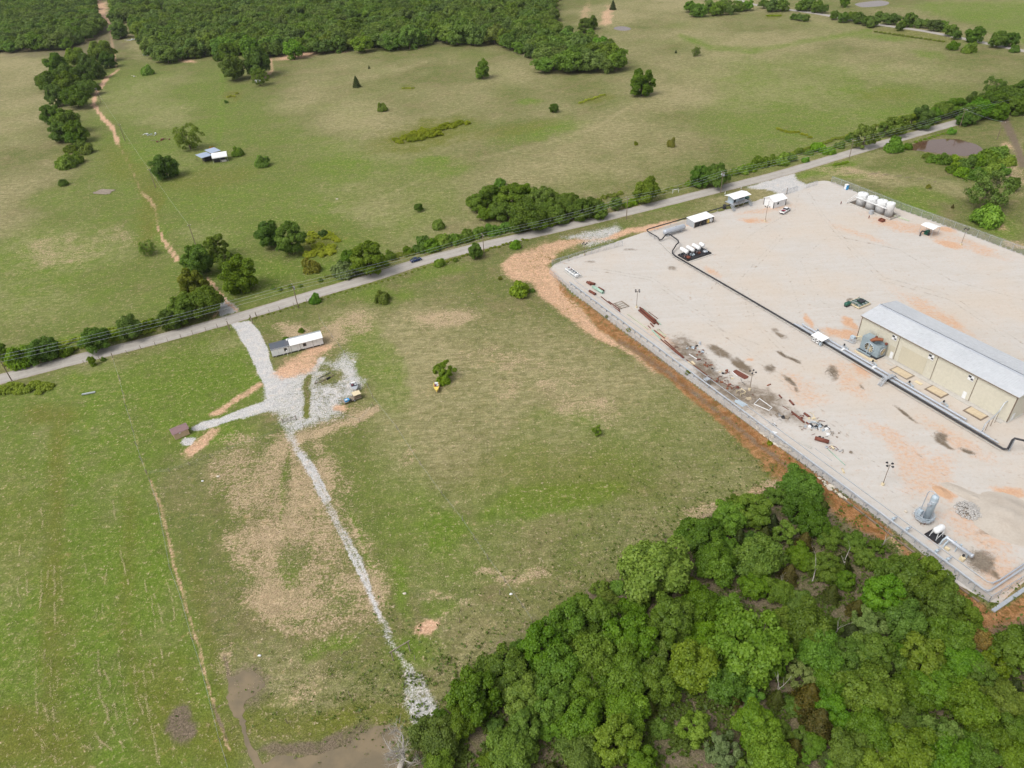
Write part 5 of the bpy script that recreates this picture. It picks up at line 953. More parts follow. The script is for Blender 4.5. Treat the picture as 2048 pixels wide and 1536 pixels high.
# ---- engine cooler against the wall
def cooler():
    t = at(7.0, -2.7, 'engine_cooler', 'big blue-grey cooling unit with a spoked fan against the beige building', 'cooling unit')
    MB().box((0, .2, .25), (6.4, 3.4, .4)).build('skid', M_BLACK, t)
    m = MB().box((-1.9, .6, 2.6), (2.4, 2.9, 4.3)); 
    for k in range(6): m.box((-3.14, -.6+k*.5, 2.6), (.08, .08, 4.3))
    m.build('coil_box', M_BLUEG, t)
    sh = MB().slab([(-.7, -.9, 4.4), (3.0, -.9, 3.9), (3.0, -.9, .5), (-.7, -.9, .5)], .1)
    sh.slab([(3.0, -.9, 3.9), (3.1, 2.0, 3.9), (3.1, 2.0, .5), (3.0, -.9, .5)], .1).slab([(-.7, 2.0, 4.4), (3.1, 2.0, 3.9), (3.1, 2.0, .5), (-.7, 2.0, .5)], .1).box((1.2, .55, 2.9), (3.6, 2.6, .1)); sh.build('shroud', M_BLUEG, t)
    c = (-.1, -1.12, 2.35); R = 1.45
    rg = MB(); rg.lathe(c, [(R, -.14), (R+.12, -.14), (R+.12, .14), (R, .14)], 24, 'Y'); f = rg.build('fan_ring', M_LBLUE, t)
    MB().cyl((c[0], c[1]+.12, c[2]), (c[0], c[1]+.16, c[2]), R, 24).build('fan_recess', M_BLACK, f)
    bm0 = None
    for k in range(12):
        a = k*2*math.pi/12; dx, dz = math.cos(a), math.sin(a)
        if bm0 is None: bm0 = MB().slab([(.25, -.06, -.05), (R*.95, -.06, -.09), (R*.95, .02, .09), (.25, .0, .05)], .03).build('fan_blade', M_CREAM, f); b = bm0
        else: b = bm0.copy(); COL.objects.link(b)
        b.location = c; b.rotation_euler = (0, -a, 0)
    MB().cyl((c[0], c[1]-.2, c[2]), (c[0], c[1]+.1, c[2]), .26, 12).build('fan_hub', M_LBLUE, f); MB().bar((c[0]+.25, c[1]-.3, c[2]+1.8), (c[0]-.2, c[1]-.35, .3), .16).build('fan_brace', M_LBLUE, f)
    rg = MB(); rg.lathe((3.25, .55, 2.2), [(1.1, -.1), (1.22, -.1), (1.22, .1), (1.1, .1)], 20, 'X'); f2 = rg.build('side_fan_ring', M_STEEL, t); MB().cyl((3.2, .55, 2.2), (3.22, .55, 2.2), 1.1, 20).build('fan_recess', M_BLACK, f2)
    for k in range(10):
        a = k*math.pi/5; MB().bar((3.3, .55+.2*math.cos(a), 2.2+.2*math.sin(a)), (3.3, .55+1.05*math.cos(a), 2.2+1.05*math.sin(a)), .12).build('fan_blade', M_CREAM, f2)
    MB().tube([(-.4, -.6, 4.4), (.1, -.4, 4.9), (.4, .2, 5.0), (1.1, .9, 5.1), (1.9, 1.2, 5.2)], [.42, .55, .55, .5, .45], 12).build('muffler', M_RUST2, t)
    MB().cyl((.2, .4, 4.4), (.2, .5, 5.7), .35, 10).build('exhaust_stub', M_RUST, t); MB().sphere((2.9, 1.6, 4.3), .45, 8, 6).build('pulley', M_RUST, t)
    r = MB(); 
    for x in (-3.0, -2.0, -1.0): r.bar((x, 2.0, 4.7), (x, 2.0, 5.7), .05)
    r.bar((-3, 2, 5.7), (-1, 2, 5.7), .05).bar((-3, 2, 5.2), (-1, 2, 5.2), .05).bar((-3, -.6, 4.7), (-3, -.6, 5.6), .05).bar((-3, -.6, 5.6), (-3, 2, 5.6), .05); r.build('top_railing', M_STEEL, t)
    MB().box((-.9, -1.75, .45), (4.6, .5, .25)).build('step_beam', M_BLUEG, t)
cooler()
at_ = at(7.1, -5.3, 'timber_mat', 'long cream timber mat lying in front of the blue-grey cooling unit', 'timber mat'); MB().box((0, 0, .12), (6.6, .55, .2)).build('board', M_CREAM, at_); MB().box((2.8, .65, .08), (1.9, .9, .14)).build('board', M_WOOD, at_)
t = at(.2, -2.2, 'valve_skid', 'small jumble of galvanised valves and a box left of the cooling unit', 'valve skid')
m = MB().box((0, 0, 1.7), (1.3, .9, .8)); m.build('control_box', M_LBLUE, t); m = MB()
for k in range(9): m.tube([(-.9+.25*k, -.6, .1), (-.9+.25*k, -.2+.1*(k % 3), .6+.2*(k % 4)), (-.5+.15*k, .3, 1.4)], .06, 5)
m.tube([(-2.2, -1.2, .3), (-.6, -.8, .35), (.8, -.7, .3)], .12, 8); m.build('valve_pipes', M_STEEL, t); MB().cyl((.9, .2, 2.3), (1.9, 1.2, 2.6), .18, 10).build('filter', M_CREAM, t)
# pit covers along the wall
for k, (u, v, lx, ly, lab) in enumerate([(18.1, -3.4, 5.6, 3.3, 'plain tan plywood pit cover, nearest to the cooling unit'), (28.5, -3.2, 4.9, 3.3, 'scuffed tan pit cover with dark frame, middle one of three along the wall'), (39.4, -3.1, 4.9, 3.2, 'yellowish pit cover with dark frame nearest to the angled pipe')]):
    t = at(u, v, 'pit_cover', lab, 'pit cover', 'pit covers along the beige wall')
    MB().box((0, 0, .12), (lx, ly, .12)).build('frame', M_BTRIM if k else M_WOODG, t); n = 4
    for i in range(n): MB().box((-lx*.43+(i+.5)*lx*.86/n, (.15 if k else -.1), .21), (lx*.86/n-.03, ly*.8, .05)).build('board', M_WOOD, t)
t = at(23.4, -3.6, 'small_slab', 'small pale slab on the ground between two pit covers', 'slab'); MB().box((0, 0, .08), (2.0, 1.1, .1)).build('slab', M_CREAM, t)
t = at(13.4, -2.6, 'small_slab', 'thin grey slab beside the wall right of the cooling unit', 'slab'); MB().box((0, 0, .06), (2.2, .9, .08)).build('slab', M_CONC, t)
t = at(22.5, -.95, 'wall_walkway', 'narrow concrete walkway along the foot of the beige wall', 'walkway'); MB().box((0, 0, .05), (45, 1.4, .07)).build('slab', M_CONC, t)
# ---- pipe corridor
t = at(0, 0, 'pipe_rack', 'long bundle of black and silver pipes on low supports running past the building', 'pipe rack')
MB().tube([Q0 for Q0 in [Vector((-93.5, 41, 1.6)), Vector((-93.7, 18, 1.6)), Vector((-93.9, -4.6, 1.6)), Vector((-93.6, -5.9, 1.6)), Vector((-92.4, -6.4, 1.6)), Vector((-86.2, -6.5, 1.6)), Vector((-85.4, -6.5, 1.3)), Vector((-85.2, -6.4, .8))]], .22, 10).build('black_pipe', M_BLACK, t)
MB().tube([Vector(p) for p in [(-85.2, -6.4, .7), (-85.2, -5.0, .7), (-85.3, -3.5, 2.0), (-85.6, -2.2, 2.0), (-84.4, -1.8, 2.0), (-79, -2.6, 2.0), (-77.6, -3.4, 1.9), (-76.9, -5.0, 1.8), (-75.2, -8.1, .9), (-73.8, -9.3, .7), (-71.5, -9.7, .6), (-40, -9.7, .6), (0, -9.9, .6), (51.3, -10.6, .6)]], .24, 10).build('black_pipe', M_BLACK, t)
MB().tube([Vector(p) for p in [(-85, -6.9, .45), (-84.2, -7.2, .45), (-71, -10.35, .4), (0, -10.7, .4), (51, -11.3, .4)]], .10, 6).build('conduit', M_CONC, t)
MB().tube([Vector(p) for p in [(-13.6, -7.9, 1.1), (-12.6, -8.1, 1.1), (0, -8.2, 1.1), (40.4, -8.6, 1.1)]], .28, 14).build('insulated_pipe', M_BRIGHT, t)
for k, (dv, r, u0, u1) in enumerate([(-8.85, .15, -14.6, 47), (-9.25, .17, -15.5, 49.5)]): MB().tube([Vector((u0, dv, .75)), Vector((0, dv-.02, .75)), Vector((u1, dv-.5, .75))], r, 8).build('silver_pipe', M_BRIGHT, t)
MB().box((16.5, -9.62, .72), (64, .22, .10), rz=R_(-.35)).build('cable_tray', M_STEEL, t)
sup = None
for k in range(42):
    u = -72+k*3
    if u > 50: break
    wv = 2.6 if u > -15 else 1.2
    m = MB().box((0, 0, .17), (.16, wv, .12)).box((0, -wv/2+.1, .12), (.2, .2, .24)).box((0, wv/2-.1, .12), (.2, .2, .24)); m.build('pipe_support', M_CONC, t, (u, -9.9+(.6 if u > -15 else 0), 0))
for y in (30, 22, 14, 6, -2): MB().bar((-93.75, y, 0), (-93.75, y, 1.5), .1).build('pipe_post', M_STEEL, t)
for u in (-91, -88): MB().bar((u, -6.45, 0), (u, -6.45, 1.5), .1).build('pipe_post', M_STEEL, t)
# risers at the right end
MB().tube([Vector(p) for p in [(51.3, -10.6, .6), (52.0, -10.2, .9), (52.0, -10.0, 3.6), (52.1, -9.5, 4.0), (53.5, -8.6, 4.0), (62, -5.0, 4.0), (90, 6, 4.0)]], .26, 10).build('black_pipe', M_BLACK, t)
MB().bar((52.2, -9.6, 0), (52.2, -9.6, 3.6), .3).bar((52.2, -9.9, .3), (52.2, -9.9, 3.4), .12).build('riser_support', M_STEEL, t)
t = at(0, 0, 'angled_pipe', 'dark angled pipe on thin legs climbing from the pipe rack to the building', 'pipe')
MB().tube([Vector(p) for p in [(45.0, -9.4, .3), (45.0, -9.4, 2.8), (44.8, -8.6, 3.2), (44.4, -5.5, 3.3), (43.9, -2.6, 3.4), (43.8, -2.0, 3.7), (43.7, -1.2, 5.3), (43.7, -.6, 5.6), (43.7, 0, 5.6)]], .13, 8).build('pipe', M_STEEL, t)
for (u, v) in ((44.7, -7.2), (44.3, -4.6), (44.0, -2.4)): MB().bar((u, v, 0), (u, v, 3.2), .09).build('leg', M_BTRIM, t)
for k, u in enumerate((-9.4, .4, 10.2, 21.9, 32.0)):
    nm = ['beside the rust-stained ground', 'below the small jumble of valves', 'in front of the first pit cover', 'in front of the second pit cover', 'in front of the third pit cover'][k]
    t = at(u+1.0, -6.9, 'valve_group', 'blue-grey valve with handwheel on the thick silver pipe ' + nm, 'valve', 'valves on the thick silver pipe')
    MB().tube([(-.4, -1.0, .9), (-.4, 0, 1.0), (.9, .3, .5)], .14, 8).build('valve_body', M_LBLUE, t); MB().box((0, -.2, 1.5), (.35, .35, .5)).build('actuator', M_BLACK if k else M_STEEL, t); MB().lathe((.5, .1, 1.25), [(.26, -.03), (.32, -.03), (.32, .03), (.26, .03)], 10).build('handwheel', M_STEEL, t); MB().box((.9, .3, .35), (.5, .4, .5)).build('valve_base', M_LBLUE, t)
for k, u in enumerate((2.6, 13.2)):
    t = at(u, -9.0, 'junction_box', ('white box clamped across the pipes left of the bridge, nearest the shelter', 'white box clamped across the pipes just left of the bridge')[k], 'junction box'); MB().box((0, 0, 1.15), (.6, 1.2, .5)).build('box', M_WHITE, t); MB().bar((0, -.5, 0), (0, -.5, 1), .08).build('leg', M_STEEL, t)
t = at(-4.6, -10.7, 'panel_shelter', 'white flat-roofed panel shelter straddling the pipe rack', 'shelter')
MB().slab([(-2.1, -1.4, 2.2), (2.1, -1.4, 2.2), (2.1, 1.5, 2.5), (-2.1, 1.5, 2.5)], .08).build('roof', M_WROOF, t)
for x in (-1.8, 1.8):
    for y in (-1.0, 1.1): MB().bar((x, y, 0), (x, y, 2.2), .09).build('leg', M_STEEL, t)
for x in (-.9, .4):
    b = MB().box((x, -1.0, 1.2), (.85, .4, 1.1)).build('panel_box', M_WHITE, t); MB().box((x, -1.22, 1.25), (.45, .04, .4)).build('gauge', M_BLACK, b)
MB().box((1.4, -.8, .8), (.5, .7, .9)).build('equipment', M_LBLUE, t)
t = at(18.8, -10.2, 'stile_bridge', 'grey steel stile bridge crossing over the pipe rack', 'footbridge')
MB().box((0, .2, 1.75), (1.0, 3.4, .1)).build('deck', M_STEEL, t)
for k in range(6): MB().box((0, -1.6-k*.3, 1.6-k*.28), (1.0, .28, .06)).build('step', M_STEEL, t)
for k in range(6): MB().box((0, 2.05+k*.28, 1.6-k*.28), (1.0, .26, .06)).build('step', M_STEEL, t)
for x in (-.5, .5):
    m = MB().bar((x, -3.3, 1.0), (x, -1.5, 2.7), .06).bar((x, -1.5, 2.7), (x, 2.0, 2.7), .06).bar((x, 2.0, 2.7), (x, 3.6, 1.0), .06).bar((x, -3.3, .1), (x, -1.5, 1.75), .1).bar((x, 3.7, .1), (x, 2.0, 1.75), .1)
    for y in (-1.5, .2, 2.0): m.bar((x, y, 1.7), (x, y, 2.7), .05)
    m.build('handrail', M_STEEL, t)
# ---- horizontal propane-like tank
def hor_tank(t, L_, r, z, mat, ends=True, name='tank_shell', n=18):
    pr = [(r*.02, -L_/2), (r*.55, -L_/2+r*.12), (r*.87, -L_/2+r*.38), (r, -L_/2+r*.8), (r, L_/2-r*.8), (r*.87, L_/2-r*.38), (r*.55, L_/2-r*.12), (r*.02, L_/2)]
    return MB().lathe((0, 0, z), pr, n, 'Y').build(name, mat, t)
t = at(-87.8, 2.8, 'storage_tank', 'long light grey horizontal tank on two saddles near the road fence', 'tank')
hor_tank(t, 10.4, 1.05, 1.75, M_LBLUE if False else M_BRIGHT)
for y in (-3.2, 3.2): MB().box((0, y, .4), (1.7, .4, .9)).build('saddle', M_STEEL, t)
MB().cyl((0, .6, 2.7), (0, .6, 3.0), .28, 10).build('dome', M_STEEL, t)
# ---- open shed with drums
t = at(-89.6, 17.0, 'open_shed', 'low open-fronted shed with white flat roof and dark interior', 'shed')
MB().slab([(-2.3, -5.0, 2.9), (2.75, -5.0, 2.6), (2.75, 5.0, 2.6), (-2.3, 5.0, 2.9)], .12).build('roof', M_WROOF, t)
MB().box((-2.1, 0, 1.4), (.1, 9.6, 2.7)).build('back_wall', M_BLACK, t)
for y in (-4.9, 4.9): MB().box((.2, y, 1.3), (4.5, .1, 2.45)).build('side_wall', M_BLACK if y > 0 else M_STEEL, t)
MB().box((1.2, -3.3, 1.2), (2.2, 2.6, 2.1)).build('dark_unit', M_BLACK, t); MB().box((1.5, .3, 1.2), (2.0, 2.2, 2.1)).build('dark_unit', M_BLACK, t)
for y in (-4.8, -1.7, 1.6, 4.8): MB().bar((2.6, y, 0), (2.6, y, 2.5), .13).build('post', M_WOODG, t)
for y, mm, lab in ((2.1, M_YELLOW, 'yellow round drum inside the open shed'), (3.9, M_WHITE, 'white round drum inside the open shed')):
    d = at(-89.6+1.8, 17+y, 'drum', lab, 'drum'); MB().lathe((0, 0, 1.1), [(.05, -.6), (.8, -.6), (.85, -.5), (.85, .5), (.8, .6), (.05, .6)], 16, 'X').build('shell', mm, d); MB().box((0, 0, .15), (.9, 1.0, .25)).build('cradle', M_WOODG, d)
# ---- chemical tanks on black trays
t0 = [(-70.4, -6.6, 'first'), (-70.2, -3.9, 'second'), (-70.3, -1.1, 'third'), (-69.6, 1.6, 'last')]
tt = at(-69.4, -2.6, 'containment_tray', 'black containment tray under the row of four white tanks', 'tray'); MB().box((0, 0, .1), (5.6, 11.0, .08)).build('tray_floor', M_BLACK, tt)
for a, b, c, d in ((-2.8, 0, .14, 11.0), (2.8, 0, .14, 11.0), (0, -5.45, 5.6, .14), (0, 5.45, 5.6, .14)): MB().box((a, b, .28), (c, d, .36)).build('tray_rim', M_BLACK, tt)
MB().box((3.5, 0, .1), (.5, 11.6, .16)).build('curb', M_CONC, tt)
for i, (u, v, w_) in enumerate(t0):
    t = at(u, v, 'chemical_tank', '%s white horizontal tank of the four, counted from the black pipe' % w_, 'tank', 'row of four white tanks'); L_ = 3.9 if i < 3 else 2.3
    pr = [(.05, -L_/2), (.6, -L_/2+.08), (.74, -L_/2+.3), (.74, L_/2-.3), (.6, L_/2-.08), (.05, L_/2)]
    MB().lathe((-.3 if i < 3 else -1.0, 0, 2.35), pr, 16, 'X').build('tank_shell', M_WHITE, t)
    for x in (-1.3, 1.0):
        for s in (-1, 1): MB().bar((x, s*.75, .15), (x, s*.45, 1.8), .09).build('stand_leg', M_STEEL, t)
        MB().bar((x, -.75, .9), (x, .75, .9), .07).build('stand_brace', M_STEEL, t)
    m = MB().cyl((1.4, 0, .3), (1.9, .1, .95), .34, 10).box((.6, -.3, .5), (.5, .5, .6)).tube([(1.2, -.5, .3), (1.6, -.2, 1.4), (1.2, .3, 1.2)], .05, 5); m.build('pump', M_LBLUE if i % 2 else M_RUST, t)
    if i in (0, 3): MB().lathe((2.4 if i == 0 else 1.3, 0 if i == 0 else -.3, .6), [(.05, -.3), (.7, -.3), (.72, .3), (.5, .42), (.05, .42)], 14).build('drum_pot', M_STEEL if i else M_RUST, t)
# ---- elevated control house
t = at(-94.2, 40.5, 'control_house', 'raised control cabin with white hipped roof and steel stairs at both ends', 'building')
zf = 2.0
MB().box((0, 0, zf), (5.2, 8.4, .16)).build('platform', M_STEEL, t)
MB().box((-.6, 0, zf+1.3), (3.0, 6.4, 2.4)).build('cabin', M_LBLUE, t)
MB().box((.93, -2.2, zf+1.2), (.06, 1.0, 1.9)).build('door', M_GLASS, t); MB().box((.93, 1.2, zf+1.4), (.06, 2.4, .7)).build('window', M_GLASS, t)
r = MB().slab([(-3.6, -5.4, zf+3.0), (3.6, -5.4, zf+3.0), (2.6, -2.4, zf+3.55), (-2.6, -2.4, zf+3.55)], .1).slab([(-3.2, 5.4, zf+3.0), (3.4, 5.4, zf+3.0), (2.6, 2.6, zf+3.55), (-2.6, 2.6, zf+3.55)], .1)
MB().slab([(-2.8, -4.6, zf+2.7), (0, -4.6, zf+3.2), (0, 4.6, zf+3.2), (-2.8, 4.6, zf+2.7)], .1).slab([(2.8, -4.6, zf+2.7), (0, -4.6, zf+3.2), (0, 4.6, zf+3.2), (2.8, 4.6, zf+2.7)], .1).build('roof', M_WROOF, t)
for x in (-2.4, 2.4):
    for y in (-4.0, -1.4, 1.4, 4.0): MB().bar((x, y, 0), (x, y, zf+(1.1 if x > 0 else 2.7)), .13).build('post', M_WOODG, t)
MB().bar((2.55, -4.1, zf+1.05), (2.55, 4.1, zf+1.05), .09).bar((2.55, -4.1, zf+.55), (2.55, 4.1, zf+.55), .07).build('railing', M_WOODG, t)
for s in (-1, 1):
    for k in range(7): MB().box((1.7+k*.32, s*4.6, zf-k*.28-.1), (.3, 1.0, .06)).build('step', M_STEEL, t)
    for yy in (4.1, 5.1): MB().bar((1.6, s*yy, zf+.9), (3.9, s*yy, .9), .08).bar((1.6, s*yy, zf), (3.9, s*yy, .05), .12).build('stair_rail', M_STEEL, t)
for s, z_ in ((-1, 1.4), (1, 1.9)): MB().cyl((-.6, s*6.0, 0), (-.6, s*6.0, z_*1.2), .7 if s < 0 else 1.0, 12).build('side_tank', M_BLACK if s < 0 else M_DKGREEN, t)
# ---- white gable shop
t = at(-86.2, 53.6, 'white_shop', 'small white gabled metal building beside the pickup truck', 'building')
Lx, Ly, eh, rh = 5.2, 6.6, 3.0, 4.1
for k, (c, s_) in enumerate([((Lx/2, 0, eh/2), (.12, Ly, eh)), ((-Lx/2, 0, eh/2), (.12, Ly, eh))]): MB().box(c, s_).build('wall', M_WHITE, t)
for y in (-Ly/2, Ly/2):
    P = [(-Lx/2, 0), (Lx/2, 0), (Lx/2, eh), (0, rh-.05), (-Lx/2, eh)]; vs = [(p[0], y-.06, p[1]) for p in P]+[(p[0], y+.06, p[1]) for p in P]
    MB().add(vs, [(4, 3, 2, 1, 0), (5, 6, 7, 8, 9)]+[(i, (i+1) % 5, 5+(i+1) % 5, 5+i) for i in range(5)]).build('gable_wall', M_WHITE, t)
for s in (-1, 1): MB().slab([(s*(Lx/2+.5), -Ly/2-.4, eh-.1), (s*(Lx/2+.5), Ly/2+.4, eh-.1), (0, Ly/2+.4, rh), (0, -Ly/2-.4, rh)], .1).build('roof', M_WROOF, t)
for x in (-Lx/2, Lx/2):
    for y in (-Ly/2, Ly/2): MB().box((x, y, eh/2), (.24, .24, eh)).build('corner_trim', M_BLACK, t)
f = MB().box((Lx/2+.08, -1.0, 1.7), (.06, .9, .9)).build('window', M_GLASS, t); f = MB().box((.4, Ly/2+.08, 1.7), (.9, .06, .9)).build('window', M_GLASS, t); MB().box((1.6, Ly/2+.08, 1.1), (.9, .05, 2.0)).build('door', M_WHITE, t); MB().box((-.6, -Ly/2-.08, 1.3), (1.2, .05, 2.2)).build('door', M_WHITE, t); MB().box((0, -Ly/2-.1, 1.3), (.1, .05, 2.3)).build('door_frame', M_BLACK, t)
# ---- four upright tanks, catwalk, containment wall
tw = at(-60.0, 80.6, 'containment_wall', 'low steel containment wall around four upright white tanks', 'containment wall')
for (a, b, c, d) in ((0, -2.9, 19.4, .12), (0, 3.0, 19.4, .12), (-9.7, 0, .12, 5.9), (9.7, 0, .12, 5.9)): MB().box((a, b, .4), (c, d, .8)).build('wall_section', M_CONC, tw)
MB().box((0, 0, .06), (19.2, 5.8, .06)).build('liner', M_BTRIM, tw)
for i, (u, r, h, w_) in enumerate([(-66.3, 2.0, 5.2, 'leftmost'), (-61.7, 2.0, 5.2, 'second'), (-57.2, 2.0, 5.2, 'third'), (-53.4, 1.55, 5.6, 'rightmost and narrowest')]):
    t = at(u, 80.6, 'upright_tank', '%s of the four upright white tanks by the far fence' % w_, 'tank', 'upright white tanks')
    MB().lathe((0, 0, .1), [(.05, 0), (r, 0), (r, h-.5), (r*.97, h-.25), (r*.6, h-.05), (.05, h+.05)], 28).build('tank_shell', M_WHITE, t); MB().cyl((.3, -.4, h-.1), (.3, -.4, h+.5), .16, 8).build('vent', M_STEEL, t)
    MB().cyl((0, 0, h+.02), (0, 0, h+.1), .45, 12).build('manhole', M_BLACK if i % 2 else M_LBLUE, t)
    if i < 3: MB().lathe((0, 0, 1.9), [(r+.02, 0), (r+.03, .04), (r+.02, .08)], 28).build('weld_band', M_STEEL, t)
t = at(-60, 78.3, 'catwalk', 'white catwalk with sloping stair along the front of the upright tanks', 'catwalk')
MB().box((-.5, 0, 3.6), (14.5, .7, .14)).build('deck', M_WHITE, t)
m = MB().bar((-7.8, 0, 3.6), (-10.9, -.2, .2), .8, .14); m.build('stair', M_WHITE, t)
for y in (-.35, .35):
    m = MB().bar((-7.8, y, 4.6), (6.7, y, 4.6), .06).bar((-7.8, y, 4.1), (6.7, y, 4.1), .05).bar((-7.8, y, 4.6), (-10.9, y, 1.2), .06)
    for k in range(9): m.bar((-7.8+k*1.8, y, 3.6), (-7.8+k*1.8, y, 4.6), .05)
    m.build('railing', M_WHITE, t)
MB().box((1.8, -1.5, .8), (1.3, 1.2, 1.5)).build('landing_step', M_STEEL, t)
for u, v, lab in ((-71.5, 75.3, 'short rusty bollard left of the upright tanks'), (-56.0, 73.0, 'short rusty bollard in front of the upright tanks')):
    MB().cyl((0, 0, 0), (0, 0, 1.1), .16, 10).build('bollard', M_RUST, None, Q(u, v), YA, label=lab, category='bollard')
t = at(-51.4, 74.5, 'rusty_bin', 'rusty open steel bin right of the upright tanks', 'bin')
for a, b, c, d in ((-.9, 0, .1, 1.5), (.9, 0, .1, 1.5), (0, -.75, 1.9, .1), (0, .75, 1.9, .1)): MB().box((a, b, .5), (c, d, .9)).build('side', M_RUST, t)
MB().box((0, 0, .3), (1.7, 1.4, .4)).build('contents', M_RUST2, t)
for dv in (0, .5): MB().tube([(-3.4, dv, 0), (3.0, dv+.2, 0)], .14, 6).build('pale_pipe', M_PALEG, None, Q(-48.6, 82.2, .22), YA, label='%s pale pipe lying between the upright tanks and the fence' % ('inner' if dv == 0 else 'outer'), category='pipe')
t = at(-63.8, 85.2, 'vent_stack', 'small steel vent stack behind the upright tanks by the fence', 'vent'); MB().cyl((0, 0, 0), (0, 0, 1.8), .12, 8).build('stack', M_STEEL, t); MB().box((0, 0, 1.9), (.7, .5, .35)).build('cap', M_LBLUE, t)
# ---- portable toilet
t = atp(1692, 379, 'portable_toilet', 'blue and white portable toilet at the far corner of the yard', 'portable toilet')
MB().box((0, 0, 1.1), (1.25, 1.25, 2.1)).build('cabin', M_BLUE, t); MB().box((-.1, -.64, 1.1), (.9, .06, 1.9)).build('door', M_WHITE, t); MB().box((0, 0, 2.22), (1.35, 1.35, .16), taper=.8).build('roof', M_WHITE, t)
# ---- pump shelter
t = at(-34.3, 78.5, 'pump_shelter', 'white sheet-metal canopy over a dark green pump near the right fence', 'shelter')
MB().slab([(-2.6, -2.2, 3.4), (2.6, -2.2, 3.4), (2.6, 0, 3.8), (-2.6, 0, 3.8)], .08).slab([(-2.6, 2.2, 3.4), (2.6, 2.2, 3.4), (2.6, 0, 3.8), (-2.6, 0, 3.8)], .08).build('roof', M_WROOF, t)
for x in (-2.4, 2.4):
    for y in (-2, 2): MB().bar((x, y, 0), (x, y, 3.4), .1).build('post', M_STEEL, t)
p = at(-34.6, 77.9, 'pump', 'dark green pump and black hose under the white canopy', 'pump'); MB().box((0, 0, .8), (1.2, 1.6, 1.3)).cyl((0, -.8, 1.3), (0, .8, 1.3), .5, 10).build('pump_body', M_DKGREEN, p); MB().tube([(-.4, -.6, 1.2), (-1.0, -1.6, 1.4), (-.8, -2.6, .9), (-.3, -3.2, .1)], .24, 8).build('hose', M_BLACK, p); MB().cyl((.9, -.2, 0), (.9, -.2, 1.0), .42, 10).build('motor', M_BLACK, p)
# ---- green skid
t = at(-13.6, 17.0, 'piping_skid', 'cream-framed skid holding a grid of blue-green pipes beyond the building', 'skid')
for a, b, c, d in ((0, -2.6, 4.6, .25), (0, 2.6, 4.6, .25), (-2.2, 0, .25, 5.4), (2.2, 0, .25, 5.4), (0, 0, .25, 5.2)): MB().box((a, b, .45), (c, d, .35)).build('frame_beam', M_CREAM, t)
for k in range(7): MB().tube([(-2.0, -2.2+k*.72, .7), (-.3, -2.2+k*.72, 1.0), (2.0, -2.2+k*.72, .8)], .13, 6).build('pipe_run', M_BLUEG if k % 2 else M_DKGREEN, t)
for k in range(8): MB().bar((-1.8+(k % 4)*1.2, -2.4+(k//4)*4.6, .6), (-1.8+(k % 4)*1.2, -2.4+(k//4)*4.6, 1.6), .07).build('stanchion', M_STEEL, t)
MB().box((.3, .5, 1.1), (1.8, 2.0, .5)).build('engine', M_BLACK, t)
t = at(-14.7, 13.0, 'green_tank', 'small dark green tank at the corner of the piping skid', 'tank'); hor_tank(t, 2.3, .7, .95, M_DKGREEN); MB().box((0, 0, .2), (.9, 1.6, .3)).build('saddle', M_BLACK, t)
# ---- lamp masts
LM = [(1273, 615, 6.1, 'four-headed lamp mast near the rusty pipe bundle'), (1499, 780, 6.1, 'lamp mast standing among scrap in the middle of the fence side'), (1765, 970, 6.3, 'four-headed lamp mast nearest the tall vessel'), (1530, 443, 6.1, 'lamp mast in front of the white gabled shop'), (1922, 490, 6.1, 'lamp mast by the right fence beyond the canopy'), (1169, 510, 4.6, 'short lamp mast at the road end of the yard')]
for x, y, h, lab in LM:
    t = atp(x, y, 'lamp_mast', lab, 'light pole', 'lamp masts in the yard', rz=trnd.uniform(0, 90))
    MB().cyl((0, 0, 0), (0, 0, .55), .36, 12).build('concrete_base', M_CREAM, t); MB().cyl((0, 0, .5), (0, 0, h), .085, 8, .06).build('mast', M_BTRIM, t)
    MB().bar((-.75, 0, h-.05), (.75, 0, h-.05), .05).bar((0, -.75, h-.05), (0, .75, h-.05), .05).build('cross_arms', M_BTRIM, t)
    for a in range(4): MB().box((.8*math.cos(a*math.pi/2), .8*math.sin(a*math.pi/2), h+.1), (.45, .45, .28), taper=.7).build('lamp_head', M_BLACK, t)
# ---- tall vessel on its octagonal platform
t = at(56.0, -45.6, 'tall_vessel', 'tall pale blue-grey upright vessel with a railed octagonal platform', 'process vessel')
rp = 1.95; oc = [(rp*math.cos(R_(22.5+45*k)), rp*math.sin(R_(22.5+45*k))) for k in range(8)]
MB().prism(oc, .9, 1.1).build('platform', M_STEEL, t)
for hh in (1.6, 2.1):
    m = MB(); [m.bar((*oc[k], hh), (*oc[(k+1) % 8], hh), .09) for k in range(8)]; m.build('rail', M_LBLUE, t)
m = MB(); [m.bar((*oc[k], 1.1), (*oc[k], 2.1), .08) for k in range(8)]; m.build('rail_posts', M_LBLUE, t)
for k in range(0, 8, 2): MB().bar((oc[k][0]*.8, oc[k][1]*.8, 0), (oc[k][0]*.8, oc[k][1]*.8, .9), .18).build('leg', M_BTRIM, t)
MB().lathe((.6, 0, 1.1), [(.05, 0), (.72, 0), (.72, 6.3), (.68, 6.6), (.45, 6.85), (.05, 6.95)], 24).build('vessel_shell', M_LBLUE, t)
MB().lathe((.6, 0, 6.4), [(.73, 0), (.82, .05), (.82, .15), (.73, .2)], 24).build('flange', M_BRIGHT, t); MB().cyl((.6, -1.0, 6.0), (.6, -1.5, 6.0), .38, 14).build('nozzle', M_BRIGHT, t)
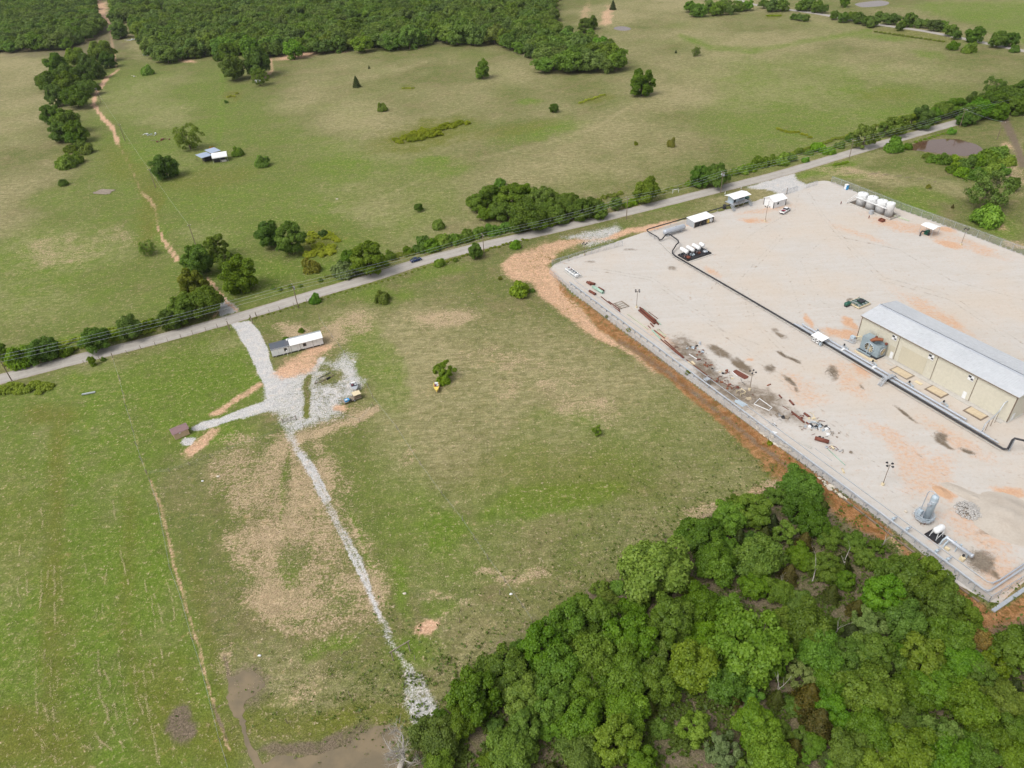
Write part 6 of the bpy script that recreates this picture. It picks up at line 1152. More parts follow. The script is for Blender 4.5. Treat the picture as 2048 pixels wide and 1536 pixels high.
MB().tube([(-1.0, -.4, 1.2), (-1.0, -.3, 7.6), (-.8, -.2, 8.3), (.0, 0, 8.5), (.5, 0, 8.3), (.6, 0, 8.0)], .10, 8).build('riser_pipe', M_BRIGHT, t); MB().box((-.9, -.5, 1.9), (.9, .9, 1.4)).build('valve_box', M_LBLUE, t)
m = MB(); [m.tube([(-1.8+.3*k, -1.3+.2*(k % 3), 1.1), (-1.6+.3*k, -1.0, 1.9), (-1.2+.2*k, -.6, 1.7)], .07, 5) for k in range(7)]; m.build('valve_pipes', M_STEEL, t)
m = MB(); [m.tube([(-1.5+.5*k, 1.0-.4*k, .1), (-1.2+.5*k, .6-.3*k, .8)], .1, 6) for k in range(6)]; m.build('under_pipes', M_RUST, t)
MB().sphere((0, 0, 0), .35, 8, 6, (1, 1, .7), .15, 3).build('pale_rock', M_ROCK, None, Q(52.6, -46.6, .2), label='pale round rock on the ground left of the tall vessel', category='rock')
# ---- white tank on a stand over a black mat
t = at(60.4, -47.3, 'stand_tank', 'white tank on a white braced stand over a black mat', 'tank')
MB().box((0, 0, .1), (3.0, 3.2, .1)).build('mat', M_BLACK, t); MB().box((-1.5, 0, .2), (.08, 3.2, .25)).box((1.5, 0, .2), (.08, 3.2, .25)).box((0, 1.6, .2), (3.0, .08, .25)).box((0, -1.6, .2), (3.0, .08, .25)).build('mat_rim', M_BLACK, t)
hor_tank(t, 2.9, .72, 2.35, M_WHITE)
for x in (-.75, .75):
    for y in (-.9, .9): MB().bar((x, y*1.2, .1), (x*.8, y, 1.9), .11).build('leg', M_WHITE, t)
    MB().bar((x, -1.1, .4), (x, 1.0, 1.6), .08).build('brace', M_WHITE, t)
# ---- filter separator
t = at(65.3, -47.6, 'separator', 'horizontal grey separator pipe on two legs beside the brown brush patch', 'separator')
MB().lathe((0, 0, 1.9), [(.05, -3.0), (.36, -3.0), (.42, -2.8), (.38, -2.7), (.38, 2.6), (.46, 2.65), (.46, 2.95), (.3, 3.05), (.05, 3.05)], 16, 'X').build('shell', M_BRIGHT, t)
for x in (-2.3, -.3, 2.0): MB().bar((x, 0, 0), (x, 0, 1.6), .2).build('leg', M_LBLUE, t)
MB().tube([(-2.6, 0, 1.9), (-2.7, .1, 2.3), (-2.9, -.9, 1.6), (-3.0, -1.1, .2)], .17, 8).tube([(-2.2, 0, 1.7), (-2.2, -1.0, 1.2), (-2.2, -1.2, .2)], .13, 8).build('inlet_pipe', M_LBLUE, t); MB().cyl((.2, 0, 2.2), (.2, 0, 2.75), .2, 10).cyl((-.9, 0, 2.2), (-.9, 0, 2.6), .15, 8).build('top_nozzle', M_LBLUE, t)
MB().box((1.8, -.9, .5), (.9, .8, .7)).build('level_pot', M_CREAM, t); MB().box((-1.5, -.9, .3), (.9, .6, .4)).build('block', M_CREAM, t); MB().cyl((1.6, -.5, .2), (1.6, -.5, 1.2), .25, 10).build('pump', M_BLACK, t)
# ---- compressor manifold near the road corner
t = atp(1146, 548, 'manifold_skid', 'white and silver valve manifold on a pale slab at the upper left yard corner', 'valve manifold')
MB().box((0, 0, .1), (7.6, 3.6, .12)).build('slab', M_CONC, t)
for k in range(8): MB().tube([(-3.2+k*.9, -1.2, .4), (-3.2+k*.9, -.9, 1.1), (-3.2+k*.9, .8, 1.1), (-3.2+k*.9, 1.1, .4)], .12, 6).build('manifold_pipe', M_WHITE if k % 2 else M_LBLUE, t)
for y in (-1.0, .9): MB().tube([(-3.4, y, .9), (3.4, y, .9)], .16, 8).build('header', M_WHITE, t)
for k in range(4): MB().lathe((-2.6+k*1.6, -.1, 1.55), [(.1, 0), (.3, 0), (.3, .1), (.1, .1)], 10).build('handwheel', M_RUST if k < 2 else M_BLACK, t)
MB().box((3.0, -.4, .9), (.9, .9, .8)).build('meter_box', M_WHITE, t)
# ---- perimeter chain-link fences
def fence(pts, name, label, spacing=3.2, h=2.1, rail=True, barb=True):
    """pts in yard (u, v)"""
    o0 = pts[0]; t = at(o0[0], o0[1], name, label, 'fence'); 
    post = MB().cyl((0, 0, 0), (0, 0, h+.05), .05, 6); pm_ = None
    for (a, b) in zip(pts, pts[1:]):
        a2 = Vector((a[0]-o0[0], a[1]-o0[1], 0)); b2 = Vector((b[0]-o0[0], b[1]-o0[1], 0)); d = b2-a2; n = max(1, round(d.length/spacing))
        for i in range(n+1):
            p = a2.lerp(b2, i/n)
            if pm_ is None: pm_ = post.build('post', M_STEEL, t, p)
            else:
                q = pm_.copy(); COL.objects.link(q); q.location = p
        nv = Vector((-d.y, d.x, 0)).normalized()*.012
        m = MB(); V_ = [a2-nv+Vector((0, 0, .05)), b2-nv+Vector((0, 0, .05)), b2-nv+Vector((0, 0, h-.04)), a2-nv+Vector((0, 0, h-.04))]; m.add(V_, [(0, 1, 2, 3)]); m.build('chain_link_mesh', M_LINK, t)
        if rail: MB().bar(a2+Vector((0, 0, h)), b2+Vector((0, 0, h)), .07).build('top_rail', M_STEEL, t)
        if barb: MB().bar(a2+Vector((0, 0, h+.22)), b2+Vector((0, 0, h+.22)), .02).bar(a2+Vector((0, 0, h+.36)), b2+Vector((0, 0, h+.36)), .02).build('barbed_wire', M_STEEL, t)
    return t
FU = [UVp(*p) for p in [(1100, 548), (1134, 578), (1310, 712), (1500, 852), (1700, 1000), (1976, 1206)]]
c0 = UVp(1976, 1206); c1 = (c0[0], c0[1]+60)
fence(FU, 'yard_fence', 'long chain-link fence on the field side of the yard above the rusty bank')
fence([c0, (c0[0]+.3, c0[1]+12), c1], 'yard_fence', 'chain-link fence at the lower right end of the yard')
fence([UVp(1104, 532), UVp(1170, 512), UVp(1196, 505), UVp(1245, 492)], 'yard_fence', 'short chain-link fence by the short lamp mast at the road end')
rf = [UVp(1662, 366), UVp(1700, 380), UVp(1800, 420), UVp(1930, 467), UVp(2048, 512)]; rf.append((rf[-1][0]+30, rf[-1][1]-1))
fence(rf, 'yard_fence', 'tall chain-link fence along the right side of the yard', 4.2, 2.8)
fence([UVp(1562, 391), UVp(1574, 389)], 'yard_gate', 'open chain-link gate leaf right of the white gabled shop', 2, 2.0)
fence([UVp(1575, 388), UVp(1594, 382)], 'yard_gate', 'chain-link gate leaf with a sign panel at the entrance', 2, 2.0)
fence([UVp(1611, 377), UVp(1634, 370)], 'yard_gate', 'open gate leaf on the right side of the yard entrance', 2, 1.8)
t = atp(1573, 389, 'gate_post', 'dark thick post at the yard entrance', 'post'); MB().cyl((0, 0, 0), (0, 0, 3.0), .12, 8).build('post', M_BTRIM, t)
# ---- jacketed pipes along the inside of the long fence
t = at(0, 0, 'fence_pipe', 'bright silver pipe running just inside the long fence and round the lower corner', 'pipe')
fv = c0[1]; U0 = -76
MB().tube([Vector(p) for p in [(U0, fv+1.2, .9), (-30, fv+1.25, 1.0), (20, fv+1.2, 1.0), (c0[0]-2.2, fv+1.3, 1.0), (c0[0]-1.5, fv+1.5, 1.0), (c0[0]-1.3, fv+2.2, 1.0), (c0[0]-1.3, fv+60, 1.0)]], .20, 10).build('pipe_run', M_BRIGHT, t)
MB().tube([Vector(p) for p in [(c0[0]-2.2, fv+4, .9), (c0[0]-1.9, fv+6, .9), (c0[0]-1.9, fv+60, .9)]], .15, 8).build('pipe_run', M_BRIGHT, t)
s0 = None
for k in range(50):
    u = U0+1+k*3.05
    if u > c0[0]-2: break
    if s0 is None: s0 = MB().box((0, 0, .35), (.12, .5, .7)).build('pipe_stand', M_STEEL, t, (u, fv+1.2, 0))
    else: q = s0.copy(); COL.objects.link(q); q.location = (u, fv+1.2, 0)
t = at(0, 0, 'ground_conduit', 'thin dark conduit lying parallel to the silver fence pipe', 'conduit'); MB().tube([Vector(p) for p in [(-77, fv+4.0, .2), (0, fv+4.3, .2), (c0[0]-9, fv+4.2, .3), (c0[0]-3, fv+4.0, .6), (c0[0]-2.0, fv+4.4, .9)]], .085, 6).build('pipe_run', M_STEEL, t)
for k, u in enumerate((53.2, 56.6, 63.5, 66.0)):
    t = at(u, fv+1.5, 'fence_valve', 'small blue-grey valve on the silver fence pipe, %s' % ['left one below the tall vessel', 'right one below the tall vessel', 'left one below the separator', 'right one below the separator'][k], 'valve', 'valves on the fence pipe'); MB().box((0, .3, 1.3), (.5, .6, .5)).build('valve_body', M_LBLUE, t); MB().cyl((0, .9, 1.3), (0, 1.3, 1.3), .25, 10).build('handwheel', M_STEEL, t)
for (x, y, lab) in ((1412, 768, 'steel stile over the silver fence pipe near the rusty coils'),):
    t = atp(x, y, 'pipe_stile', lab, 'stile'); MB().box((0, 0, 1.7), (1.2, 1.6, .1)).build('deck', M_STEEL, t)
    for sx in (-.5, .5):
        for sy in (-.7, .7): MB().bar((sx, sy, 0), (sx, sy, 2.5), .07).build('leg', M_STEEL, t)
    MB().bar((-.5, .7, 2.5), (.5, .7, 2.5), .06).bar((-.5, -.7, 2.5), (.5, -.7, 2.5), .06).build('rail', M_STEEL, t)
t = at(0, 0, 'corner_kerb', 'dark concrete curb just outside the lower corner of the yard fence', 'curb'); MB().box((c0[0]-20, fv-1.3, .1), (38, .35, .3)).build('kerb_run', M_BTRIM, t); MB().box((c0[0]+1.6, fv+20, .1), (.7, 42, .3)).build('kerb_run', M_STEEL, t)
# ---- loose pipes, scrap and timber: kind, start pixel, end pixel, radius, material, label
def lay(a, b, r, mat, label, name='scrap_pipe', cat='pipe', z=None, group=None, hollow=True):
    pa, pb = W(*a, .05), W(*b, .05); pa.z = pb.z = .05+r if z is None else z
    c = (pa+pb)/2; o = MB(); (o.pipe if hollow else o.cyl)(pa-c, pb-c, r, n=12) if hollow else o.cyl(pa-c, pb-c, r, 8)
    o.build(name, mat, None, c, label=label, category=cat, **({'group': group} if group else {}))
lay((1174, 566), (1182, 571), .42, M_RUST, 'short rusty pipe stub, left of the cluster of three'); lay((1178, 566), (1188, 571), .42, M_RUST, 'short rusty pipe stub in the middle of the cluster of three'); lay((1183, 568), (1190, 570), .38, M_RUST, 'short rusty pipe stub, right of the cluster of three')
lay((1186, 576), (1206, 588), .55, M_GREENP, 'short thick pale green pipe in the upper corner of the yard'); lay((1197, 578), (1207, 584), .45, M_RUST, 'short dark rusty pipe beside the green pipe'); lay((1179, 584), (1191, 591), .45, M_RUST, 'short brown pipe piece close to the fence')
lay((1202, 594), (1240, 624), .16, M_RUST, 'thin rusty pipe pointing at the grey pallet rack'); lay((1217, 604), (1238, 620), .16, M_RUST, 'second thin rusty pipe beside the grey pallet rack', z=.4); lay((1238, 617), (1240, 625), .12, M_RUST, 'tiny rusty pipe end under the grey pallet rack')
for i, (a, b, r, z) in enumerate([((1278, 622), (1309, 649), .34, None), ((1281, 620), (1313, 647), .34, None), ((1279.5, 620), (1311, 646), .34, .95), ((1284, 618.5), (1317, 650), .26, None)]): lay(a, b, r, M_RUST, 'thick red-brown pipe in the big bundle by the first lamp mast', z=z, group='pipes of the big rusty bundle')
lay((1286, 617.5), (1322, 650), .14, M_GREENP, 'long thin pale green pipe beside the big rusty bundle'); lay((1297, 624), (1316, 638), .10, M_RUST, 'thin dark pipe beyond the big rusty bundle'); lay((1255, 629), (1296, 659), .13, M_PALEG, 'long thin yellow-green pipe between fence and rusty bundle')
lay((1301, 648), (1307, 654), .2, M_RUST, 'short dark stub just below the rusty bundle'); lay((1296, 652), (1301, 657), .13, M_RUST, 'small rusty piece left of the short dark stub')
lay((1304, 661), (1321, 679), .24, M_GREENP, 'pale green pipe lying below the rusty bundle', hollow=False); lay((1315, 660), (1331, 674), .2, M_PALEG, 'cream and rust pipe right of the pale green pipe'); lay((1308, 661), (1329, 677), .16, M_RUST2, 'orange rusty pipe beside the cream pipe'); lay((1318, 660), (1328, 670), .12, M_RUST, 'thin dark pipe above the cream pipe')
lay((1322, 680), (1366, 717), .17, M_RUST, 'left one of two long parallel red-brown pipes'); lay((1329, 681), (1368, 716), .17, M_RUST, 'right one of two long parallel red-brown pipes'); lay((1373, 720), (1424, 758), .13, M_RUST, 'very long thin rusty pipe along the fence side of the scrap')
lay((1378, 709), (1394, 719), .14, M_WHITE, 'straight white pipe lying in the scrap area'); lay((1583, 825), (1608, 846), .24, M_RUST, 'thick rusty pipe in the lower scrap area'); lay((1583, 822), (1605, 840), .09, M_RUST, 'thin rusty rod beside the thick rusty pipe'); lay((1565, 812), (1577, 820), .08, M_RUST, 'thin rusty rod above the thick rusty pipe')
lay((1579, 802), (1587, 811), .26, M_RUST, 'stubby dark red pipe standing out on the pale gravel'); lay((1558, 791), (1563, 797), .2, M_RUST, 'small red-brown stub nearest the white pipe frame')
lay((1629, 879), (1657, 887), .52, M_RUST, 'very thick short rusty pipe near the fence'); lay((1534, 772), (1541, 769), .16, M_RUST2, 'small orange-brown pipe piece right of the middle lamp mast'); lay((1608, 828), (1619, 836), .3, M_RUST, 'short rusty pipe of the tangled frame'); lay((1612, 846), (1624, 854), .22, M_RUST, 'short rusty pipe end in the grey wire tangle')
lay((1655, 898), (1690, 931), .10, M_GREENP, 'long thin green pipe at the lower end of the scrap'); lay((1630, 897), (1664, 922), .05, M_STEEL, 'thin grey rod left of the long green pipe'); lay((1662, 893), (1668, 899), .22, M_CREAM, 'short pale pipe piece at the head of the green pipe')
lay((1684, 938), (1688, 947), .2, M_CREAM, 'short pale pipe with a dark end near the fence'); lay((1464, 744), (1475, 753), .12, M_WHITE, 'short pale plank left of the flat rusty plates')
def planks(c, n, L_, wd, ang, mat, label, cat, name, gap=1.25, jit=8, z=.1, rnd_seed=0):
    rn = random.Random(rnd_seed); t = atp(*c, name, label, cat, rz=ang)
    for i in range(n): MB().box((rn.uniform(-.2, .2), (i-n/2)*wd*gap, z+rn.uniform(0, .06)), (L_*rn.uniform(.8, 1.05), wd, .08), rz=R_(rn.uniform(-jit, jit))).build('board', mat, t)
planks((1482, 749), 4, 4.6, .45, 8, M_RUST, 'flat rusty steel plates lying beside the middle lamp mast', 'steel plates', 'rusty_plates', 1.02, 1); planks((1494, 745), 4, 4.4, .16, 14, M_WOODG, 'bundle of grey boards and rods right of the rusty plates', 'boards', 'board_pile', 1.8, 8, rnd_seed=1)
t = atp(1240, 612, 'pallet_rack', 'grey steel and timber rack frame lying flat near the first lamp mast', 'rack')
for k in range(4): MB().box((0, -2.1+k*1.4, .2), (4.0, .28, .22)).build('rail', M_WOODG if k % 2 else M_CONC, t)
for x in (-1.9, -.6, .7, 1.9): MB().box((x, 0, .35), (.14, 4.4, .12)).build('cross_bar', M_WOODG, t)
t = atp(1525, 809, 'white_pipe_frame', 'flat white pipe frame in the shape of a skewed trapezoid on dark gravel', 'pipe frame')
cs_ = [W(*p, .15) for p in [(1509, 807), (1519, 798), (1545, 814), (1538, 821), (1509, 807)]]; cs_[0] = W(1508, 806, .15)
F4 = [W(1508, 808, .15), W(1519, 797, .15), W(1544, 815, .15), W(1538, 821, .15)]
inv = t.matrix_basis.inverted() if False else (Matrix.Translation(t.location) @ Matrix.Rotation(t.rotation_euler.z, 4, 'Z')).inverted()
for a, b in zip(F4, F4[1:]+F4[:1]): MB().tube([inv @ a, inv @ b], .10, 6).build('pipe_side', M_WHITE, t)
t = atp(1481, 788, 'wooden_stand', 'small cream wooden stand lying in the scrap area', 'stand')
for x in (-.8, .8):
    for y in (-.8, .8): MB().bar((x, y, 0), (x, y, 1.1), .14).build('leg', M_CREAM, t)
MB().bar((-.9, .8, 1.1), (.9, .8, 1.1), .14).bar((-.8, -.8, .7), (-.8, .8, .7), .1).bar((.8, -.8, .7), (.8, .8, .7), .1).build('rail', M_CREAM, t); 
planks((1497, 797), 4, 1.5, .2, 70, M_WOOD, 'little tan pallet below the cream wooden stand', 'pallet', 'pallet', 1.5, 2, rnd_seed=3)
planks((1483, 806), 3, 3.2, .55, 8, M_LBLUE, 'light blue boards against the fence pipe', 'boards', 'blue_boards', 1.05, 3, rnd_seed=4); planks((1386, 726), 2, 2.2, .6, -8, M_CREAM, 'pale plywood scraps near the long thin pipe', 'boards', 'plywood_scraps', 1.1, 20, rnd_seed=5)
planks((1548, 866), 3, 1.6, .4, 10, M_WHITE, 'white sheet scraps leaning at the fence', 'boards', 'white_scraps', 1.1, 30, rnd_seed=6); planks((1613, 889), 2, 3.6, .5, 14, M_CONC, 'flat grey slabs in the gravel left of the thick rusty pipe', 'slabs', 'grey_slabs', 1.0, 3, .06, rnd_seed=7)
planks((210, 383), 6, 9.5, .9, 45, M_WOODG, 'weathered grey timber boards stacked flat in the far left pasture', 'timber stack', 'timber_stack', 1.15, 2, rnd_seed=8)
def junk(c, n, size, mats, label, name='scrap_heap', seed=0, cat='scrap heap', spread=1.0, thin=.5):
    rn = random.Random(seed); t = atp(*c, name, label, cat, rz=rn.uniform(0, 90)); by = {}
    for i in range(n):
        m = rn.choice(mats); mb = MB()
        x, y = rn.gauss(0, spread), rn.gauss(0, spread*.6); s = size*rn.uniform(.4, 1.2); z = s*.25
        if rn.random() < thin: a = rn.uniform(0, 6.28); mb.tube([(x-s*math.cos(a), y-s*math.sin(a), z*.4+.05), (x, y, z+rn.uniform(0, .3)), (x+s*math.cos(a+.4), y+s*math.sin(a+.4), z*.3+.05)], s*.09, 5); nm = 'bent_rod'
        elif rn.random() < .5: mb.box((x, y, z), (s, s*rn.uniform(.4, 1), s*.5), rz=rn.uniform(0, 3)); nm = 'scrap_block'
        else: mb.lathe((x, y, s*.2), [(s*.2, -.1*s), (s*.45, -.1*s), (s*.45, .15*s), (s*.2, .15*s)], 10); nm = 'ring'
        mb.build(nm, m, t)
JK = [((1385, 694), 9, .8, [M_LBLUE, M_WHITE, M_BLACK, M_STEEL], 'blue and white scrap pile with a yellow piece'), ((1403, 703), 9, .8, [M_RUST, M_RUST, M_LBLUE], 'dark red scrap parts right of the blue pile'), ((1397, 711), 6, .8, [M_RUST2, M_WOODG], 'bent rusty bars below the red scrap parts'), ((1412, 730), 12, .7, [M_RUST, M_WOODG, M_RUST2], 'loose line of small rusty fittings'), ((1426, 738), 7, .5, [M_BLACK, M_STEEL, M_WHITE], 'small black and white junk near the fittings'), ((1440, 742), 3, .7, [M_CREAM, M_BLACK], 'cream box with a dark hole in the scrap area'),
      ((1444, 760), 10, .9, [M_RUST, M_RUST2], 'left heap of curled rusty elbows'), ((1462, 773), 14, .9, [M_RUST, M_RUST2], 'right heap of curled rusty elbows'), ((1489, 764), 3, .8, [M_BLACK], 'dark round lid lying left of the middle lamp mast'), ((1462, 753), 8, .6, [M_WHITE, M_WOODG, M_CREAM], 'pale rubble left of the rusty plates'), ((1560, 830), 9, .9, [M_WOODG, M_STEEL], 'scattered dark brushwood left of the thick rusty pipe'), ((1575, 838), 8, 1.0, [M_BLACK, M_WOODG], 'thin crossed frames next to the brushwood'),
      ((1627, 838), 8, .9, [M_RUST, M_RUST2, M_CREAM], 'tangled rusty frame with cream pieces'), ((1634, 852), 22, 1.0, [M_STEEL, M_BLACK, M_LBLUE, M_WHITE], 'big grey tangle of wire and sheet metal'), ((1651, 862), 8, .9, [M_WHITE, M_STEEL], 'white sheets at the end of the wire tangle'), ((1668, 868), 8, .7, [M_WOODG], 'dry twigs heap right of the wire tangle'), ((1676, 901), 12, .8, [M_RUST, M_STEEL, M_WOODG], 'small heap of rusty and grey parts beside the green pipe'), ((1543, 849), 7, .7, [M_BLACK, M_WHITE], 'black and white debris close to the fence'),
      ((1665, 748), 10, .7, [M_WOODG], 'dead twigs heap in the middle of the open yard'), ((308, 270), 6, 1.6, [M_LBLUE, M_WHITE], 'small white and blue trash pile left of the bare forked tree'), ((326, 280), 12, 1.4, [M_BTRIM, M_RUST], 'dark heap of scrap left of the bare forked tree'), ((268, 152), 5, 1.6, [M_WHITE, M_CREAM], 'few white scraps below the dirt track bend'), ((264, 80), 12, 2.4, [M_WHITE, M_LBLUE, M_CONC], 'scattered white debris on the bare slope by the far woods'), ((546, 155), 4, .9, [M_BTRIM], 'dark specks of junk right of the white trailer')]
JK += [((1350, 694), 7, .6, [M_RUST, M_WOODG], 'few rusty offcuts above the two long parallel pipes'), ((1405, 722), 9, .6, [M_RUST, M_WOODG, M_STEEL], 'strewn brown offcuts below the straight white pipe'), ((1452, 745), 9, .7, [M_RUST, M_RUST2, M_WOODG], 'brown offcuts above the left heap of rusty elbows'), ((1502, 790), 8, .6, [M_WOODG, M_RUST], 'small dark offcuts right of the cream wooden stand'), ((1596, 834), 7, .7, [M_RUST, M_WOODG], 'rusty offcuts under the thick rusty pipe'), ((1612, 858), 8, .7, [M_STEEL, M_WOODG, M_RUST], 'grey and brown bits left of the big wire tangle'), ((1645, 873), 5, .5, [M_RUST, M_BLACK], 'dark bits just above the very thick short pipe')]
for k, (c, n, s, ms, lab) in enumerate(JK): junk(c, n, s, ms, lab, seed=k, spread=s*1.35, thin=.55)
# ---- rubble heap, spoil mound, riprap
def mound(px, py, rx, ry, h, mat, name, label, seed=0, ang=0):
    p = W(px, py); n = 22; V = []; Fc = []
    for i in range(n+1):
        for j in range(n+1):
            a, b = i/n*2-1, j/n*2-1; r = min(1, math.hypot(a, b)); z = h*(1-r)**1.3*(1+.0)+(mnoise.noise(Vector((a*3+seed, b*3, 1)))*.35+mnoise.noise(Vector((a*9, b*9+seed, 1)))*.12)*h*(1-r)*1.6
            V.append((a*rx, b*ry, max(z, 0)-.02)); 
    for i in range(n):
        for j in range(n): Fc.append((i*(n+1)+j, (i+1)*(n+1)+j, (i+1)*(n+1)+j+1, i*(n+1)+j+1))
    o = link(name, np_mesh(name, V, Fc, mat, True), None, (p.x, p.y, .05), (0, 0, YA+R_(ang))); set_props(o, label=label, category='mound'); return o
mound(2018, 1036, 8.2, 8.2, 1.6, M_DIRTP, 'spoil_mound', 'low sandy spoil mound at the right edge of the yard', 2); mound(1940, 992, 7, 2.0, .35, M_DIRTP, 'spoil_ridge', 'thin sandy ridge above the rubble heap', 5, 15)
mound(1884, 984, 2.4, 1.5, .45, pm('orange_sand', (.47, .30, .19), (.42, .26, .16), .8, .95), 'orange_sand_pile', 'small pile of orange sand left of the rubble heap', 9)
rk = MB(); rn = random.Random(4)
for k in range(260):
    a = rn.uniform(0, 6.28); r = rn.random()**.6; s = rn.uniform(.12, .34); rk.sphere((r*2.7*math.cos(a), r*2.9*math.sin(a), (1-r)*.7+.1), s, 5, 4, (1, rn.uniform(.7, 1), rn.uniform(.5, .9)), .25, k)
rk.build('rubble_heap', pm('grey_rubble', (.40, .385, .37), (.26, .25, .24), 2, .95, bump=.4), None, Q(*UVp(1937, 1022), .12), YA, label='round heap of broken grey concrete rubble at the right of the yard', kind='stuff')
rockm = [MB().sphere((0, 0, 0), 1, 7, 5, (1, .75, .5), .22, s) for s in range(3)]
RO = [(1524, 868), (1530, 873), (1537, 877), (1543, 882), (1550, 889), (1556, 893), (1562, 895), (1568, 899), (1535, 862), (1545, 873), (1515, 857), (1509, 846), (1563, 889), (1573, 893), (1575, 901), (1648, 965), (1652, 972), (1658, 978), (1664, 974), (1672, 986), (1680, 992), (1639, 958), (1690, 998)]
ro = None
for k, (x, y) in enumerate(RO):
    p = W(x, y); s = rn.uniform(.35, .75)
    where_r = 'between dry weeds outside the fence' if k < 15 else 'on the rusty bank by the near woods'
    if k < 3: o = rockm[k].build('riprap_rock', M_ROCK, None, (p.x, p.y, .2)); ro = ro or []; ro.append(o)
    else: o = ro[k % 3].copy(); COL.objects.link(o); o.location = (p.x, p.y, .2)
    o.scale = (s*1.3, s, s); o.rotation_euler = (0, 0, YA+rn.uniform(-.5, .5)); set_props(o, label='pale slab-like rock ' + where_r, category='rock', group='pale rocks ' + where_r)
HAZE = 0.00004
# ------------------------------------------------------------------ vehicles, sheds, boats, poles, field fences
def ry(px, py, px2, py2): a = W(px, py); b = W(px2, py2); return math.atan2(b.y-a.y, b.x-a.x)
def loft(mb, secs, smooth=True):
    """secs: list of rings with equal counts, capped"""
    n = len(secs[0]); vs = [v for s in secs for v in s]; mb.add(vs, [(j*n+i, j*n+(i+1) % n, (j+1)*n+(i+1) % n, (j+1)*n+i) for j in range(len(secs)-1) for i in range(n)], smooth)
    mb.add(secs[0], [tuple(range(n))[::-1]]); mb.add(secs[-1], [tuple(range(n))]); return mb
def ringx(x, w_, z0, z1, k=.82): h = (z1-z0); return [(x, -w_*.92, z0), (x, w_*.92, z0), (x, w_, z0+h*.45), (x, w_*k, z1), (x, -w_*k, z1), (x, -w_, z0+h*.45)]
def wheels(t, xs, w_, r):
    for x in xs:
        for s in (-1, 1):
            o = MB().lathe((x, s*w_, r), [(r*.62, -.11), (r*.95, -.11), (r, -.07), (r, .07), (r*.95, .11), (r*.62, .11)], 14, 'Y').build('wheel', M_BLACK, t); MB().cyl((x, s*w_-.09, r), (x, s*w_+.09, r), r*.6, 10).build('rim', M_STEEL, o)
M_NAVY = pm('dark_blue_car_paint', (0.008, 0.02, 0.09), (0.01, 0.03, 0.11), 2, .12, 0, .0); M_CARW = pm('white_car_paint', (.78, .79, .80), (.74, .75, .76), 2, .2, 0, .0); M_RED = pm('dark_red_plastic', (.25, .02, .04), None, 2, .6)
def sedan(px, py, ang, label):
    t = empty('parked_car', W(px, py)+Vector((0, 0, .07)), ang, label, 'car')
    loft(MB(), [ringx(-2.25, .72, .38, .72), ringx(-2.1, .84, .28, .92), ringx(-1.2, .9, .25, 1.0), ringx(0, .91, .25, .98), ringx(1.1, .9, .25, .93), ringx(1.95, .84, .28, .80), ringx(2.25, .7, .36, .62)]).build('body', M_NAVY, t)
    loft(MB(), [ringx(-1.75, .74, .88, .96, .9), ringx(-1.05, .76, .9, 1.38, .78), ringx(-.1, .77, .9, 1.44, .78), ringx(.45, .77, .9, 1.36, .78), ringx(1.15, .75, .86, .94, .9)]).build('cabin_glass', M_GLASS, t)
    MB().box((-.3, 0, 1.44), (1.15, 1.08, .05)).build('roof', M_NAVY, t)
    wheels(t, (-1.4, 1.4), .82, .33)
    for s in (-1, 1): MB().box((2.2, s*.55, .62), (.12, .32, .12)).build('headlight', M_WHITE, t); MB().box((-2.24, s*.58, .75), (.08, .3, .12)).build('tail_light', M_RED, t)
    for s in (-1, 1): MB().box((.75, s*.98, 1.0), (.16, .16, .1)).build('mirror', M_NAVY, t)
rd = math.atan2(*( (W(860, 517)-W(810, 533)).yx)); _m = W(835, 525)
i0 = min(range(len(ROADS)), key=lambda i: (ROADS[i]-_m).length); _d = (ROADS[i0+2]-ROADS[i0-2]).normalized(); _n = Vector((-_d.y, _d.x, 0)); _c = ROADS[i0]+_n*1.5
t_px = PX(_c.x, _c.y); sedan(float(t_px[0]), float(t_px[1]), math.atan2(_d.y, _d.x), 'dark blue sedan driving on the pale country road')
def pickup(px, py, ang, label):
    t = empty('pickup_truck', W(px, py)+Vector((0, 0, .05)), ang, label, 'pickup truck')
    loft(MB(), [ringx(.3, .92, .45, 1.15, .95), ringx(1.6, .95, .42, 1.18, .93), ringx(2.6, .92, .45, 1.12, .9), ringx(2.95, .8, .5, .95, .9)]).build('front_body', M_CARW, t)
    loft(MB(), [ringx(-.55, .86, 1.1, 1.7, .88), ringx(-.3, .88, 1.1, 1.86, .84), ringx(.7, .88, 1.1, 1.88, .84), ringx(1.1, .86, 1.1, 1.8, .84), ringx(1.75, .84, 1.08, 1.16, .95)]).build('cab_glass', M_GLASS, t); MB().box((.3, 0, 1.88), (1.35, 1.35, .06)).build('cab_roof', M_CARW, t)
    b = MB().box((-1.6, 0, .62), (2.6, 1.8, .35)); b.build('bed_floor', M_CARW, t)
    for s in (-1, 1): MB().box((-1.6, s*.9, .98), (2.6, .12, .55)).build('bed_side', M_CARW, t)
    MB().box((-2.88, 0, .95), (.1, 1.8, .5)).build('tailgate', M_CARW, t); MB().box((-.4, 0, .85), (.5, 1.8, .8)).build('cab_back', M_CARW, t); MB().box((-3.05, 0, .55), (.2, 1.7, .2)).build('bumper', M_BLACK, t)
    MB().box((-1.2, .1, 1.0), (1.1, 1.2, .35)).build('cargo', M_RED, t); MB().box((-2.1, -.1, .95), (.7, 1.0, .3)).build('cargo', M_BLACK, t); wheels(t, (-1.9, 1.95), .86, .4)
    for s in (-1, 1): MB().box((2.95, s*.65, .95), (.12, .3, .2)).build('headlight', M_STEEL, t); MB().box((1.1, s*1.08, 1.3), (.2, .22, .25)).build('mirror', M_BLACK, t)
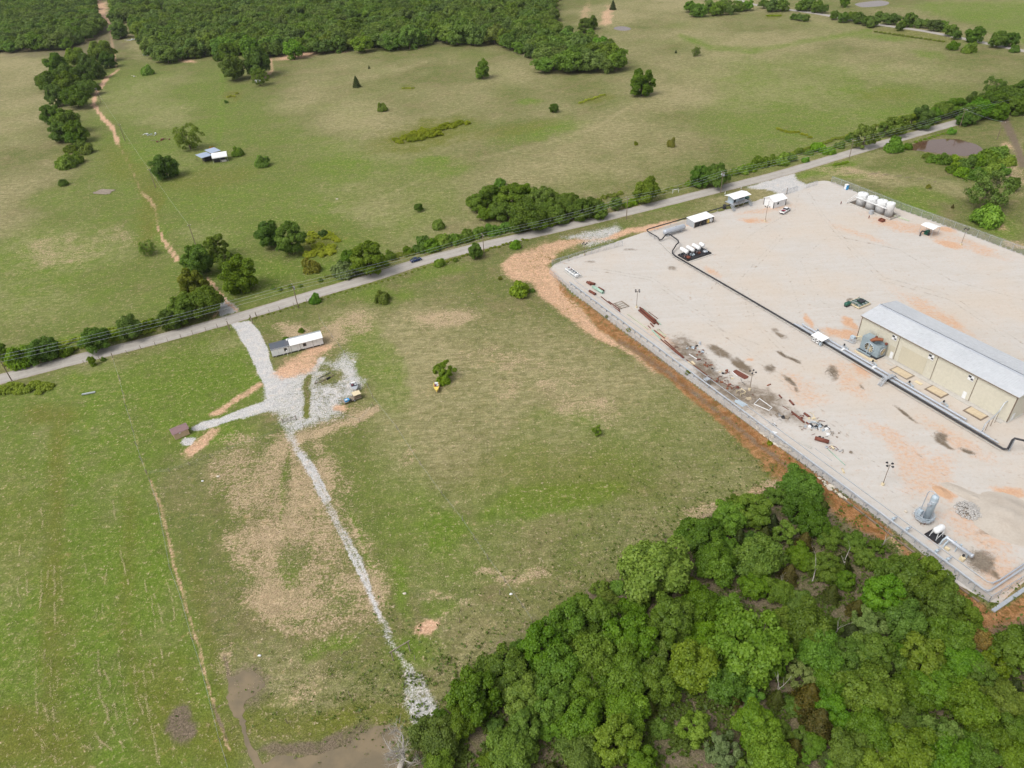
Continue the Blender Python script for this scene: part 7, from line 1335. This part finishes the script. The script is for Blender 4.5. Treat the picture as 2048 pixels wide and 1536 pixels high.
pickup(1570, 424.5, ry(1561, 430, 1580, 418), 'white pickup truck with red cargo in its bed beside the white gabled shop')
# boats
def boat(px, py, ang, L_, wd, hull, deck, label, seed=0):
    t = empty('boat', W(px, py)+Vector((0, 0, .35)), ang, label, 'boat')
    def rg(x, w_, z0, z1): return [(x, -w_*.35, z0), (x, w_*.35, z0), (x, w_, z1), (x, -w_, z1)]
    h = wd/2; loft(MB(), [rg(-L_/2, h*.86, 0, .75), rg(-L_*.2, h, -.05, .8), rg(L_*.1, h, -.05, .85), rg(L_*.3, h*.72, .0, .92), rg(L_*.43, h*.34, .2, 1.0), rg(L_/2, h*.04, .5, 1.05)], False).build('hull', hull, t)
    MB().prism([(L_*.06, -h*.95), (L_*.3, -h*.68), (L_*.43, -h*.3), (L_*.49, 0), (L_*.43, h*.3), (L_*.3, h*.68), (L_*.06, h*.95)], .9, 1.0).build('foredeck', deck, t)
    MB().box((-L_*.18, 0, .82), (L_*.46, wd*.78, .1)).build('cockpit_floor', M_BLACK, t)
    for s in (-1, 1): MB().box((-L_*.17, s*h*.9, .92), (L_*.6, .16, .12)).build('gunwale', deck, t); MB().box((-L_*.05, s*h*.42, 1.05), (.5, .5, .5)).build('seat', M_WHITE if s > 0 else M_RED, t)
    MB().box((-L_*.36, 0, 1.0), (.6, wd*.6, .4)).build('engine_cover', M_WHITE, t); MB().slab([(L_*.05, -h*.7, 1.0), (L_*.05, h*.7, 1.0), (-L_*.02, h*.6, 1.35), (-L_*.02, -h*.6, 1.35)], .03).build('windshield', M_GLASS, t)
    for x in (-L_*.3, L_*.2): MB().box((x, 0, -.18), (.3, wd*.6, .34)).build('trailer_bunk', M_WOODG, t)
boat(874, 780, ry(873, 770, 874, 788), 3.9, 1.55, M_YELLOW, M_YELLOW, 'yellow ski boat beached in the field below a tall sapling')
boat(710, 779, ry(707, 771, 713, 788), 4.3, 2.0, M_CONC, M_STEEL, 'grey and black boat parked at the edge of the gravel lot'); boat(325, 115, 0.2, 6.5, 2.2, M_LBLUE, M_LBLUE, 'long pale blue boat lying below the far woods'); boat(292, 112, -.5, 6, 2.2, M_WHITE, M_CREAM, 'white and tan boat hull beside the long pale blue boat')
# trailer with white canopy and blue cargo
t = empty('utility_trailer', W(706, 800), ry(690, 806, 716, 797), 'flatbed trailer with white canopy frame and blue bundles beside the grey boat', 'trailer')
MB().box((-.3, 0, .55), (5.2, 1.9, .16)).build('bed', M_WOODG, t); MB().slab([(.2, -.95, 1.9), (2.4, -.95, 1.9), (2.4, .95, 2.0), (.2, .95, 2.0)], .1).build('canopy', M_CREAM, t)
for x in (.3, 2.3):
    for y in (-.85, .85): MB().bar((x, y, .6), (x, y, 1.9), .09).build('post', M_BTRIM, t)
MB().box((1.3, -.2, .9), (1.8, 1.3, .5)).build('cargo', M_BTRIM, t); MB().box((-1.7, -.3, .85), (1.3, 1.1, .5)).build('cargo', M_BLUE, t); MB().box((-1.9, -.5, 1.15), (.6, .5, .2)).build('cargo', M_WHITE, t); MB().box((-1.0, -.6, .8), (.9, .8, .4)).build('cargo', M_BLACK, t)
wheels(t, (.2,), 1.0, .35); MB().bar((-2.9, .9, .5), (-3.9, 1.5, .4), .12).bar((-2.9, .9, .6), (-2.6, 1.6, 1.3), .08).build('drawbar', M_BTRIM, t)
# old trailer frame on the lot
t = empty('trailer_frame', W(650, 757), ry(633, 768, 668, 750), 'empty dark steel trailer frame lying on the weedy gravel lot', 'trailer frame')
for y in (-.9, .9): MB().bar((-1.6 if y > 0 else -2.2, y, .4), (2.6, y, .4), .16).build('side_rail', M_BTRIM if y < 0 else M_BLACK, t)
for x in (-1.0, .4, 2.4): MB().bar((x, -.9, .42), (x, .9, .42), .1).build('cross_rail', M_WOODG, t)
MB().bar((-2.0, .9, .4), (-3.6, -.2, .35), .12).bar((-2.2, -.9, .4), (-3.6, -.2, .35), .12).build('drawbar', M_BTRIM, t); MB().box((.6, -1.0, .3), (1.3, .3, .5)).build('axle', M_BLACK, t)
# white trailer under the thin tree, dark utility cart by the woods
t = empty('white_trailer', W(517, 166), .3, 'small abandoned white trailer under the thin tree', 'trailer'); MB().box((0, 0, 1.4), (4.5, 2.2, 1.5)).build('body', M_WHITE, t); wheels(t, (0,), 1.0, .4)
t = empty('utility_cart', W(577, 108), .2, 'small dark utility vehicle at the edge of the far woods', 'vehicle'); MB().box((0, 0, 1.1), (4.2, 1.8, 1.0)).build('body', M_NAVY, t); MB().box((-.3, 0, 1.9), (2.2, 1.6, .7)).build('cab', M_GLASS, t); wheels(t, (-1.3, 1.3), .9, .45)
# ---- white mobile home, long side along e
pa, pb = W(546, 716), W(648, 690); ea = math.atan2(pb.y-pa.y, pb.x-pa.x); Lh = (pb-pa).length
t = empty('mobile_home', pa, ea, 'long white mobile home, its roof half white metal, half dark shingles', 'building')
hw, eh, rh = 3.9, 2.9, 3.5
MB().box((Lh/2, hw/2, .3), (Lh-.4, hw-.4, .5)).build('underside', M_BLACK, t)
n = 8
for i in range(n): MB().box(((i+.5)*Lh/n, .05, .5+(eh-.5)/2), (Lh/n-.03, .1, eh-.5)).build('wall_panel', M_WHITE, t)
MB().box((Lh/2, hw-.05, .5+(eh-.5)/2), (Lh-.02, .1, eh-.5)).build('rear_wall', M_WHITE, t)
for x in (.05, Lh-.05): MB().box((x, hw/2, .5+(eh-.45)/2), (.1, hw-.2, eh-.45)).build('end_wall', M_WHITE, t)
sx = Lh*.37
for a, b, mt, z_, ov in ((0, sx, M_BLKGLOSS, 0, .15), (sx, Lh, M_WROOF, .18, .75)):
    fr = -.12 if mt is M_BLKGLOSS else -.55
    MB().slab([(a-.1, fr, eh-.05+z_), (b+.15, fr, eh-.05+z_), (b+.15, hw*.62, rh+z_), (a-.1, hw*.62, rh+z_)], .1).build('roof', mt, t)
    MB().slab([(a-.1, hw+.4, eh-.05+z_), (b+.15, hw+.4, eh-.05+z_), (b+.15, hw*.62+.01, rh+z_-.005), (a-.1, hw*.62+.01, rh+z_-.005)], .1).build('rear_roof', M_STEEL if mt is M_WROOF else M_BLKGLOSS, t)
MB().cyl((sx-.4, hw*.6, rh-.1), (sx-.4, hw*.6, rh+.4), .28, 10).build('roof_vent', M_WHITE, t)
for x, w_ in ((sx-1.6, .9), (Lh*.64, 1.0)):
    f = MB().box((x, -.03, 1.85), (w_, .06, 1.1)).build('window', M_BTRIM, t); MB().box((x, -.07, 1.85), (w_-.2, .03, .85)).build('pane', M_GLASS, f)
for x in (sx-.5, sx+.1, Lh*.55, Lh*.80): MB().box((x, -.04, 1.65), (.07, .05, 2.3)).build('trim_strip', M_BTRIM, t)
MB().cyl((sx-1.4, -.7, 0), (sx-1.4, -.7, 1.6), .05, 6).box((sx-1.4, -.7, 1.7), (.4, .4, .25)).build('meter', M_WHITE, t); MB().box((Lh*.56, .4, .62), (.7, 1.0, .2)).build('step', M_WOODG, t)
for i in range(7): MB().box((1+i*(Lh-2)/6, .25, .25), (.3, .3, .5)).build('pier', M_CONC, t)
# ---- brown shed
pa, pb = W(351, 880), W(380, 868); ea = math.atan2(pb.y-pa.y, pb.x-pa.x); Ls = (pb-pa).length
t = empty('garden_shed', pa, ea, 'small tan shed with a purplish brown metal roof at the end of the gravel spur', 'shed')
dh = 2.7; sh = 2.05
for y in (.05, dh-.05): MB().box((Ls/2, y, sh/2), (Ls-.02, .1, sh)).build('wall', M_TANW, t)
for x in (.05, Ls-.05):
    P = [(.1, 0), (dh-.1, 0), (dh-.1, sh), (dh/2, sh+.45), (.1, sh)]; vs = [(x-.05, p[0], p[1]) for p in P]+[(x+.05, p[0], p[1]) for p in P]; MB().add(vs, [(4, 3, 2, 1, 0), (5, 6, 7, 8, 9)]+[(i, (i+1) % 5, 5+(i+1) % 5, 5+i) for i in range(5)]).build('gable_wall', M_TANW, t)
for s, y0 in ((0, -.3), (1, dh+.3)):
    o = MB().slab([(-.3, y0, sh-.12), (Ls+.3, y0, sh-.12), (Ls+.3, dh/2, sh+.55), (-.3, dh/2, sh+.55)], .07).build('roof', M_BROWNR, t)
    rb = MB(); [rb.bar((-.2+k*(Ls+.4)/14, y0, sh-.09), (-.2+k*(Ls+.4)/14, dh/2, sh+.58), .05, .04) for k in range(15)]; rb.build('roof_ribs', M_BROWNR, o, kind='stuff')
MB().box((Ls+.02, dh*.5, 1.05), (.06, 1.0, 1.9)).build('door', M_WHITE, t); MB().box((Ls*.42, -.1, sh-.4), (.4, .25, .25)).build('wall_lamp', M_WHITE, t)
# ---- carports in the upper pasture
pc = W(432, 318); a0 = ry(412, 322, 455, 322)
t = empty('carport', W(428, 319), ry(414, 320, 452, 312)+.25, 'blue-grey flat metal canopy in two steps at the left of the white arched carport', 'carport')
MB().slab([(-7, -2.5, 3.2), (-1, -2.5, 3.2), (-1, 5, 3.4), (-7, 5, 3.4)], .1).slab([(-1, -1.0, 3.8), (4.5, -1.0, 3.8), (4.5, 6.5, 4.0), (-1, 6.5, 4.0)], .1).build('roof', pm('blue_metal_roof', (.30, .37, .50), (.40, .45, .55), .3, .4), t)
for x, y in ((-6.8, -2.3), (-1.1, -2.3), (4.3, -.8), (-6.8, 4.8), (4.3, 6.2)): MB().bar((x, y, 0), (x, y, 3.3), .14).build('post', M_BTRIM, t)
MB().box((-2, 1.8, 1.1), (5.5, 3.0, 2.0)).build('stored_goods', M_BLACK, t)
t = empty('carport', W(442, 321), ry(425, 324, 464, 318), 'white arched carport with an open front over stored junk', 'carport')
m = MB(); na = 9; pts = [(-3.6*math.cos(math.pi*k/(na-1)), 2.6+1.5*math.sin(math.pi*k/(na-1))) for k in range(na)]
ax = 3.8
for (p, q) in zip(pts, pts[1:]): m.slab([(-ax, p[0], p[1]), (ax, p[0], p[1]), (ax, q[0], q[1]), (-ax, q[0], q[1])], .07)
m.build('arched_roof', M_WROOF, t)
for x in (-3.6, 0, 3.6):
    for y in (-3.5, 3.5): MB().bar((x, y, 0), (x, y, 2.6), .12).build('post', M_STEEL, t)
MB().box((-.5, 0, .8), (5.5, 4.2, 1.5)).build('stored_goods', M_BLACK, t); MB().box((1.6, -2.6, .5), (2.5, 1.0, .9)).build('stored_goods', M_CONC, t)
# ---- utility poles and lines
UP = [(24, 762, 9.0, 'utility pole at the far left border below the road'), (597, 616, 9.0, 'utility pole with a transformer beside the driveway side of the road'), (968.5, 512, 9.0, 'utility pole beside the round verge tree'), (1253, 438, 9.2, 'utility pole opposite the big roadside clump, left of the long tank'), (1441, 386, 9.4, 'utility pole with many transformers opposite two roadside trees'), (1698, 318, 9.0, 'utility pole beside green weeds left of the brown pond'), (1919, 255, 9.2, 'tall utility pole by the road above the brown pond')]
def pole(px, py, h, label, ang, trans=0, arm=1.2, group='utility poles along the road', base=None):
    p = base if base is not None else W(px, py); t = empty('utility_pole', p, ang, label, 'utility pole', group)
    MB().cyl((0, 0, 0), (0, 0, h), .17, 8, .11).build('pole', M_BTRIM, t); MB().box((0, .16, h-.5), (.12, .12, .1)).bar((0, -arm, h-.45), (0, arm, h-.45), .12).build('cross_arm', M_WOODG, t)
    for y in (-arm*.9, 0, arm*.9): MB().cyl((0, y, h-.4), (0, y, h-.12), .06, 6).build('insulator', M_WHITE, t)
    for k in range(trans): MB().cyl((.3, -.35+.7*k if trans > 1 else .3, h-1.9), (.3, -.35+.7*k if trans > 1 else .3, h-1.1), .26, 10).build('transformer', M_STEEL, t)
    return p
rp_ = []; rdir = math.atan2((W(1441, 386)-W(597, 616)).y, (W(1441, 386)-W(597, 616)).x)
for i, (x, y, h, lab) in enumerate(UP): rp_.append((pole(x, y, h, lab, rdir, {1: 1, 4: 3}.get(i, 0)), h))
last = rp_[-1][0]; rp_.append((last+(last-rp_[-2][0])*1.0, 9))
rp_.insert(0, (rp_[0][0]-(rp_[1][0]-rp_[0][0])*.9, 9))
LP = [(201.6, 205, 9.5, 'pole of the line up the left pasture, nearest the far woods'), (250.5, 282, 9.5, 'pole beside the end of the pink track in the left pasture'), (311.7, 376, 9.5, 'pole beside the dark rounded oak in the left pasture'), (392.4, 493, 9.5, 'leaning pole behind the dark green oak by the track')]
lp_ = [(pole(x, y, h, lab, ry(311, 376, 201, 205), 0, .7, 'poles of the pasture line'), h) for x, y, h, lab in LP]
q1 = pole(1994, 279, 8.6, 'utility pole alone in the grass right of the brown pond', rdir+.6, 0, 1.0, 'poles of the branch line')
q2 = pole(459.7, 661, 4.6, 'short T-shaped pole at the mouth of the gravel driveway', rdir, 0, .9, 'short poles')
def wire(a, b, sag, off, name, label, r=.028):
    d = (b-a); nn = Vector((-d.y, d.x, 0)).normalized()*off; pts = [a.lerp(b, k/14)+nn-Vector((0, 0, sag*4*(k/14)*(1-k/14))) for k in range(15)]; c = pts[0].copy()
    MB().tube([p-c for p in pts], r, 4).build(name, M_STEEL, None, c, label=label, category='power line', group='power lines along the road')
for k, ((a, ha), (b, hb)) in enumerate(zip(rp_, rp_[1:])):
    for off, dz in ((-1.0, .15), (1.0, .15), (0, 1.9)): wire(a+Vector((0, 0, ha-dz)), b+Vector((0, 0, hb-dz)), 1.0, off, 'power_line', 'overhead power line strung between the roadside utility poles')
for (a, ha), (b, hb) in zip(lp_, lp_[1:]): wire(a+Vector((0, 0, ha-.2)), b+Vector((0, 0, hb-.2)), 1.2, 0, 'power_line', 'single thin power line up the left pasture', .02)
wire(rp_[7][0]+Vector((0, 0, 8.9)), q1+Vector((0, 0, 8.3)), .6, 0, 'power_line', 'branch power line to the lone pole right of the pond')
# ---- field fences: posts and thin wires
def field_fence(pxs, label, h=1.3, name='wire_fence', big=(), wires=True, r=.055, lean=.12):
    P = [W(*p) for p in pxs]; t = empty(name, P[0], 0, label, 'fence'); rn = random.Random(len(pxs)*7+int(pxs[0][0]))
    for i, p in enumerate(P):
        q = p-P[0]; rr_ = r*1.7 if i in big else r; l = Vector((rn.uniform(-lean, lean), rn.uniform(-lean, lean), h*rn.uniform(.9, 1.15))); MB().cyl(q, q+l, rr_, 6).build('post', M_WOODG if i % 3 else M_BTRIM, t)
    if wires:
        for z in (.45, .8, 1.1):
            m = MB(); [m.tube([a-P[0]+Vector((0, 0, z)), b-P[0]+Vector((0, 0, z))], .008, 3) for a, b in zip(P, P[1:])]; m.build('wire', M_STEEL, t)
field_fence([(225.5, 715.5), (240, 760), (247, 788), (252, 813), (261, 839), (267, 863), (274, 892), (284, 921), (294, 949)], 'leaning post fence running down the left field from the road', 1.7, r=.085, lean=.35)
field_fence([(294, 949), (340, 944), (380, 931), (421.6, 916), (457, 900), (511.6, 883), (556, 866)], 'sparse post fence from the left fence corner towards the gravel track', 1.4, r=.07)
field_fence([(300, 962), (318, 1015), (329, 1073), (341, 1138), (364, 1200), (385, 1279), (405, 1340), (411, 1366), (425, 1420), (440, 1480), (452, 1520), (468, 1575)], 'old sagging fence along the eroded line at the left', 1.2, lean=.2)
field_fence([(636, 604+0), (614, 605), (588, 613), (560, 620), (539, 627), (513, 633), (502, 640)], 'post fence along the road right of the driveway', 1.6, big=(6, 5), r=.075)
field_fence([(436, 656), (412, 662), (385.5, 669), (363, 678), (336.6, 684.7), (311, 691.5), (282.6, 698), (255, 708), (225.5, 715.5), (201, 722), (170, 730)], 'post fence along the road left of the driveway', 1.6, r=.075)
field_fence([(502, 640), (505, 647)], 'pair of thick gate posts at the driveway mouth', 1.9, 'gate_posts', (0, 1), False, .09)
field_fence([(639, 638.5), (665, 676), (678.5, 693), (690, 712), (708, 742), (735.7, 775), (746, 797), (795, 860), (840, 930), (884, 990), (925, 1042), (950, 1080), (975, 1118), (1010, 1165), (1045, 1215), (1065, 1244)], 'long wire fence from the mobile home down to the near woods', 1.6, r=.07, lean=.2)
field_fence([(746, 812), (720, 844), (684, 832), (640, 843), (608, 856)], 'post fence along the lower edge of the gravel lot', 1.5, r=.07)
field_fence([(575, 1447), (700, 1392), (830, 1320), (919.5, 1246), (1000, 1190)], 'few isolated fence posts crossing the lower field', 1.5, wires=False, r=.07)
# gates over the track
t = empty('pipe_gate', W(566, 846), ry(566, 846, 590, 840), 'closed thin steel bar gate across the gravel track below the lot', 'gate'); Lg = (W(590, 840)-W(566, 846)).length+.4
for z in (.4, .8, 1.2): MB().bar((0, 0, z), (Lg, 0, z), .06).build('bar', M_BLACK, t)
for x in (0, Lg): MB().cyl((x, 0, 0), (x, 0, 1.5), .09, 8).build('post', M_BTRIM, t)
a_, b_ = W(787, 1322), W(820, 1302); t = empty('overhead_beam', a_, math.atan2(b_.y-a_.y, b_.x-a_.x), 'tall wooden goalpost gate frame over the gravel track', 'gate frame'); Lg = (b_-a_).length
for x in (0, Lg): MB().cyl((x, 0, 0), (x, 0, 3.0), .12, 8).build('post', M_WOODG, t)
MB().bar((-.4, 0, 3.05), (Lg+.4, 0, 3.05), .16).build('cross_beam', M_WOODG, t)
t = empty('metal_trough', W(178, 788), ry(158, 792, 196, 785), 'long grey metal feed trough lying in the left field', 'trough'); MB().box((0, 0, .3), (3.6, .5, .3)).build('basin', M_STEEL, t)
for x in (-1.5, 1.5): MB().box((x, 0, .1), (.15, .5, .2)).build('foot', M_WOODG, t)
t = empty('white_arch', W(1351, 386), ry(1345, 387, 1356, 385), 'little white pipe gate frame on the far verge of the road', 'gate frame')
for x in (-1.4, 1.4): MB().bar((x, 0, 0), (x, 0, 1.6), .16).build('post', M_WHITE, t)
MB().bar((-1.4, 0, 1.6), (1.4, 0, 1.6), .16).build('top_bar', M_WHITE, t)
for x, y, lab in ((1450, 388, 'left one of two little white marker posts on the road verge'), (1482, 378, 'right one of two little white marker posts on the road verge')): MB().cyl((0, 0, 0), (0, 0, 1.1), .13, 6).build('marker_post', M_WHITE, None, W(x, y), label=lab, category='marker')
for x, y, s, lab in ((809, 1187, .35, 'round pale stone with a shadow in the sandy lower field'), (519, 1311, .3, 'small white stone near the muddy puddle'), (436, 953, .4, 'pale stone on the sandy ground below the brown shed'), (405, 962, .3, 'small pale stone left of the larger one below the brown shed'), (710, 724, .3, 'white stone in the grass right of the gravel lot'), (681, 527, .6, 'white lump in the hedge left of the blue car'), (1022, 1188, .3, 'grey stick-like stone in the lower field'), (674, 398, .5, 'white speck of litter in the upper pasture')):
    MB().sphere((0, 0, 0), s, 7, 5, (1.2, .8, .6), .15, int(x)).build('stone', M_ROCK if s != .3 else M_WHITE, None, W(x, y, .1), label=lab, category='stone')
# ------------------------------------------------------------------ loose ground cover: weeds, straw and twigs lying on the sheet
def litter(name, label, gen, n, size, mat, seed, flat=.35, aspect=.35, col=(1, 1, 1), z=.05):
    rng = np.random.RandomState(seed); P = gen(rng, n); N = np.tile([0, 0, 1.], (len(P), 1)); V, Fc = leaf_cards(rng, np.column_stack([P[:, 0], P[:, 1], np.full(len(P), z)+rng.rand(len(P))*z]), N, size, flat, aspect); V[:, 2] = np.maximum(V[:, 2], .012)
    o = link(name, np_mesh(name, V, Fc, mat, False, {'lf': ('FACE', 'FLOAT', np.clip(rng.normal(.5, .25, len(P)), 0, 1))})); o.color = (*col, 1); set_props(o, label=label, kind='stuff'); return o
M_STRAW = make_leaf('cut_straw', (.42, .35, .20), (.56, .48, .30), .1)
STR = [[(82, 1140), (83, 1190), (80, 1220)], [(52, 1140), (54, 1200)], [(96, 1140), (94, 1175)], [(36, 1160), (38, 1215)], [(108, 1130), (110, 1250)], [(123, 1140), (125, 1210)], [(73, 1320), (72, 1400), (78, 1445)], [(90, 1300), (88, 1340)], [(103, 1320), (100, 1370), (103, 1410), (112, 1440)], [(117, 1340), (115, 1375)], [(88, 1408), (98, 1450), (118, 1482)], [(70, 1470), (88, 1505)], [(62, 1455), (100, 1500), (112, 1530)], [(155, 1310), (148, 1290)], [(197, 1300), (196, 1340), (203, 1352)], [(192, 1365), (205, 1400), (215, 1430), (228, 1465), (248, 1498)], [(210, 1340), (222, 1375)], [(237, 1300), (240, 1340), (250, 1400), (262, 1460), (266, 1480)], [(228, 1405), (238, 1440)], [(268, 1330), (275, 1390), (284, 1430)], [(285, 1340), (292, 1390), (302, 1440), (310, 1490), (318, 1530)], [(300, 1320), (308, 1360)], [(322, 1290), (326, 1320)], [(300, 1180), (312, 1260)], [(306, 1175), (320, 1220), (327, 1250)], [(290, 1160), (296, 1200)], [(335, 1165), (345, 1205), (350, 1240)], [(280, 1250), (285, 1275)], [(205, 1200), (207, 1240)], [(195, 1215), (192, 1240)], [(150, 1270), (152, 1300)], [(180, 1440), (192, 1470), (205, 1490)], [(160, 1490), (185, 1500)], [(200, 1480), (225, 1500)], [(60, 1020), (62, 1060)], [(83, 1010), (86, 1055)], [(40, 1090), (36, 1130)], [(165, 1110), (172, 1145)], [(240, 1095), (250, 1140), (256, 1170)], [(225, 1000), (232, 1040)], [(138, 1140), (136, 1175)], [(215, 1130), (210, 1170)]]
def streaks(rng, n):
    out = []
    for s in STR:
        P = [W(*p) for p in s]; tot = sum((b-a).length for a, b in zip(P, P[1:])); k = int(tot*60*rng.uniform(.5, 1.1))
        for _ in range(k):
            i = rng.randint(0, len(P)-1); t_ = rng.rand(); p = P[i].lerp(P[i+1], t_); w_ = .10+.12*abs(mnoise.noise(p*.4)); wob = mnoise.noise(Vector((p.y*.35, len(s)+tot, 0)))*.35
            if mnoise.noise(p*.45) < -.2: continue
            out.append((p.x+rng.normal(0, w_)+wob, p.y+rng.normal(0, w_)))
    return np.array(out)
litter('straw', 'pale lines of cut straw left across the bright green hayfield', streaks, 0, .06, M_STRAW, 3)
def blobs(lst):
    def g(rng, n):
        out = []
        for (x, y, rx, ry_, k) in lst:
            for _ in range(int(n*k)):
                p = W(x+rx*rng.normal(0, .55), y+ry_*rng.normal(0, .55))
                if inside(YARD_W, p.x, p.y): continue
                if mnoise.noise(p*.35)+.55*mnoise.noise(p*1.3) > -.05: out.append((p.x, p.y))
        return np.array(out)
    return g
litter('dry_tufts', 'pale dry tufts scattered over the sandy ground beside the track', blobs([(560, 950, 90, 60, .12), (560, 1060, 90, 110, .25), (560, 1200, 100, 70, .2), (690, 1060, 60, 100, .1), (620, 1330, 90, 60, .06), (900, 1150, 160, 60, .05), (1080, 720, 160, 70, .05), (690, 660, 60, 30, .04), (1200, 820, 160, 90, .05), (820, 920, 60, 40, .02), (660, 770, 60, 40, .08), (450, 1330, 20, 40, .02), (150, 1350, 140, 160, .06), (270, 850, 40, 40, .01), (420, 700, 50, 20, .02)]), 30000, .10, M_STRAW, 5, .35, .4)
litter('green_weeds', 'small green weeds dotted through the pasture', blobs([(560, 1000, 140, 140, .12), (900, 1000, 250, 160, .14), (1250, 950, 200, 120, .08), (1000, 680, 260, 80, .08), (660, 770, 60, 50, .1), (200, 1000, 200, 200, .14), (200, 1350, 200, 160, .14), (700, 1380, 150, 90, .1), (400, 760, 130, 60, .07), (1100, 1120, 180, 60, .06)]), 40000, .10, M_WEED, 6, .3, .6, col=(.75, .85, .8))
litter('bank_weeds', 'sparse dry weeds and stones on the orange bank along the fence', blobs([(1180, 480, 60, 14, .12), (1120, 520, 30, 14, .08), (1080, 520, 50, 30, .12), (1150, 600, 40, 40, .1), (1300, 700, 60, 40, .12), (1450, 810, 80, 50, .12), (1600, 930, 80, 50, .12), (1720, 1030, 60, 40, .1), (1880, 1150, 60, 40, .08)]), 9000, .13, M_WEED, 7, .6, .7, col=(1.1, .85, 1.2))
litter('understory_weeds', 'low undergrowth on the floor of the near woods', blobs([(1250, 1400, 400, 140, .3), (1600, 1250, 350, 250, .4), (1850, 1400, 250, 150, .2), (1330, 1480, 60, 50, .06), (950, 1490, 80, 50, .06)]), 60000, .28, M_LEAF, 8, .7, .7, col=(.8, .8, .8), z=.25)

def twigs(rng, n):
    out = []
    for (x, y, rx, ry_, ang, k) in [(1370, 700, 46, 20, 35, 300), (1420, 745, 46, 18, 40, 300), (1470, 790, 50, 22, 35, 400), (1530, 815, 50, 20, 30, 300), (1570, 712, 18, 3, 28, 90), (1592, 722, 12, 3, 28, 70), (1663, 745, 13, 13, 40, 160), (1538, 738, 8, 8, 50, 120), (1577, 762, 20, 3, 38, 90), (1810, 828, 26, 3, 38, 100), (1880, 875, 16, 9, 30, 160), (1935, 903, 16, 4, 20, 80), (1960, 1125, 26, 18, 25, 1200), (1965, 1035, 14, 5, 20, 60)]:
        a = R_(ang)
        for _ in range(k):
            u = rng.normal(0, .5)*rx; v = rng.normal(0, .5)*ry_; p = W(x+u*math.cos(a)-v*math.sin(a), y+u*math.sin(a)+v*math.cos(a)); out.append((p.x, p.y))
    return np.array(out)
litter('twigs', 'dark twigs and bark scraps scattered in patches over the yard gravel', twigs, 0, .32, M_WOODG, 12, .12, .10, z=.08)

# ---- thin daylight haze over the whole place
m, t = new_mat('haze'); pv = nd(t, 'ShaderNodeVolumePrincipled'); pv.inputs['Color'].default_value = (.93, .96, 1.0, 1); pv.inputs['Density'].default_value = HAZE; pv.inputs['Anisotropy'].default_value = .3
o_ = nd(t, 'ShaderNodeOutputMaterial'); L(t, pv.outputs[0], o_.inputs['Volume'])
hz = MB().box((0, 3900, 60), (44000, 9000, 126)).build('haze', m); hz['kind'] = 'stuff'; hz['label'] = 'thin pale haze hanging over the whole plain'
